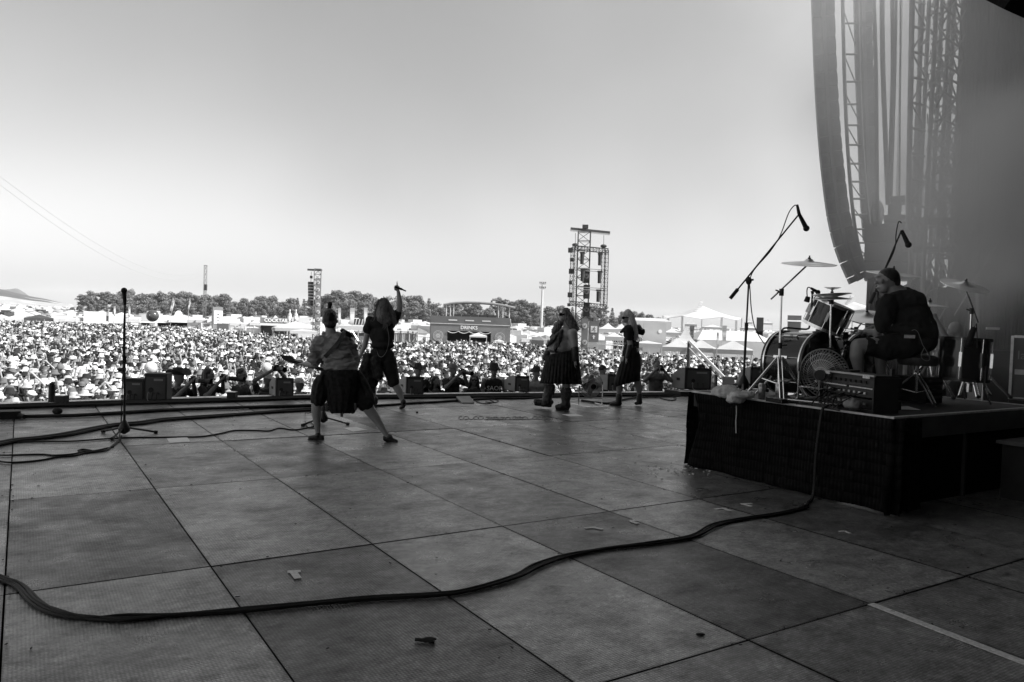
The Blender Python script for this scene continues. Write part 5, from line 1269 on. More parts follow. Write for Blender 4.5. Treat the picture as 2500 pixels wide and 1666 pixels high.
o, tip = mic_stand('tall microphone stand with long boom at the left end of the riser', b_, at(1828, 686, b_.y), at(1951, 523, b_.y), at(1783, 729, b_.y), at(1961, 545, b_.y) - at(1951, 523, b_.y) + Vector((.005, 0, 0)), spread=.30, a0=.2, micsize=1.25)
m = MB(); Yb = b_.y; m.tube(smoothpath([at(1948, 505, Yb), at(1940, 502, Yb), at(1925, 522, Yb), at(1905, 575, Yb), at(1880, 615, Yb), at(1835, 670, Yb - .03), at(1832, 720, Yb - .03), at(1838, 780, Yb), at(1850, 815, Yb), at(1870, 845, Yb)], 6), .006, 5); m.build('cable', M_rubber, o)
m = MB(); m.cyl(at(1946, 500, Yb), at(1951, 523, Yb), .014, .02, 8); m.build('plug', M_rubber, o)
b2 = onr(2143, 925); Yb = 8.4; b2 = at(2143, 900, Yb); b2.z = RZ
o, tip = mic_stand('microphone stand with boom rising over the drummer\'s head', b2, at(2144, 705, Yb), at(2201, 563, Yb), at(2124, 742, Yb), at(2209, 580, Yb) - at(2200, 561, Yb), spread=.3, a0=.9, micsize=1.25)
m = MB(); m.tube(smoothpath([at(2201, 545, Yb), at(2194, 542, Yb), at(2188, 570, Yb), at(2184, 610, Yb), at(2160, 662, Yb)], 6), .006, 5); m.build('cable', M_rubber, o)
# clip microphone on the tom
o = empty('drum_microphone', zt.p(850, 600), 'small microphone on a bent bar clamped to the left cymbal stand', 'microphone'); m = MB(); m.tube(smoothpath([zt.p(450, 720), zt.p(470, 660), zt.p(520, 632), zt.p(700, 645), zt.p(790, 645), zt.p(820, 600), zt.p(840, 400), zt.p(855, 200)], 5), .010, 7); m.build('bar', M_blackmetal, o)
m = MB(); p, q = zt.p(835, 125), zt.p(925, 178); m.cyl(p, q, .012, .02, 9); m.ell(q, .026, None, 10, 7); m.cyl(zt.p(860, 200), zt.p(850, 160), .016, None, 8); m.build('microphone', M_rubber, o, True)
m = MB(); m.tube(smoothpath([p, zt.p(800, 115), zt.p(785, 160), zt.p(790, 250)], 5), .006, 5); m.build('cable', M_rubber, o)
m = MB(); m.cyl(zt.p(780, 300), zt.p(800, 235), .03, .024, 9); m.build('clip', M_rubber, o); m = MB(); m.cyl(zt.p(940, 320), zt.p(960, 245), .014, .022, 8); tag(m.build('drum_microphone', M_rubber), 'stubby microphone clipped to the rim of the rack tom', 'microphone')
m = MB(); m.cyl(at(2378, 800, 7.6), at(2364, 838, 7.6), .026, .032, 10); m.ell(at(2363, 842, 7.6), .034, None, 10, 7); m.tube([at(2378, 800, 7.6), at(2384, 790, 7.6), at(2386, 850, 7.6)], .006, 5); tag(m.build('drum_microphone', M_rubber, None, True), 'fat black microphone pointing down at the floor tom', 'microphone')
# ---- rack of outboard gear
a, b_ = onr(1998, 984), onr(2131, 1009); ax = (b_ - a); ax.z = 0; W = ax.length; ax.normalize(); fr = Vector((ax.y, -ax.x, 0)); fr = fr if fr.y < 0 else -fr; H = at(2131, 918, b_.y).z - RZ; D = .25
o = empty('equipment_rack', a.lerp(b_, .5), 'open black equipment rack full of cables at the front of the riser', 'rack'); M3 = Matrix((ax, -fr, ZD)).transposed(); c0 = a.lerp(b_, .5) - fr * (D / 2)
def rb(m, x0, x1, y0, y1, z0, z1): m.box(a + ax * ((x0 + x1) / 2) - fr * ((y0 + y1) / 2) + ZD * ((z0 + z1) / 2), (x1 - x0, y1 - y0, z1 - z0), M3)
m = MB(); rb(m, 0, W, 0, D, 0, .02); rb(m, 0, W, 0, D, H - .02, H); rb(m, 0, .02, 0, D, .021, H - .021); rb(m, W - .02, W, 0, D, .021, H - .021); rb(m, .021, W - .021, D - .02, D, .021, H - .021); m.build('case', M_blackwood, o)
m = MB(); rb(m, -.004, W + .004, -.006, .012, H - .012, H + .004); rb(m, -.004, .016, -.006, .012, 0, H - .013); m.build('edge_profile', mat('scuffed_alu', .3, .4, .3, 8, metal=.6), o)
for i, (z0, z1) in enumerate(((H * .66, H * .93), (H * .38, H * .60), (H * .08, H * .32))):
    m = MB(); rb(m, .025, W - .025, .03, .3, z0, z1); u_ = m.build('rack_unit', M_blackmetal, o); m = MB()
    for k in range(9): rb(m, .05 + (W - .14) * k / 9, .05 + (W - .14) * k / 9 + .028, .018, .029, z0 + .35 * (z1 - z0), z0 + .62 * (z1 - z0))
    m.build('socket', M_steel if i else M_rubber, u_)
m = MB(); rb(m, .05, W * .5, .012, .02, H * .615, H * .645); rb(m, W * .55, W * .95, .012, .02, H * .615, H * .645); m.build('label_strip', M_tape, o); m = MB(); rb(m, .1, .17, -.012, -.007, H - .03, H - .004); rb(m, W - .14, W - .05, -.012, -.007, H - .03, H - .004); m.build('tape', M_tape, o)
m = MB(); rb(m, .2, .32, .1, .2, H + .005, H + .02); rb(m, W - .03, W + .0, D - .08, D - .05, H + .001, H + .06); m.build('gadget', M_blackmetal, o)
crr = random.Random(4)
for k in range(9):
    p = a + ax * crr.uniform(.08, W - .08) + fr * .01 + ZD * crr.uniform(.1, H * .55); q = a + ax * crr.uniform(-.35, W) + fr * crr.uniform(.1, .3) + ZD * .012; q2 = q + ax * crr.uniform(-.4, .1) ; m = MB(); m.tube(smoothpath([p, p + fr * .08 - ZD * .02, (p + q) / 2 + fr * .08 - ZD * .03, q, q2], 6), .0065, 5); tag(m.build('patch_cable', M_rubber), None, None); o_ = bpy.context.scene.objects[-1] if False else None
for q_ in [x for x in col.objects if x.name.startswith('patch_cable')]: q_.parent = o; q_.matrix_parent_inverse = base_of(o).inverted()
m = MB(); p = a + ax * (W * .8) + fr * .09 + ZD * .06; m.ell(p, (.1, .07, .055), M3, 10, 6); me = m.mesh('x', M_lightprint); bpy.data.meshes.remove(me); bm_ = blob('cloth', m, M_greypaint, None, .012, 1, .018, 30); tag(bm_, 'crumpled grey cloth lying before the equipment rack', 'cloth')
# hanging cable from the rack down to the floor and along the stage
Yc = 6.6
path = [(0, 1411), (42, 1429), (85, 1472), (138, 1496), (212, 1507), (308, 1511), (425, 1500), (595, 1490), (744, 1475), (903, 1461), (1062, 1452), (1147, 1440), (1254, 1408), (1307, 1383), (1381, 1357), (1487, 1337), (1594, 1326), (1689, 1310), (1742, 1283), (1806, 1268), (1912, 1252), (1966, 1238)]
edgeP = [uv(5.76, 4.12, .012), uv(5.88, 4.17, .02), uv(5.93, 4.19, .12), uv(5.95, 4.20, .4), uv(5.99, 4.2, .7), uv(6.04, 4.2, RZ + .02), uv(6.22, 4.19, RZ + .03)]
for k, (du, dv, lab) in enumerate(((0, 0, 'thickest strand of the cable snaking over the front boards'), (.012, .02, 'second strand of the cable snaking over the front boards'), (-.012, -.018, 'third strand of the cable snaking over the front boards'), (.026, -.012, 'loose outer strand of the cable snaking over the front boards'))):
    pts_ = []
    for i, (x, y) in enumerate(path):
        p = fl(x, y, .010 + .006 * (k % 2)); w1 = mnoise.noise(Vector((i * .7, k * 5.0, 0))); w2 = mnoise.noise(Vector((i * .9, k * 7.0, 4))); pts_.append(p + UD * (du * (1 + w1 * 1.2)) + VD * (dv * (1 + w2 * 1.2) + .02 * w2))
    pts_.insert(0, pts_[0] + (pts_[0] - pts_[1]) * 3)
    if k < 2: pts_ += [p + VD * (du + dv) * .35 for p in edgeP]
    m = MB(); m.tube(smoothpath(pts_, 6), .0095 if k == 0 else .0075, 7); tag(m.build('stage_cable', M_rubber, None, True), lab, 'cable', 'cables snaking over the front boards')
# ---- fans
def fan(label, c, ax, R_, base_z, wire=.0022, group='wire cage fans'):
    c = Vector(c); ax = Vector(ax).normalized(); M_ = frame(ax); o = empty('cage_fan', Vector((c.x, c.y, base_z)), label, 'fan', group); x, y = M_ @ Vector((1, 0, 0)), M_ @ Vector((0, 1, 0))
    for s, nm in ((1, 'front_cage'), (-1, 'rear_cage')):
        m = MB(); dep = lambda t: s * R_ * .36 * (1 - t ** 2.2)
        for k in range(44):
            a = 2 * pi * k / 44; P = [c + (x * cos(a + .5 * (t - .2)) + y * sin(a + .5 * (t - .2))) * (R_ * t) + ax * dep(t) for t in (.15, .4, .65, .85, 1)]; m.tube(P, wire, 3, False)
        for t in (.3, .6, .82, 1.0): m.tube([c + (x * cos(q) + y * sin(q)) * R_ * t + ax * dep(t) for q in [2 * pi * i / 36 for i in range(37)]], wire * 1.2 if t < 1 else .007, 4, False)
        m.build(nm, M_steel if wire < .003 else M_edge, o)
    m = MB(); m.cyl(c - ax * R_ * .45, c + ax * R_ * .1, R_ * .22, R_ * .2, 14); m.build('motor', M_blackmetal, o, True, 40)
    for k in range(4):
        a = pi / 2 * k; rad = x * cos(a) + y * sin(a); tn = y * cos(a) - x * sin(a); m = MB(); K = 6; vs = []
        for i in range(K + 1): t = .15 + .75 * i / K; wd = R_ * .28 * sin(pi * min(.85, t + .1)); vs += [c + rad * R_ * t - tn * wd + ax * R_ * .1, c + rad * R_ * t + tn * wd - ax * R_ * .06]
        m.add(vs, [(2 * i, 2 * i + 1, 2 * i + 3, 2 * i + 2) for i in range(K)]); b_ = m.build('blade', M_cab, o, True); b_.modifiers.new('s', 'SOLIDIFY').thickness = .004
    m = MB(); m.lathe([(0, R_ * .37), (R_ * .16, R_ * .36), (R_ * .16, R_ * .34)], c, M_, 16); m.build('badge', M_blackmetal, o)
    h = Vector((-ax.y, ax.x, 0)).normalized(); fwd = Vector((ax.x, ax.y, 0)).normalized(); m = MB()
    for s in (-1, 1):
        p = c + h * (R_ + .015) * s; q = Vector((p.x, p.y, base_z + .02)); m.tube([p, q], .011, 6); m.tube([q - fwd * .28, q + fwd * .25], .011, 6)
    q0, q1 = c + h * (R_ + .015), c - h * (R_ + .015); m.tube([Vector((q0.x, q0.y, base_z + .02)) - fwd * .25, Vector((q1.x, q1.y, base_z + .02)) - fwd * .25], .011, 6); m.tube([Vector((q0.x, q0.y, base_z + .14)), Vector((q1.x, q1.y, base_z + .14))], .009, 6); m.build('stand', M_chrome, o); return o
c = at(2013, 912, 7.35); fan('wire cage fan on the riser, blowing at the drummer', c, (.62, .62, .12), .235, RZ)
c = at(1443, 942, 13.7); fan('chrome floor fan between the bearded man and the woman', c, (-.35, .8, .12), .225, 0, .004)
# ---- small things on the riser
def can(label, px, py, w_, h_, Y=None):
    b_ = onr(px, py); R_ = w_ * b_.y / FPX / 2; H_ = h_ * b_.y / FPX; o = empty('drink_can', b_, label, 'can', 'cans on the riser edge'); m = MB(); m.lathe([(0, .003), (R_ * .8, 0), (R_, H_ * .06), (R_, H_ * .9), (R_ * .82, H_), (0, H_ - .004)], b_, None, 18); m.build('body', mat('printed_can', .3, .3, .8, 30, metal=.6), o, True, 40); m = MB(); m.lathe([(R_ * .82, H_), (R_ * .78, H_ + .004), (0, H_ + .002)], b_, None, 18); m.build('lid', M_alu, o, True)
can('printed drink can nearest the foot of the cymbal stand', 1901, 976, 18, 40); can('dull drink can behind the folded cable loop', 1859, 973, 17, 36); can('tall dark bottle shaped can behind the towel', 1743, 955, 15, 40)
def towel(label, pts, Y, th):
    m = MB()
    for (x0, y0, x1, y1, r_) in pts:
        p, q = at(x0, y0, Y + crr.uniform(-.06, .06)), at(x1, y1, Y + crr.uniform(-.06, .1)); ax_ = (q - p).normalized(); sd = Vector((-ax_.y, ax_.x, 0)).normalized(); m.ell((p + q) / 2, ((q - p).length / 2 + r_ * .9, r_ * 1.9, r_ * .75), Matrix((ax_, sd, ax_.cross(sd))).transposed(), 16, 10)
    me = remesh(m, .010, 3, .014, 22); me.name = 'towel'; me.materials.clear(); me.materials.append(mat('grey_towelling', .6, .95, .15, 40, bump=.6, bscale=250, spec=.05)); o = link('towel', me); tag(o, label, 'towel', 'towels on the riser edge'); o.location.z = 0
towel('grey towel heaped at the riser corner', [(1750, 958, 1784, 947, .055), (1752, 964, 1800, 962, .04), (1768, 950, 1800, 958, .055)], 7.8, .03)
towel('grey towel hanging over the riser edge', [(1786, 968, 1830, 962, .05), (1784, 978, 1812, 975, .04), (1796, 965, 1828, 966, .05)], 7.5, .03)
m = MB(); p, q = onr(1876, 980), onr(1916, 986); m.beam(p + ZD * .02, q + ZD * .02, .07, .04)
o = m.build('power_strip', M_rubber); tag(o, 'black power strip with pale tape at the riser edge', 'power strip'); m = MB()
for t in (.1, .45, .8): m.beam(p.lerp(q, t) + ZD * .042, p.lerp(q, t + .12) + ZD * .042, .072, .003)
m.build('tape', M_tape, o)
m = MB(); p = onr(1962, 974); m.lathe([(0, .0), (.11, .0), (.135, .012), (.14, .028), (.12, .03), (.1, .02), (0, .018)], p, None, 28); tag(m.build('practice_pad', M_canvasg, None, True), 'round grey pad lying beside the equipment rack', 'pad')
m = MB(); P = [onr(2183, 995), onr(2216, 993), onr(2248, 1002), onr(2183, 1000)]; m.prism([x + ZD * .002 for x in P], (0, 0, .002)); tag(m.build('setlist_paper', M_paper), 'white sheet of paper lying on the riser behind the rack', 'paper')
m = MB(); P = [at(1820, 990, 7.7), at(1822, 1008, 7.7), at(1819, 1026, 7.7), at(1822, 1056, 7.7)]; Pp = [uv(RU0 - .05, touv(p)[1], p.z) for p in P]; m.tube(Pp, .005, 5); tag(m.build('strap', M_tape), 'pale strap hanging down the riser skirt', 'strap')
# ================================================================== FRONT OF THE STAGE
# microphone stands
b_ = fl(303, 1064); o, tip = mic_stand('straight microphone stand alone at the left of the stage', b_, at(305, 745, b_.y), spread=.36, a0=-1.45, windscreen=True, micsize=1.2, micdir=(-.05, -.05, 1))
m = MB(); Yb = b_.y - .05; m.tube(smoothpath([at(304, 760, Yb), at(302, 800, Yb), at(300, 900, Yb), at(297, 1000, Yb), at(294, 1050, Yb), fl(287, 1080, .01), fl(270, 1092, .01)], 6), .007, 5); m.build('cable', M_rubber, o)
m = MB(); c = at(302, 903, b_.y - .03); m.cyl(at(290, 903, b_.y - .03), at(306, 903, b_.y - .03), .022, None, 8); m.build('drink_holder', M_blackmetal, o)
b_ = fl(789, 1036); o, tip = mic_stand('microphone stand behind the guitarist, its head showing above him', b_, at(800, 775, b_.y), spread=.36, a0=-.1, windscreen=True, micsize=1.3, micdir=(.12, .1, 1))
# monitors along the lip
def wedge(label, px0, px1, yb, yt, left=None, group='monitor speakers along the stage lip', tall=False):
    """px0..px1: the rear face seen from the stage; left: how far the pale side runs to the left"""
    a = fl(px0, yb); b_ = at(px1, yb, a.y + .05); b_.z = 0; W = (b_ - a).length; H = at(px0, yt, a.y).z; r = (b_ - a).normalized(); n_ = Vector((r.y, -r.x, 0)); n_ = n_ if n_.y < 0 else -n_
    if left is None: f = -n_; D = min(.45, W * .8)
    else:
        e = at(left, yb - 2, a.y + .42); e.z = 0; f = e - a; D = f.length; f.normalize()
    c = (a + b_) / 2; o = empty('stage_monitor', c, label, 'monitor speaker', group); Mr = Matrix((r, -n_, ZD)).transposed()
    prof = [(0, 0), (D, 0), (D, H * (.62 if not tall else 1)), (D * (.5 if not tall else .9), H * (.93 if not tall else 1)), (0, H)]
    m = MB(); m.prism([a + f * y + ZD * (z + .02) for y, z in prof], r * W); m.build('cabinet', M_blackwood, o)
    m = MB(); m.prism([a + n_ * .003 + r * W * x + ZD * H * z for x, z in ((.08, .12), (.92, .12), (.92, .92), (.08, .92))], n_ * .005); m.build('rear_panel', M_cab, o)
    m = MB(); m.box(a + n_ * .013 + r * W * .62 + ZD * H * .82, (W * .4, .008, H * .08), Mr); m.build('label_plate', M_greypaint, o)
    m = MB(); m.cyl(a + n_ * .012 + r * W * .3 + ZD * H * .45, a + n_ * .002 + r * W * .3 + ZD * H * .45, H * .09, None, 12); m.build('handle_cup', M_rubber, o)
    for k in range(3): m = MB(); p = a + n_ * .012 + r * W * (.25 + .2 * k) + ZD * H * .3; m.tube(smoothpath([p, p + n_ * .08 + ZD * .03, p + n_ * .1 - ZD * (H * .2), Vector((p.x, p.y, .012)) + n_ * (.15 + .05 * k) + r * .1], 5), .006, 5); m.build('cable', M_rubber if k else M_greypaint, o)
    for s in (.05, .95): m = MB(); m.box(a + r * W * s + f * D * .5 + ZD * .011, (.04, D * .8, .022), Mr); m.build('foot', M_rubber, o)
    if left is not None:
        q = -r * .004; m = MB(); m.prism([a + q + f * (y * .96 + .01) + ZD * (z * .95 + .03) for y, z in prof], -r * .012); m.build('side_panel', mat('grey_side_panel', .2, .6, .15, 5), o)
        m = MB(); m.prism([a - r * .018 + f * D * x + ZD * H * z for x, z in ((.35, .42), (.58, .42), (.58, .54), (.35, .54))], -r * .008); m.build('handle', M_rubber, o)
    return o
wedge('low monitor box left of the standing pair', 302, 350, 981, 928, tall=True); wedge('tall monitor box beside the hat wearing photographer', 352, 407, 982, 915, tall=True)
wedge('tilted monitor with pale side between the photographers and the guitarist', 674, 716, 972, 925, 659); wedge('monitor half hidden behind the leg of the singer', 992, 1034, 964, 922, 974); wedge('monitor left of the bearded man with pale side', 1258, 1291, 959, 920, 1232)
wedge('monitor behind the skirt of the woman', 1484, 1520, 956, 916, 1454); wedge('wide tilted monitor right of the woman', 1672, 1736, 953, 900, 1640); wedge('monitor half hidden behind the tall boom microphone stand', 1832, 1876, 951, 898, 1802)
for (x0, x1, yb, yt, q) in ((134, 156, 991, 967, 'left'), (553, 573, 979, 958, 'right')):
    a, b_ = fl(x0, yb), fl(x1, yb); b_ = at(x1, yb, a.y); b_.z = 0; W = (b_ - a).length; H = at(x0, yt, a.y).z; r = (b_ - a).normalized(); f = Vector((-r.y, r.x, 0)); M3 = Matrix((r, f, ZD)).transposed(); o = empty('floor_light', (a + b_) / 2, f'small black box light on the stage lip, {q} one of two', 'stage light', 'box lights on the lip'); m = MB(); m.box((a + b_) / 2 + ZD * H / 2 + f * W / 2, (W, W, H), M3); m.build('housing', M_blackwood, o); m = MB(); m.box((a + b_) / 2 + ZD * (H + .003) + f * W / 2, (W * .9, W * .9, .006), M3); m.build('glass', M_alu, o)
    m = MB(); m.box((a + b_) / 2 + ZD * .03 - r * W * .8, (.1, .05, .03), M3); m.build('plug', M_tape, o)
a = fl(126, 985); m = MB(); m.cyl(a, a + ZD * .28, .05, .045, 12); o = m.build('thermos_flask', M_blackmetal, None, True); tag(o, 'black upright flask standing beside the left box light', 'flask'); m = MB(); m.cyl(a + ZD * .281, a + ZD * .31, .035, None, 12); m.build('lid', M_rubber, o)
P = [fl(1128, 986), fl(1158, 986), at(1147, 967, 13.8), at(1114, 968, 13.8)]; m = MB(); P[0].z = P[1].z = .02; n_ = (P[1] - P[0]).cross(P[3] - P[0]).normalized(); m.prism(P, n_ * -.03); o = m.build('prompter_screen', mat('dark_screen', .2, .5, .1, 3)); tag(o, 'flat dark prompter screen propped on the stage floor', 'screen'); m = MB(); m.prism([P[2] - ZD * .03, P[3] - ZD * .03, Vector((P[3].x, P[3].y + .06, .006)), Vector((P[2].x, P[2].y + .06, .006))], (0, .012, 0)); m.build('prop', M_blackmetal, o)
a, b_ = fl(1662, 968), fl(1740, 969); m = MB(); m.prism([a, b_, b_ + VD * .5, a + VD * .5], (0, 0, .10)); o = m.build('low_step', M_blackwood); tag(o, 'low black step left of the drum riser with a pale top edge', 'step'); m = MB(); m.prism([a + ZD * .1, b_ + ZD * .1, b_ + VD * .1 + ZD * .1, a + VD * .1 + ZD * .1], (0, 0, .006)); m.build('edge_strip', M_alu, o)
# cables along the lip
for k in range(6):
    pts_ = []
    for i in range(60):
        u = -9 + i * .40; pts_.append(uv(u, edge_v(u) - .52 - .075 * k + .10 * mnoise.noise(Vector((u * .45, k * 3.1, 0))) + .05 * mnoise.noise(Vector((u * 1.7, k, 5))), .02 + .012 * (k % 2)))
    m = MB(); m.tube(smoothpath(pts_, 4), .02 if k % 2 else .028, 6); tag(m.build('lip_cable', M_rubber, None, True), f"{('first', 'second', 'third', 'fourth', 'fifth', 'sixth')[k]} cable counted from the lip in the black run along the stage front", 'cable', 'cables along the stage lip')
def floorcable(label, pix, r_=.011, group='loose cables on the stage floor'):
    m = MB(); m.tube(smoothpath([fl(x, y, r_ + .001) for x, y in pix], 6), r_, 6); tag(m.build('floor_cable', M_rubber, None, True), label, 'cable', group)
Z1 = lambda L_: [(x / 3.1357, 600 + y / 3.1357) for x, y in L_]
floorcable('cable rising from the left edge past the stand towards the guitarist, upper one', Z1([(-60, 1520), (100, 1490), (300, 1470), (500, 1440), (700, 1400), (880, 1370), (1060, 1355), (1250, 1330), (1600, 1305), (1900, 1285), (2195, 1262), (2400, 1250), (2700, 1240)]), .022)
floorcable('twin of the upper cable rising past the left stand', Z1([(-60, 1535), (100, 1500), (300, 1478), (520, 1450), (700, 1412), (880, 1378), (1080, 1365), (1260, 1338), (1600, 1313), (1900, 1290), (2195, 1270), (2700, 1246)]), .018)
floorcable('thin cable running from the left edge behind the stand to the guitarist', Z1([(-50, 1530), (60, 1505), (300, 1500), (560, 1497), (800, 1480), (1000, 1470), (1200, 1468), (1400, 1465), (1560, 1460), (1700, 1435), (1800, 1415), (1960, 1415), (2060, 1418), (2140, 1398), (2260, 1410), (2400, 1385)]), .009)
floorcable('cable loop tangle at the left picture edge', Z1([(-60, 1640), (60, 1660), (200, 1655), (330, 1640), (440, 1618), (560, 1610), (640, 1590), (800, 1570), (850, 1540), (900, 1500), (930, 1460)]), .010)
floorcable('lower thin cable loop at the left picture edge', Z1([(-60, 1600), (40, 1605), (200, 1600), (330, 1598), (420, 1605), (560, 1595), (640, 1575), (700, 1570), (640, 1560), (600, 1570), (700, 1575), (800, 1555), (870, 1540)]), .009)
ZC = lambda L_: [(950 + x / 3.484, 600 + y / 3.484) for x, y in L_]
floorcable('cable crossing behind the singer to the prompter screen', ZC([(-700, 1390), (-300, 1370), (0, 1355), (200, 1340), (400, 1330), (600, 1316)]), .02)
floorcable('cable from the prompter screen towards the bearded man', ZC([(720, 1310), (800, 1305), (920, 1300), (1100, 1300), (1300, 1290), (1560, 1282), (1800, 1280)]), .02)
floorcable('thin cable curl right of the prompter screen', ZC([(730, 1315), (760, 1335), (830, 1345), (890, 1330), (860, 1315), (880, 1305), (930, 1320), (900, 1335), (820, 1330)]), .008)
floorcable('cable passing behind the feet of the woman to the low step', [(1420, 978), (1480, 985), (1520, 976), (1580, 970), (1640, 968), (1662, 966)], .02)
floorcable('tangled cable in front of the low step', [(1600, 962), (1625, 966), (1650, 972), (1640, 978), (1615, 973), (1610, 965), (1630, 960), (1650, 958)], .012)
a = fl(10, 1022); m = MB(); m.box(a + ZD * .05, (.36, .22, .10), STAGE_M); o = m.build('cable_box', M_rubber); tag(o, 'black cable junction box at the left picture edge', 'cable box'); m = MB(); m.cyl(a + Vector((.2, 0, .05)), fl(60, 1018, .04), .03, None, 8); m.build('plug', M_rubber, o)
floorcable('thick cable leading from the junction box to the black knob', [(40, 1018), (80, 1017), (135, 1016), (200, 1014), (300, 1008), (420, 1001), (560, 996), (700, 992), (800, 989)], .026); a = fl(140, 1013); m = MB(); m.ell(a + ZD * .05, (.07, .05, .05), None, 10, 6); tag(m.build('cable_connector', M_rubber, None, True), 'round black connector on the thick cable at the left', 'connector')
# tape and papers on the boards
def floorpoly(name, label, cat, pix, mt=M_tape, group=None, h=.0035):
    m = MB(); P = [fl(x, y, 0) + ZD * .003 for x, y in pix]; m.prism(P, (0, 0, h)); tag(m.build(name, mt), label, cat, group)
floorpoly('setlist_paper', 'white setlist taped to the boards beside the left microphone stand', 'paper', [(407, 1072), (457, 1069), (465, 1080), (414, 1083)], M_paper)
floorpoly('setlist_paper', 'white setlist taped to the boards between the legs of the guitarist', 'paper', [(838, 1046), (870, 1044), (897, 1051), (862, 1055)], M_paper)
floorpoly('setlist_paper', 'white setlist taped to the boards by the boots of the bearded man', 'paper', [(1372, 1013), (1405, 1011), (1424, 1017), (1392, 1018)], M_paper)
def strip(label, a, b_, w_): 
    m = MB(); p, q = fl(*a, .004), fl(*b_, .004); d = (q - p).normalized(); n_ = Vector((-d.y, d.x, 0)) * w_ / 2; m.prism([p - n_, q - n_, q + n_, p + n_], (0, 0, .003)); return tag(m.build('tape_mark', M_tape), label, 'tape', 'tape marks on the boards')
strip('long pale tape line in the bottom right of the stage', (2126, 1475), (2540, 1634), .055)
def mark(label, segs, w_=.035):
    m = MB()
    for a, b_ in segs:
        p, q = fl(*a, .004), fl(*b_, .004); d = (q - p).normalized(); n_ = Vector((-d.y, d.x, 0)) * w_ / 2; m.prism([p - n_, q - n_, q + n_, p + n_], (0, 0, .002 + .0005 * len(m.f) / 6))
    tag(m.build('tape_mark', M_tape), label, 'tape', 'tape marks on the boards')
mark('white corner tape mark nearest the riser skirt', [((1810, 1231), (1836, 1230)), ((1812, 1231), (1836, 1237))]); mark('white corner tape mark pointing up, left of the one at the skirt', [((1746, 1244), (1768, 1241)), ((1766, 1241), (1783, 1248))])
mark('faint corner tape mark on the shaded boards right of the cable', [((2048, 1298), (2062, 1297)), ((2062, 1297), (2076, 1303))], .02); mark('grey corner tape mark above the snaking cable', [((1538, 1272), (1552, 1271)), ((1540, 1273), (1558, 1279))]); mark('grey arrow tape mark left of the corner mark above the cable', [((1428, 1290), (1452, 1288)), ((1448, 1288), (1472, 1293))], .03)
mark('pale T shaped tape mark on the boards at the left', [((702, 1397), (734, 1395)), ((716, 1397), (728, 1413))], .04)
m = MB(); a = fl(1037, 1567); m.cyl(a + Vector((-.045, 0, .009)), a + Vector((.045, -.01, .009)), .008, .011, 8); m.ell(a + Vector((.02, .008, .01)), (.035, .014, .01), None, 8, 5); tag(m.build('tape_scrap', M_rubber), 'crumpled black scrap of tape on the front boards', 'scrap')
m = MB(); a = fl(1710, 1552); m.ell(a + ZD * .006, (.024, .013, .007), None, 8, 5); tag(m.build('tape_scrap', M_rubber), 'small dark scrap near the seam at the lower right', 'scrap')
m = MB(); a = fl(1018, 1009); m.ell(a + ZD * .012, (.02, .02, .015), None, 8, 5); tag(m.build('plectrum_box', M_rubber), 'tiny dark object on the boards behind the guitarist', 'scrap')
for i in range(60): pass
m = MB()
for i in range(70):
    a = fl(crr.gauss(1640, 38), crr.gauss(1148, 8), .006); s_ = crr.uniform(.006, .014); t = crr.uniform(0, 6.28); d = Vector((cos(t), sin(t), 0)) * s_; e = Vector((-sin(t), cos(t), .3)) * s_ * .6; m.prism([a - d - e, a + d - e, a + d + e, a - d + e], (0, 0, .002))
tag(m.build('confetti', M_white), kind='stuff')
m = MB()
for (cx_, cy_, k) in ((1180, 1021, 9), (1300, 1021, 7), (1240, 1022, 8)):    # scribbled marker ring on the boards
    for i in range(k):
        x = cx_ + (i - k / 2) * 12; m.tube([fl(x + 7 * cos(t), cy_ + 3.2 * sin(t) + crr.uniform(-.5, .5), .005) for t in [2 * pi * j / 10 for j in range(crr.randint(7, 11))]], .0045, 4)
tag(m.build('marker_scribble', M_greypaint), 'scribbled marker rings on the pale boards before the bearded man', 'drawing')

m = MB()                                            # grit and splinters, mostly along the seams
for i in range(900):
    k, j = crr.randrange(-1, 12), crr.randrange(0, 6)
    if crr.random() < .5: u, v = U0 + k * DU + crr.gauss(0, .03), crr.uniform(.8, 12.5)
    else: u, v = crr.uniform(-2, 12), V0 + j * DV + crr.gauss(0, .03)
    if crr.random() < .35: u, v = crr.uniform(-2, 10), crr.uniform(1, 12.5)
    p = uv(u, v, .004); s_ = crr.uniform(.002, .006); t = crr.uniform(0, 6.28); d = Vector((cos(t), sin(t), 0)) * s_ * crr.uniform(1, 2.2); e = Vector((-sin(t), cos(t), 0)) * s_ * .6; m.prism([p - d - e, p + d - e * .4, p + d * .6 + e, p - d + e * .7], (0, 0, s_ * .7))
tag(m.build('floor_grit', M_rubber), kind='stuff')

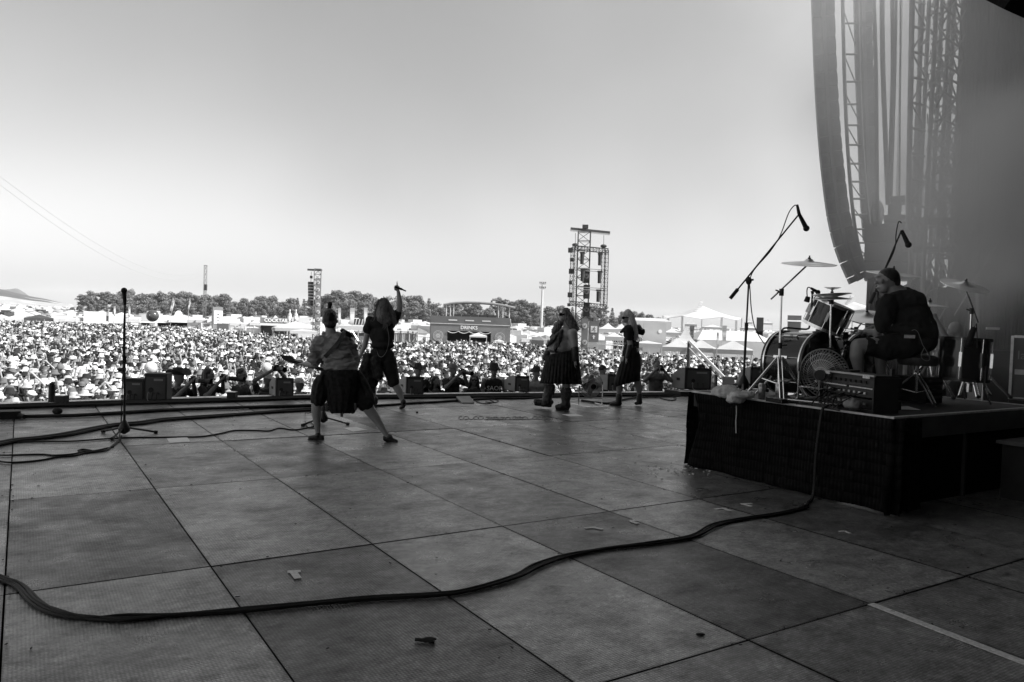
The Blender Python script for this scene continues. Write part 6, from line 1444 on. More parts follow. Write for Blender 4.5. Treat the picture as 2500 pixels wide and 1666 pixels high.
o = empty('wing_cabinet', at(2425, 960, 15.5), 'tall pale edged cabinet half hidden in smoke between floor tom and flight case', 'cabinet'); o.location.z = 0
c = at(2418, 935, 15.5); m = MB(); m.box((c.x, c.y, .62), (.62, .5, 1.2)); m.build('body', mat('case_laminate', .07), o)
for dx in (-.3, .3): m = MB(); m.box((c.x + dx, c.y - .255, .62), (.025, .02, 1.2)); m.build('edge_rail', M_steel, o)
a, b_ = at(2408, 802, 15.4), at(2440, 803, 15.4); m = MB(); m.beam(a, b_, .035, .05); tag(m.build('painted_light_slot', M_white), 'short white bar painted as a slot of light above the floor tom', 'strip')  # white paint standing for light through a slot in the drape
for i, (x0, y0, x1, y1) in enumerate(((2398, 590, 2345, 700), (2440, 588, 2372, 690), (2420, 610, 2330, 770))):
    m = MB(); m.tube([at(x0, y0, 15.8), at((x0 + x1) / 2 + 4, (y0 + y1) / 2, 15.7), at(x1, y1, 15.6)], .014, 5); tag(m.build('hanging_rope', M_steel), ('leftmost', 'rightmost', 'longest')[i] + ' of three slack ropes crossing the smoke above the floor tom', 'rope', 'slack ropes in the wing')
m = MB(); p, q = at(2388, 380, 16), at(2388, 975, 16); q.z = 0; m.cyl(q, p, .035, None, 8); tag(m.build('scaffold_pole', M_scaff), 'single upright scaffold pole before the wing drape', 'pole')

o = empty('hihat_stand', onr(2038, 962), 'slim chrome stand with pedal beside the rack tom', 'stand'); b_ = Vector(o.location); m = MB(); m.cyl(b_ + ZD * .05, at(2034, 760, b_.y), .011, None, 8); m.build('pole', M_chrome, o); tripod(o, b_, .35, .26, 3, a0=1.1, double=False, hub=.3); m = MB(); m.beam(b_ + ZD * .03 + Vector((.05, -.05, 0)), b_ + ZD * .08 + Vector((.1, -.3, 0)), .09, .015); m.build('pedal', M_steel, o)
for i, (px, py, Y, q) in enumerate(((1985, 826, 7.95, 'small grey microphone clamped on the near bass drum hoop'), (2062, 835, 8.15, 'small black microphone between tom and snare'))):
    c = at(px, py, Y); m = MB(); m.cyl(c, c + Vector((.03, .02, -.07)), .02, .026, 10); m.ell(c + Vector((.034, .022, -.08)), .027, None, 10, 7); m.tube([c, c + Vector((-.03, 0, .05)), c + Vector((-.08, .02, .0)), c + Vector((-.09, .02, -.2))], .006, 5); tag(m.build('drum_microphone', M_greypaint if i == 0 else M_rubber, None, True), q, 'microphone')
o = empty('tom_rack_bar', at(2030, 815, 8.1), 'horizontal chrome bar carrying the tom clamps over the bass drums', 'bar'); m = MB(); m.cyl(at(1985, 812, 8.1), at(2085, 822, 8.25), .016, None, 8); m.build('bar', M_chrome, o)
for x in (2000, 2030, 2062): m = MB(); c = at(x, 812 + (x - 1985) * .1, 8.15); m.box(c, (.06, .05, .08)); m.beam(c, c + Vector((.05, -.05, .01)), .015); m.build('clamp', M_blackmetal, o)
m = MB(); c = onr(2090, 975)
for k in range(7): m.tube(smoothpath([onr(1900 + 22 * k, 985 + 2 * (k % 3)) + ZD * .008, onr(1940 + 20 * k, 978 + 3 * (k % 2)) + ZD * .01, onr(1985 + 16 * k, 974 + k) + ZD * .009, onr(2020 + 18 * k, 990) + ZD * .008], 5), .006, 5)
tag(m.build('riser_cables', M_rubber, None, True), kind='stuff')
# ================================================================== PEOPLE ON STAGE
class Fig:
    def __init__(s, z, name_label, cat='person'):
        s.z = z; s.label = name_label; s.root = None
        s.rightv = (at(1250 + 100, 833, z.Y) - at(1250, 833, z.Y)).normalized()
        s.M = Matrix((right_v, Vector((0, 1, 0)), Vector((-sr, 0, cr)))).transposed()
    def cap(s, m, x0, y0, r0, x1, y1, r1, d0=0.0, d1=None):
        d1 = d0 if d1 is None else d1; m.cap(s.z.p(x0, y0, d0), s.z.r(r0), s.z.p(x1, y1, d1), s.z.r(r1), 12)
    def chain(s, m, *pts):                          # (x, y, r, d) ...
        for a, b_ in zip(pts, pts[1:]): s.cap(m, a[0], a[1], a[2], b_[0], b_[1], b_[2], a[3] if len(a) > 3 else 0, b_[3] if len(b_) > 3 else 0)
    def ell(s, m, x, y, rx, ry, rz, d=0.0, tilt=0.0):
        M_ = s.M @ Matrix.Rotation(radians(tilt), 3, 'Y'); m.ell(s.z.p(x, y, d), (s.z.r(rx), ry, s.z.r(rz)), M_, 18, 12)
    def body(s, m, mt=None, voxel=.009):
        me = remesh(m, voxel, 4); me.name = 'person'; me.materials.clear(); me.materials.append(mt or M_skin)
        o = link('person', me); s.root = o; tag(o, s.label, 'person'); return o
    def part(s, name, m, mt, voxel=.010, smooth=3, wr=0.0, ws=14.0, wdir=None): return blob(name, m, mt, s.root, voxel, smooth, wr, ws, wdir)
    def solid(s, name, m, mt, smooth=False): return m.build(name, mt, s.root, smooth)
    def hand(s, m, x, y, dirx, diry, size=.09, d=0.0, curl=.5, spread=.16):
        """palm and five bent fingers"""
        p = s.z.p(x, y, d); dv = (s.z.p(x + dirx, y + diry, d) - p).normalized(); side = s.M @ Vector((0, 1, 0)); nrm = dv.cross(side).normalized()
        m.ell(p + dv * size * .45, (size * .42, size * .2, size * .5), Matrix((side, nrm, dv)).transposed(), 10, 8)
        for k in range(4):
            o_ = side * ((k - 1.5) * size * .2); a = p + dv * size * .8 + o_; L_ = size * (.5, .58, .55, .42)[k]
            b_ = a + (dv * (1 - curl * .4) + nrm * curl * .5).normalized() * L_ * .55; c = b_ + (dv * (1 - curl) + nrm * curl).normalized() * L_ * .5; m.cap(a, .0095, b_, .0085, 6); m.cap(b_, .0085, c, .007, 6)
        a = p + dv * size * .3 - side * size * .38; b_ = a + (dv * .6 - side * .6 + nrm * .3).normalized() * size * .4; m.cap(a, .012, b_, .010, 6); m.cap(b_, .010, b_ + (dv * .8 + nrm * .4).normalized() * size * .3, .008, 6)
def strands(fig, name, mt, roots, ends, n, seed, r_=.006, sway=.03, jit=1.0):
    """hair: roots and ends are lists of (x, y, d) polylines of the same length; strands run between them"""
    r_g = random.Random(seed); m = MB()
    for i in range(n):
        k = r_g.randrange(len(roots)); P = [fig.z.p(x + r_g.gauss(0, 6 * jit), y + r_g.gauss(0, 4 * jit), d + r_g.gauss(0, .015)) for x, y, d in (roots[k] + ends[k])]
        P = smoothpath(P, 4); P = [p + Vector((sway * .5 * sin(j * .7 + i), sway * .5 * cos(j * .5 + i * 2), 0)) * (j / len(P)) for j, p in enumerate(P)]
        m.tube(P, [r_ * (1 - .7 * j / len(P)) for j in range(len(P))], 4)
    return fig.solid(name, m, mt, True)
def sheet(fig, name, rows, mt, pleats=0, amp=.012, th=.008, bulge=0.1, n=48, closed=False):
    """cloth given by rows (xl, xr, y_l, y_r, depth) from the waist to the hem; half rings bulging towards the camera, or whole rings"""
    m = MB(); R_ = []
    for k, (xl, xr, yl, yr, dep) in enumerate(smoothrows(rows)):
        L_ = []
        for i in range(n + (0 if closed else 1)):
            t = i / n; a = (2 * pi * t) if closed else (pi * t); cx = (1 - cos(a)) / 2; x = xl + (xr - xl) * cx; y = yl + (yr - yl) * cx; w_ = sin(a) * dep
            kk = k / max(1, len(rows) * 4); pl = amp * kk * sin(pleats * a * 2) if pleats else 0
            wob = .010 * kk * mnoise.noise(Vector((x * .02, y * .02, 1)))
            L_.append(fig.z.p(x, y, -w_ - pl + wob) + fig.M @ Vector((pl * .5 * cos(a), 0, 0)))
        R_.append(L_)
    W = len(R_[0])
    for k in range(len(R_) - 1):
        for i in range(W if closed else W - 1): m.quad(R_[k][i], R_[k][(i + 1) % W], R_[k + 1][(i + 1) % W], R_[k + 1][i])
    o = m.build(name, mt, fig.root, True, 80); bm = bmesh.new(); bm.from_mesh(o.data); bmesh.ops.remove_doubles(bm, verts=bm.verts, dist=1e-5); bm.to_mesh(o.data); bm.free(); o.data.set_sharp_from_angle(angle=radians(80))
    sm_ = o.modifiers.new('s', 'SOLIDIFY'); sm_.thickness = th; return o
def smoothrows(rows, k=4):
    out = []
    for a, b_ in zip(rows, rows[1:]):
        for j in range(k): t = j / k; out.append(tuple(p + (q - p) * t for p, q in zip(a, b_)))
    out.append(rows[-1]); return out
M_kilt = mat('dark_tartan_wool', .016, .9, .45, 22, spec=.1, bump=.2, bscale=120)
M_kilt2 = mat('worn_tartan_wool', .028, .9, .5, 18, spec=.1, bump=.2, bscale=120)
M_skin2 = mat('tanned_skin', .27, .5, .12, 12, spec=.4); M_fur = mat('boot_fur', .07, .9, .4, 40, bump=.5, bscale=120)
# ---- guitarist
G = Fig(Zm(650, 650, 3.484, 9.06), 'guitarist seen from behind in grey shirt and black kilt, legs wide apart'); m = MB()
G.ell(m, 541, 452, 58, .100, 86); G.ell(m, 545, 500, 50, .08, 50, .03); G.chain(m, (545, 520, 42), (552, 600, 50))
for x in (481, 602): G.ell(m, x, 470, 9, .02, 20)
G.ell(m, 580, 680, 140, .12, 100); G.ell(m, 630, 800, 130, .13, 120); G.ell(m, 640, 910, 135, .13, 70)
G.chain(m, (430, 650, 46, 0), (418, 830, 36, .03), (330, 835, 25, .26)); G.chain(m, (700, 640, 44), (770, 800, 34, .06), (660, 860, 24, .34))
G.hand(m, 330, 836, -30, -4, .085, .27, .9); G.hand(m, 660, 860, -30, 10, .085, .34, .8)
G.chain(m, (520, 940, 70), (432, 1150, 46), (425, 1240, 43), (438, 1400, 23), (440, 1440, 24)); G.chain(m, (710, 940, 74), (860, 1195, 52), (925, 1285, 42), (1012, 1420, 24), (1030, 1448, 24))
G.body(m)
m = MB(); G.ell(m, 541, 446, 61, .106, 84); G.ell(m, 545, 490, 52, .08, 40, -.03); G.part('hair', m, M_hairdark, .008, 2, .006, 45, (60, 60, 18))
m = MB(); G.ell(m, 572, 660, 168, .15, 88); G.ell(m, 605, 745, 150, .16, 110); G.ell(m, 636, 850, 146, .16, 66); G.cap(m, 440, 645, 58, 412, 790, 62); G.cap(m, 690, 640, 60, 740, 770, 54, 0, .05); G.cap(m, 500, 590, 34, 620, 590, 34)
G.part('shirt', m, M_greyshirt, .010, 2, .034, 13, (9, 9, 22))
m = MB(); G.ell(m, 640, 930, 152, .17, 66); G.chain(m, (535, 950, 84), (440, 1140, 62)); G.chain(m, (700, 960, 96), (845, 1165, 74)); G.part('shorts', m, M_blackshirt, .010, 3, .016, 10)
sheet(G, 'kilt', [(492, 792, 885, 885, .175), (498, 800, 960, 955, .20), (508, 800, 1060, 1050, .22), (522, 785, 1150, 1150, .22), (540, 752, 1235, 1240, .20), (556, 735, 1253, 1253, .19)], M_kilt, 7, .018)
sheet(G, 'kilt_flap', [(780, 806, 900, 905, .10), (800, 860, 980, 985, .10), (820, 905, 1080, 1085, .10), (850, 922, 1160, 1178, .08)], M_kilt2, 3, .01)
sheet(G, 'side_pouch', [(440, 520, 930, 920, .12), (405, 515, 980, 990, .13), (380, 500, 1080, 1110, .12), (385, 480, 1165, 1180, .1)], M_kilt2, 3, .015)
m = MB()
for x, y in ((512, 1215), (640, 1262), (757, 1205)): m.beam(G.z.p(x, y - 40, -.19), G.z.p(x + 3, y + 20, -.18), .03, .012)
G.solid('strap_end', m, M_leather)
m = MB(); G.ell(m, 642, 895, 150, .168, 14); G.part('belt', m, M_leather, .010, 2)
m = MB(); P = smoothpath([G.z.p(x, y, d) for x, y, d in ((640, 545, .08), (660, 560, -.10), (620, 640, -.17), (560, 710, -.175), (495, 780, -.12), (470, 830, .1))], 6)
for a, b_ in zip(P, P[1:]): m.beam(a, b_, .045, .012, up=(0, 1, 0))
G.solid('guitar_strap', m, M_leather)
m = MB(); G.chain(m, (640, 548, 16, -.02), (692, 566, 20, -.05), (744, 604, 7, -.05)); G.chain(m, (690, 590, 18, -.06), (742, 680, 10, 0)); G.part('plaid', m, M_kilt, .010, 2, .012, 22)
for pts_ in (((475, 1456, 20), (440, 1452, 22), (372, 1458, 17)), ((1012, 1455, 22), (1050, 1470, 23), (1105, 1492, 18))):
    m = MB(); G.chain(m, *pts_); G.ell(m, pts_[1][0], pts_[1][1] - 18, 24, .045, 26); sh = G.part('shoe', m, M_leather, .008, 2)
    m = MB(); a, b_ = pts_[0], pts_[2]
    m.cap(G.z.p(a[0], a[1] + 16), .03, G.z.p(b_[0], b_[1] + 14), .026, 10); s2 = remesh(m, .008, 2); s2.name = 'sole'; s2.materials.clear(); s2.materials.append(M_rubber); k = link('sole', s2, sh)
gt = empty('electric_guitar', G.z.p(480, 880, .36), 'dark electric guitar held low, its pointed head reaching left', 'guitar'); m = MB()
m.beam(G.z.p(215, 806, .28), G.z.p(560, 900, .34), .075, .035); m.build('neck', M_blackwood, gt)
m = MB(); P = [G.z.p(x, y, .29) for x, y in ((112, 752), (150, 760), (208, 764), (242, 794), (236, 832), (186, 816), (146, 796))]; m.prism(P, (0, .025, 0)); m.build('headstock', M_blackwood, gt)
for k in range(6): m = MB(); c = G.z.p(132 + k * 15, 776 + k * 7, .30); m.cyl(c, c + Vector((-.01, 0, -.03)), .006, None, 6); m.build('tuning_peg', M_chrome, gt)
m = MB(); P = [G.z.p(x, y, .32) for x, y in ((540, 870), (620, 830), (720, 850), (770, 800), (790, 830), (760, 900), (790, 970), (700, 980), (620, 960), (560, 940))]; m.prism(P, (0, .05, 0)); m.build('body', mat('guitar_lacquer', .02, .2, .1, 4, spec=.6), gt)
m = MB(); m.tube(smoothpath([G.z.p(690, 960, .38), G.z.p(600, 1100, .3), Vector((-2.4, 9.25, .3)), fl(745, 1010, .01), fl(748, 1040, .01), fl(770, 1045, .01), fl(755, 1030, .012), fl(740, 1042, .01)], 6), .006, 5); m.build('cable', M_rubber, gt)
# ---- singer
S = Fig(Zm(650, 650, 3.484, 12.35), 'long haired singer from behind, right arm raised with pointing finger'); m = MB()
S.ell(m, 995, 345, 40, .095, 60); S.chain(m, (1000, 390, 28), (1000, 440, 32)); S.ell(m, 985, 510, 100, .11, 70); S.ell(m, 985, 620, 90, .11, 110); S.ell(m, 985, 750, 92, .12, 60)
S.chain(m, (1090, 452, 34), (1134, 368, 25), (1136, 300, 23), (1122, 212, 15)); S.chain(m, (880, 470, 32), (842, 660, 22), (835, 690, 21), (800, 762, 14))
S.ell(m, 1113, 186, 22, .04, 24); S.cap(m, 1113, 172, 6, 1113, 150, 5.5, -.01); S.cap(m, 1113, 150, 5.5, 1113, 131, 4.5, -.01)
for k, (x, y) in enumerate(((1098, 168), (1094, 182), (1096, 196))): S.cap(m, x + 8, y, 7, x - 3, y + 3, 6.5, -.035); S.cap(m, x - 3, y + 3, 6.5, x + 3, y + 9, 6, -.02)
S.cap(m, 1128, 192, 7, 1130, 175, 6, -.03); S.hand(m, 800, 764, -8, 30, .085, 0, .4)
S.chain(m, (1040, 800, 60), (1085, 990, 36), (1128, 1060, 33), (1156, 1135, 17), (1160, 1165, 17)); S.chain(m, (930, 800, 60, .1), (900, 1000, 36, .25), (905, 1070, 30, .28), (918, 1145, 16, .3))
S.body(m)
m = MB(); S.ell(m, 985, 488, 118, .14, 74); S.ell(m, 985, 590, 106, .145, 110); S.ell(m, 988, 672, 104, .145, 44); S.cap(m, 885, 465, 42, 864, 540, 44); S.cap(m, 1085, 460, 44, 1116, 402, 36); S.cap(m, 960, 430, 30, 1040, 430, 30); S.part('shirt', m, M_blackshirt, .010, 3, .016, 11)
m = MB(); S.ell(m, 985, 760, 108, .15, 76); S.chain(m, (1040, 810, 72), (1082, 985, 54)); S.chain(m, (935, 810, 68, .1), (905, 985, 52, .22)); S.part('shorts', m, M_blackshirt, .010, 3, .014, 10)
m = MB(); S.chain(m, (860, 770, 34, -.10), (835, 880, 46, -.14), (880, 960, 44, -.10), (905, 1060, 26, 0)); S.chain(m, (930, 800, 44, -.14), (955, 930, 44, -.13)); S.part('hip_cloth', m, M_kilt2, .011, 2, .02, 16)
m = MB(); S.ell(m, 995, 338, 58, .115, 64); S.chain(m, (985, 360, 54, -.03), (1000, 440, 62, -.08), (1030, 470, 40, -.12)); S.part('hair', m, M_hairbrown, .009, 2, .010, 30, (60, 60, 12))
strands(S, 'hair_strand', M_hairbrown, [[(990, 280, -.06), (950, 340, -.08)], [(1000, 280, -.08), (1010, 350, -.13)], [(1010, 285, -.06), (1050, 350, -.07)]], [[(935, 420, -.06), (930, 470, -.1)], [(1010, 430, -.16), (1015, 520, -.16)], [(1075, 440, -.1), (1095, 490, -.12)]], 130, 3, .007, .03, 2.2)
for pts_ in (((1172, 1180, 17), (1165, 1195, 17), (1145, 1205, 14)), ((935, 1160, 16, .3), (925, 1170, 16, .3), (910, 1176, 14, .3))): m = MB(); S.chain(m, *pts_); S.ell(m, pts_[0][0] - 6, pts_[0][1] - 24, 24, .045, 30, pts_[0][3] if len(pts_[0]) > 3 else 0); S.part('shoe', m, M_leather, .009, 2)
m = MB(); m.tube(smoothpath([S.z.p(x, y, d) for x, y, d in ((1035, 470, -.16), (1030, 520, -.165), (1043, 600, -.16), (1040, 660, -.16), (1020, 730, -.16), (985, 772, -.17), (955, 760, -.16), (940, 715, -.15))], 6), .004, 5); S.solid('earpiece_cable', m, M_greypaint); m = MB(); m.box(S.z.p(920, 718, -.15), (.07, .03, .05)); S.solid('belt_pack', m, M_blackmetal)
m = MB(); m.cap(S.z.p(1098, 178, -.04), .017, S.z.p(1150, 196, -.02), .02, 10); m.cap(S.z.p(1150, 196, -.02), .014, S.z.p(1186, 212, 0), .012, 8); tag(blob('handheld_microphone', m, M_rubber, None, .006, 1), 'black handheld microphone gripped in the raised fist of the singer', 'microphone')
# ---- bearded man
B = Fig(Zm(1250, 500, 2.851, 13.0), 'heavy bearded man in kilt, sunglasses and furry boots striding left'); m = MB()
B.ell(m, 364, 772, 30, .085, 43); B.ell(m, 345, 800, 20, .07, 22); B.ell(m, 331, 775, 8, .018, 9); B.ell(m, 372, 778, 5, .10, 11); B.chain(m, (380, 815, 26), (388, 850, 32))
B.ell(m, 380, 905, 62, .19, 62); B.ell(m, 335, 985, 86, .23, 74); B.ell(m, 395, 985, 60, .2, 74); B.ell(m, 345, 1060, 88, .22, 50)
B.chain(m, (422, 898, 36, -.20), (438, 1010, 25, -.25), (441, 1080, 18, -.24)); B.chain(m, (335, 905, 32, .2), (258, 1010, 22, .25), (222, 1072, 16, .22))
B.hand(m, 441, 1082, -3, 30, .10, -.24, .35); B.hand(m, 222, 1074, -14, 26, .10, .22, .4)
B.chain(m, (300, 1130, 60, .05), (262, 1240, 28, .05), (252, 1345, 24, .05)); B.chain(m, (385, 1130, 60, -.05), (376, 1250, 28, -.05), (374, 1380, 24, -.05)); B.body(m, M_skin2)
sheet(B, 'kilt', [(240, 458, 1048, 1004, .23), (228, 464, 1100, 1080, .26), (212, 474, 1180, 1175, .29), (198, 484, 1245, 1252, .31)], M_kilt2, 16, .03, n=160, closed=True)
m = MB(); B.ell(m, 348, 1030, 108, .235, 14, 0, 10); B.part('belt', m, M_leather, .011, 2)
m = MB(); B.ell(m, 375, 758, 33, .10, 41); B.chain(m, (385, 770, 34), (415, 825, 36), (446, 866, 20)); B.chain(m, (390, 790, 30, -.06), (420, 850, 24, -.1), (456, 868, 10, -.1)); B.part('hair', m, M_hairbrown, .010, 2, .014, 30, (50, 50, 12))
strands(B, 'hair_strand', M_hairbrown, [[(372, 735, -.06), (390, 765, -.09)], [(384, 735, 0), (408, 785, -.06)]], [[(415, 820, -.1), (430, 870, -.12)], [(440, 840, -.08), (464, 868, -.06)]], 90, 5, .008, .03, 1.0)
m = MB(); B.chain(m, (340, 812, 20), (318, 850, 28), (300, 880, 26), (288, 905, 12)); B.part('beard', m, M_hairbrown, .010, 2, .014, 30, (50, 50, 14))
m = MB(); m.box(B.z.p(337, 764), (.05, .17, .05)); m.box(B.z.p(358, 764, -.09), (.13, .01, .02)); B.solid('sunglasses', m, M_glass)
m = MB(); B.chain(m, (338, 888, 16, -.14), (300, 925, 20, -.18), (262, 965, 14, -.15), (246, 985, 8, -.1)); B.chain(m, (345, 880, 14, -.15), (320, 960, 20, -.2), (300, 1010, 12, -.2)); B.part('chest_harness', m, M_leather, .010, 2, .012, 26)
m = MB(); B.ell(m, 292, 940, 26, .14, 46, .08); B.part('fur_sash', m, M_fur, .012, 2, .02, 26)
m = MB(); B.chain(m, (438, 1002, 28, -.25), (441, 1076, 23, -.24)); B.part('bracer', m, M_leather, .009, 2); m = MB(); B.chain(m, (256, 1012, 25, .25), (226, 1068, 20, .22)); B.part('bracer', m, M_leather, .009, 2)
for pts_, ft in ((((262, 1278, 36, .05), (246, 1340, 35, .05), (244, 1365, 34, .05)), ((262, 1378, 26, .05), (215, 1382, 26, .05), (168, 1372, 20, .05))), (((378, 1300, 36, -.05), (374, 1360, 32, -.05), (376, 1388, 30, -.05)), ((385, 1398, 22, -.05), (350, 1402, 22, -.05), (316, 1406, 16, -.05)))):
    m = MB(); B.chain(m, *pts_); B.chain(m, *ft); sh = B.part('boot', m, M_leather, .010, 2, .014, 18); m = MB(); B.chain(m, (pts_[0][0], pts_[0][1] - 4, 37, pts_[0][3]), (pts_[0][0] - 3, pts_[0][1] + 22, 38, pts_[0][3])); me = remesh(m, .012, 1, .02, 40); me.name = 'fur_cuff'; me.materials.clear(); me.materials.append(M_fur); link('fur_cuff', me, sh)
    m = MB(); B.chain(m, (ft[0][0] + 3, ft[0][1] + 20, 14, ft[0][3]), (ft[2][0] - 2, ft[2][1] + 16, 12, ft[2][3])); me = remesh(m, .010, 1); me.name = 'sole'; me.materials.clear(); me.materials.append(M_rubber); link('sole', me, sh)
# ---- woman
W_ = Fig(Zm(1250, 500, 2.851, 14.0), 'blond woman in black dress and sunglasses facing left, hand at her shoulder'); m = MB()
W_.ell(m, 796, 778, 28, .082, 41); W_.ell(m, 784, 806, 17, .06, 17); W_.ell(m, 767, 788, 6, .014, 8); W_.chain(m, (808, 815, 17), (820, 850, 22)); W_.ell(m, 826, 885, 44, .15, 50); W_.ell(m, 824, 960, 40, .12, 52); W_.ell(m, 835, 1020, 50, .15, 50)
W_.chain(m, (812, 880, 24, -.17), (822, 972, 17, -.2), (800, 1068, 12, -.18)); W_.chain(m, (858, 868, 22, .12), (902, 888, 19, .16), (884, 846, 14, .05)); W_.hand(m, 800, 1070, -8, 26, .085, -.18, .5); W_.hand(m, 884, 846, -16, -8, .08, .04, .6)
W_.chain(m, (800, 1080, 46, -.05), (752, 1240, 22, -.05), (746, 1290, 20, -.05), (745, 1345, 14, -.05)); W_.chain(m, (860, 1080, 48, .06), (866, 1200, 27, .06), (880, 1260, 24, .06), (888, 1335, 14, .06)); W_.body(m)
m = MB(); W_.ell(m, 826, 890, 52, .165, 52); W_.ell(m, 822, 960, 45, .135, 48); W_.chain(m, (812, 872, 32, -.16), (818, 930, 26, -.19)); W_.chain(m, (760, 888, 10, -.14), (800, 862, 24, -.14), (850, 860, 26, 0)); W_.chain(m, (862, 862, 28, .1), (904, 886, 24, .15)); W_.part('bodice', m, M_blackshirt, .010, 3, .010, 20)
m = MB(); W_.ell(m, 824, 972, 50, .145, 34); W_.part('corset', m, M_leather, .010, 2, .008, 30)
m = MB(); W_.chain(m, (822, 985, 20, -.2), (803, 1062, 16, -.18)); W_.part('bracer', m, M_leather, .008, 2); m = MB(); m.box(W_.z.p(868, 975, -.02), (.07, .12, .12)); W_.solid('belt_pouch', m, M_leather)
sheet(W_, 'skirt', [(778, 876, 996, 992, .16), (765, 890, 1060, 1050, .2), (740, 894, 1150, 1130, .22), (712, 888, 1240, 1215, .23), (716, 884, 1268, 1226, .22)], M_blackshirt, 9, .03, n=120, closed=True)
m = MB(); W_.ell(m, 808, 766, 31, .096, 39); W_.chain(m, (820, 770, 28), (842, 830, 26, -.06), (858, 900, 20, -.1), (866, 935, 7, -.1)); W_.part('hair', m, M_hairblond, .009, 2, .010, 40, (60, 60, 12))
strands(W_, 'hair_strand', M_hairblond, [[(812, 744, -.05), (828, 775, -.09)], [(818, 744, 0), (842, 795, -.06)]], [[(845, 850, -.13), (862, 945, -.14)], [(860, 860, -.1), (874, 930, -.1)]], 90, 9, .006, .025, .8)
m = MB(); m.box(W_.z.p(771, 788), (.04, .15, .045)); m.box(W_.z.p(788, 785, -.08), (.12, .01, .018)); W_.solid('sunglasses', m, M_glass)
for pts_, ft in ((((745, 1330, 22, -.05), (744, 1368, 22, -.05)), ((752, 1384, 15, -.05), (722, 1386, 15, -.05), (690, 1388, 11, -.05))), (((888, 1326, 20, .06), (886, 1365, 20, .06)), ((895, 1376, 14, .06), (876, 1380, 14, .06), (862, 1382, 11, .06)))):
    m = MB(); W_.chain(m, *pts_); W_.chain(m, *ft); sh = W_.part('boot', m, M_leather, .009, 2); m = MB(); W_.chain(m, (ft[0][0], ft[0][1] + 9, 8, ft[0][3]), (ft[2][0], ft[2][1] + 6, 7, ft[2][3])); me = remesh(m, .010, 1); me.name = 'sole'; me.materials.clear(); me.materials.append(M_rubber); link('sole', me, sh)
# ---- drummer
D = Fig(Zm(2050, 640, 5.227, 7.75), 'drummer in black shirt and shorts hunched over the kit, seen from behind'); m = MB()
D.ell(m, 612, 222, 140, .095, 134, 0, 12); D.ell(m, 556, 322, 66, .07, 78, -.0, 10); D.ell(m, 462, 262, 24, .02, 22); D.ell(m, 480, 330, 22, .03, 14); D.ell(m, 480, 185, 30, .05, 20); D.ell(m, 560, 245, 20, .10, 44); D.chain(m, (660, 320, 96), (740, 420, 130))
D.ell(m, 820, 560, 250, .2, 170); D.ell(m, 880, 800, 280, .22, 240)
D.chain(m, (600, 540, 105, -.12), (520, 830, 62, -.14), (470, 900, 50, -.1), (340, 890, 36, .05)); D.hand(m, 345, 890, -60, 0, .09, .05, .8); D.chain(m, (960, 560, 90, .22), (700, 800, 55, .36), (420, 840, 38, .42)); D.hand(m, 420, 840, -60, 10, .09, .42, .8)
D.chain(m, (880, 1060, 150, -.1), (235, 1070, 92, -.12), (215, 1200, 84, -.12), (250, 1420, 56, -.1), (260, 1640, 36, -.1)); D.chain(m, (260, 1660, 36, -.1), (120, 1690, 30, -.1)); D.chain(m, (880, 1060, 150, .15), (520, 1110, 86, .3), (520, 1260, 74, .3), (530, 1600, 40, .3), (440, 1640, 32, .3)); D.body(m)
m = MB(); D.ell(m, 624, 205, 140, .099, 133, .0, 10); D.ell(m, 690, 255, 72, .088, 100); D.part('hair', m, M_hairdark, .009, 3)
m = MB(); D.ell(m, 800, 500, 270, .23, 150); D.ell(m, 870, 690, 290, .25, 210); D.ell(m, 890, 860, 300, .26, 160); D.chain(m, (740, 440, 120), (880, 580, 200), (960, 760, 236), (975, 930, 250)); D.chain(m, (610, 540, 130, -.12), (550, 760, 112, -.15), (530, 800, 100, -.15)); D.chain(m, (960, 560, 110, .22), (760, 760, 90, .33)); D.chain(m, (680, 400, 70), (830, 400, 80)); D.part('shirt', m, M_blackshirt, .012, 7, .022, 9)
m = MB(); D.ell(m, 950, 1020, 270, .22, 150); D.chain(m, (860, 1060, 180, -.1), (560, 1090, 150, -.12), (380, 1080, 118, -.12)); D.chain(m, (870, 1060, 170, .15), (620, 1120, 120, .27)); D.chain(m, (600, 1180, 80, -.1), (480, 1120, 90, -.1)); D.part('shorts', m, M_blackshirt, .012, 3, .018, 9)
m = MB(); m.tube(smoothpath([D.z.p(x, y, -.30) for x, y in ((920, 875), (960, 865), (1000, 900), (1030, 980), (1060, 1060), (1085, 1100), (1150, 1220), (1120, 1262), (1060, 1240), (1040, 1190), (1080, 1090))], 6), .0035, 5); D.solid('earpiece_cable', m, M_greypaint); m = MB(); m.box(D.z.p(893, 952, -.30), (.10, .012, .032)); D.solid('patch', m, M_tape)
m = MB(); m.ell(D.z.p(545, 245, -.105), (.02, .014, .026)); D.solid('earpiece', m, M_greypaint)
for k, (a, b_, d0, d1) in enumerate((((350, 880), (60, 850), .03, .12), ((420, 830), (170, 760), .42, .45))): m = MB(); m.cyl(D.z.p(*a, d0), D.z.p(*b_, d1), .0075, .005, 6); m.ell(D.z.p(*b_, d1), .008, None, 6, 5); tag(m.build('drumstick', mat('hickory', .4, .5, .1, 20)), ('drumstick in the near hand of the drummer', 'drumstick in the far hand of the drummer')[k], 'drumstick', 'sticks of the drummer')
for q, y, dd in ((260, 1690, -.1), (440, 1650, .3)): m = MB(); D.chain(m, (q + 20, y, 36, dd), (q - 120, y + 25, 30, dd)); D.part('shoe', m, M_leather, .011, 2)
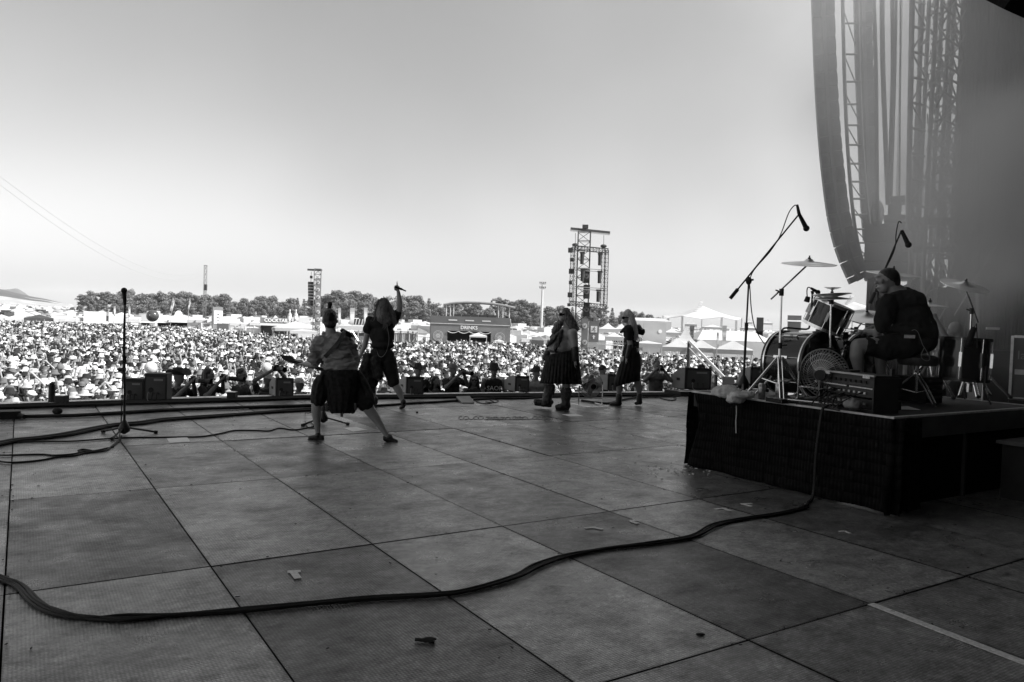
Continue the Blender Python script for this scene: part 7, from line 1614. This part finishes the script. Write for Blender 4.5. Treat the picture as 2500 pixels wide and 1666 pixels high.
# ---- bald man in the smoke
Q = Fig(Zm(2050, 640, 5.227, 13.0), 'bald bearded person in the smoke behind the floor tom, one fist raised'); m = MB()
Q.ell(m, 1475, 855, 84, .1, 95); Q.ell(m, 1415, 910, 46, .07, 44); Q.ell(m, 1385, 865, 16, .02, 16); Q.ell(m, 1455, 865, 14, .10, 28); Q.chain(m, (1490, 930, 50), (1500, 1000, 60)); Q.ell(m, 1500, 1130, 150, .14, 170); Q.ell(m, 1490, 1330, 120, .14, 160)
Q.chain(m, (1400, 1060, 50, 0), (1325, 905, 36, -.05), (1225, 715, 24, -.05)); Q.ell(m, 1214, 682, 28, .05, 32, -.05)
for k in range(4): Q.cap(m, 1196, 662 + 11 * k, 9, 1190, 668 + 11 * k, 8, -.1 + .02 * k)
Q.cap(m, 1225, 690, 9, 1205, 660, 8, -.1); Q.chain(m, (1600, 1060, 50, 0), (1640, 1280, 36, .03), (1620, 1450, 24, -.05)); Q.chain(m, (1440, 1450, 80), (1440, 1800, 48), (1440, 2080, 34)); Q.chain(m, (1550, 1450, 80), (1550, 1800, 48), (1550, 2080, 34)); Q.body(m, M_skin, .012)
m = MB(); Q.ell(m, 1500, 1130, 160, .16, 165); Q.ell(m, 1490, 1330, 130, .16, 160); Q.cap(m, 1400, 1060, 62, 1360, 980, 52); Q.cap(m, 1600, 1060, 62, 1630, 1200, 52); Q.part('shirt', m, M_blackshirt, .014, 2, .012, 10); m = MB(); Q.chain(m, (1440, 1450, 92), (1440, 1800, 60), (1440, 2050, 46)); Q.chain(m, (1550, 1450, 92), (1550, 1800, 60), (1550, 2050, 46)); Q.part('trousers', m, M_blackshirt, .014, 2)
m = MB(); Q.ell(m, 1405, 930, 40, .07, 34); Q.part('beard', m, mat('grey_beard', .35, .8, .2, 40), .012, 1, .008, 40)
M_skinshade = mat('shaded_pit_skin', .15, .55, .1, 12, spec=.3)  # skin tone darkened for the shade down in the pit
# ================================================================== PEOPLE IN THE PIT
def at_v(px, py, dv=1.0):
    d = ray(px, py); lo, hi = 8.0, 30.0
    for _ in range(40):
        mid = (lo + hi) / 2; p = Vector((0, 0, EYE)) + d * mid; u, v = touv(p)
        if v > edge_v(u) + dv: hi = mid
        else: lo = mid
    return Vector((0, 0, EYE)) + d * lo
ARMP = {'camera': [((.34, -.10, 1.30), (.09, -.24, 1.60)), ((.30, -.16, 1.28), (.05, -.30, 1.57))], 'low camera': [((.30, -.05, 1.15), (.10, -.30, 1.30)), ((.28, -.08, 1.15), (.05, -.32, 1.28))],
        'aloft': [((.33, -.08, 1.68), (.10, -.2, 1.86)), ((.30, -.05, 1.62), (-.0, -.22, 1.84))], 'down': [((.27, .0, 1.12), (.12, -.2, .98)), ((.27, .0, 1.12), (.10, -.22, .96))]}
def pit_person(label, px, py, turn, pose, hat, hval, shirtval, size=1.0, lens=.0, skinm=None, hairm=None, sleeves=True, glasses=False, extra=None, dv=.95):
    c = at_v(px, py, dv); d = Vector((-c.x, -c.y, 0)); ang = atan2(d.y, d.x) + pi / 2 + radians(turn); T_ = Matrix.Translation((c.x, c.y, c.z - 1.64 * size)) @ Matrix.Rotation(ang, 4, 'Z') @ Matrix.Scale(size, 4)
    b_ = MB(); n = 10
    for s in (-1, 1): b_.cap((s * .10, 0, .90), .095, (s * .11, .0, .48), .062, n); b_.cap((s * .11, 0, .48), .062, (s * .12, .03, .08), .045, n); b_.cap((s * .12, .03, .05), .05, (s * .14, -.15, .04), .04, n)
    b_.ell((0, 0, .98), (.17, .12, .14), None, n, 6); b_.ell((0, 0, 1.18), (.165, .115, .24), None, n, 6); b_.ell((0, 0, 1.34), (.195, .12, .15), None, n, 6); b_.cap((0, .01, 1.42), .058, (0, -.01, 1.54), .052, n)
    b_.ell((0, -.02, 1.645), (.074, .093, .115), None, 14, 10); b_.ell((0, -.055, 1.575), (.05, .055, .05), None, n, 6); b_.ell((0, -.112, 1.625), (.014, .022, .026), None, 8, 6); b_.ell((0, -.10, 1.585), (.028, .014, .009), None, 8, 5); b_.ell((0, -.10, 1.668), (.055, .015, .012), None, 8, 5)
    for s in (-1, 1): b_.ell((s * .075, -.005, 1.635), (.012, .022, .03), None, 6, 5)
    hands = []
    for s, (e, h) in zip((1, -1), ARMP[pose]):
        e = Vector((s * e[0], e[1], e[2])); h = Vector((s * h[0], h[1], h[2])); S_ = Vector((s * .19, 0, 1.40)); b_.cap(S_, .056, e, .043, n); b_.cap(e, .045, h, .030, n); hands.append(h); dd = (h - e).normalized()
        b_.ell(h + dd * .04, (.035, .03, .045), None, 8, 6)
        for k in range(4): q = h + dd * .06 + Vector((0, .0, (k - 1.5) * .018)); q2 = q + (dd * .5 + Vector((-s, -.3, 0)) * .7).normalized() * .05; b_.cap(q, .010, q2, .008, 6)
        b_.cap(h + dd * .02, .012, h + dd * .05 + Vector((-s * .02, 0, .045)), .009, 6)
    me = remesh(b_, .013, 2); me.name = 'person'; me.materials.clear(); me.materials.append(skinm or M_skinshade); o = link('person', me); o.matrix_world = T_; tag(o, label, 'person', 'photographers and crew in the pit')
    def kid(name, me_, mt):
        if mt is not None: me_.materials.clear(); me_.materials.append(mt)
        k = bpy.data.objects.new(name, me_); col.objects.link(k); k.parent = o; return k
    s_ = MB(); s_.ell((0, 0, 1.0), (.185, .135, .13), None, n, 6); s_.ell((0, 0, 1.18), (.182, .132, .25), None, n, 6); s_.ell((0, 0, 1.345), (.21, .135, .14), None, n, 6)
    if sleeves:
        for s, (e, h) in zip((1, -1), ARMP[pose]): e = Vector((s * e[0], e[1], e[2])); S_ = Vector((s * .19, 0, 1.40)); s_.cap(S_, .07, S_.lerp(e, .6), .066, n)
    kid('shirt', remesh(s_, .014, 2, .012, 14), greymat('pit_cloth_%d' % int(shirtval * 1000), shirtval, .85)); t_ = MB()
    for s in (-1, 1): t_.cap((s * .10, 0, .88), .112, (s * .11, 0, .10), .075, n)
    kid('trousers', remesh(t_, .02, 1), M_blackshirt)
    if hat: kid('hair' if 'hair' in hat else 'hat', hat_mesh(hat, None).mesh('hat', [M_hairdark], True), greymat('pit_hat_%d' % int(hval * 1000), hval) if 'hair' not in hat else (hairm or M_hairdark))
    if glasses: kid('sunglasses', glasses_me.copy(), None)
    if pose != 'down':
        hc = (hands[0] + hands[1]) / 2; cm = empty('photo_camera', (0, 0, 0), 'camera of the ' + ' '.join(label.split()[:12]).rstrip(','), 'camera', 'cameras of the photographers'); cm.matrix_world = T_
        def ck(name, m_, mt): k = bpy.data.objects.new(name, m_.mesh(name, mt)); col.objects.link(k); k.parent = cm
        cc = Vector((hc.x, hc.y - .02, hc.z + .01)); m_ = MB(); m_.box(cc, (.14, .07, .10)); m_.box(cc + Vector((0, 0, .06)), (.06, .06, .035)); ck('camera_body', m_, M_rubber); L_ = .12 + lens; m_ = MB(); m_.cyl(cc + Vector((0, -.03, 0)), cc + Vector((0, -.03 - L_, 0)), .036, .04, 12); ck('lens', m_, M_rubber); m_ = MB(); m_.lathe([(.041, 0), (.05, .09), (.047, .09), (.038, 0)], cc + Vector((0, -.03 - L_, 0)), Matrix(((1, 0, 0), (0, 0, -1), (0, 1, 0))), 14, True); ck('lens_hood', m_, M_blackmetal)
        if lens > .1: m_ = MB(); m_.cyl(cc + Vector((0, -.08, 0)), cc + Vector((0, -.13, 0)), .043, None, 12); ck('zoom_ring', m_, M_greypaint)
    return o
pit_person('photographer in a big dark brimmed hat, lens pointing right', 434, 921, 52, 'camera', 'cowboy hat', .03, .03, 1.04, .12)
pit_person('photographer with long loose hair, long lens pointing right', 508, 916, 58, 'camera', 'long hair', .1, .025, 1.0, .18)
pit_person('photographer with cropped hair leaning on one arm, camera held low', 588, 916, 62, 'low camera', 'short hair', .03, .05, 1.02, .1)
pit_person('photographer in white cap holding a camera above his head', 652, 926, 30, 'aloft', 'baseball cap', .5, .03, .98, .08)
pit_person('photographer in pale cap crouching beside the pale sided monitor', 729, 938, 58, 'low camera', 'baseball cap', .4, .03, .98, .08)
pit_person('crew member in dark cowboy hat half hidden by a monitor', 1020, 906, 15, 'low camera', 'cowboy hat', .03, .02, 1.0)
pit_person('photographer with dark curly hair bending over a camera', 1063, 932, 30, 'low camera', 'long hair', .03, .06, .92, sleeves=False)
pit_person('photographer in grey beanie and open vest, camera to the eye', 1105, 902, 40, 'camera', 'headscarf', .14, .03, 1.02, .06)
pit_person('woman in sunglasses with tied hair standing at the stage lip', 1158, 929, 0, 'down', 'long hair', .1, .03, .95, glasses=True, sleeves=False)
sec = pit_person('security man in black hat and sleeveless printed shirt', 1206, 903, 12, 'down', 'bucket hat', .03, .02, 1.06, sleeves=False)
pit_person('person in black brimmed hat standing left of the bearded man', 1309, 911, 20, 'down', 'trilby hat', .03, .25, 1.0)
pit_person('crew member in a dark hat bent behind the monitor at the skirt', 1470, 905, 40, 'low camera', 'headscarf', .03, .02, 1.0)
pit_person('photographer in patterned shirt aiming a camera, right of the woman', 1603, 893, 10, 'camera', 'short hair', .03, .09, 1.02, .08)
pit_person('crew member crouching behind the wide tilted monitor', 1712, 902, 20, 'low camera', 'headscarf', .03, .02, 1.0)
t_ = text_on(sec, 'SAOR', (0, 0, 0), Vector((1, 0, 0)), Vector((0, -1, 0)), .13, M_lightprint, name='shirt_print', ext=.004); t_.matrix_parent_inverse = Matrix(); t_.location = (0, -.142, 1.27)
# ================================================================== SMOKE
def smoke():
    m = MB(); m.prism([uv(-5.0, 2.4, .9), uv(9.0, 2.4, .9), uv(19.7, 4.2, .9), uv(19.7, 12.6, .9), uv(-5.0, 12.6, .9)], (0, 0, 11.9)); mt = bpy.data.materials.new('stage_smoke'); mt.use_nodes = True; N = mt.node_tree.nodes; L = mt.node_tree.links; N.clear()
    out = N.new('ShaderNodeOutputMaterial'); pv = N.new('ShaderNodeVolumePrincipled'); pv.inputs['Color'].default_value = (.98, .98, .98, 1); pv.inputs['Anisotropy'].default_value = .2
    g = N.new('ShaderNodeNewGeometry'); mp = N.new('ShaderNodeMapping'); mp.vector_type = 'POINT'; mp.inputs['Rotation'].default_value = (0, 0, -YAW); L.new(g.outputs['Position'], mp.inputs[0]); sx = N.new('ShaderNodeSeparateXYZ'); L.new(mp.outputs[0], sx.inputs[0])
    def M2(op, a, b_):
        x = N.new('ShaderNodeMath'); x.operation = op
        for i, q in enumerate((a, b_)):
            if isinstance(q, (int, float)): x.inputs[i].default_value = q
            else: L.new(q, x.inputs[i])
        return x.outputs[0]
    s = M2('SUBTRACT', sx.outputs['X'], M2('MULTIPLY', sx.outputs['Y'], 1.24))
    def nz_(sc, det):
        x = N.new('ShaderNodeTexNoise'); x.inputs['Scale'].default_value = sc; x.inputs['Detail'].default_value = det; L.new(mp.outputs[0], x.inputs['Vector']); return x.outputs[0]
    def rg(x, a, b_, c, d, sm=False):
        r = N.new('ShaderNodeMapRange'); r.inputs[1].default_value = a; r.inputs[2].default_value = b_; r.inputs[3].default_value = c; r.inputs[4].default_value = d; L.new(x, r.inputs[0])
        if sm: r.interpolation_type = 'SMOOTHSTEP'
        return r.outputs[0]
    s2 = M2('ADD', s, M2('MULTIPLY', M2('SUBTRACT', nz_(.28, 2), .5), 5.0))
    bank = rg(s2, .2, 4.5, 0, SMOKE, True)
    lump = rg(nz_(.24, 4), .38, .62, .1, 1.9)
    zz = rg(sx.outputs['Z'], .5, 4.5, .35, 1)
    dist_n = M2('MULTIPLY', M2('SUBTRACT', nz_(.5, 4), .5), 4.5)
    def puff(c, rad, dens):                          # a billow of smoke
        v = N.new('ShaderNodeVectorMath'); v.operation = 'DISTANCE'; L.new(g.outputs['Position'], v.inputs[0]); v.inputs[1].default_value = tuple(c)
        return rg(M2('ADD', v.outputs['Value'], dist_n), rad * .25, rad, dens, 0, True)
    thin = M2('MULTIPLY', rg(nz_(.22, 4), .46, .62, 0, .07, True), M2('MULTIPLY', rg(sx.outputs['Z'], 2.1, 3.2, 0, 1), rg(sx.outputs['Y'], 9, 12, 1, .3)))
    d = M2('ADD', M2('MULTIPLY', M2('MULTIPLY', bank, lump), zz), thin)
    for c, rad, dens in ((at(2400, 500, 14.0), 2.6, .7), (at(2370, 690, 15.0), 1.6, .12), (at(2050, 100, 17.5), 3.6, .10), (at(2290, 180, 15.5), 2.2, .07), (at(2480, 330, 13.0), 1.8, .18)): d = M2('ADD', d, puff(c, rad, dens))
    L.new(d, pv.inputs['Density']); L.new(pv.outputs[0], out.inputs['Volume']); tag(m.build('smoke', mt), kind='stuff')
SMOKE = .04
smoke()
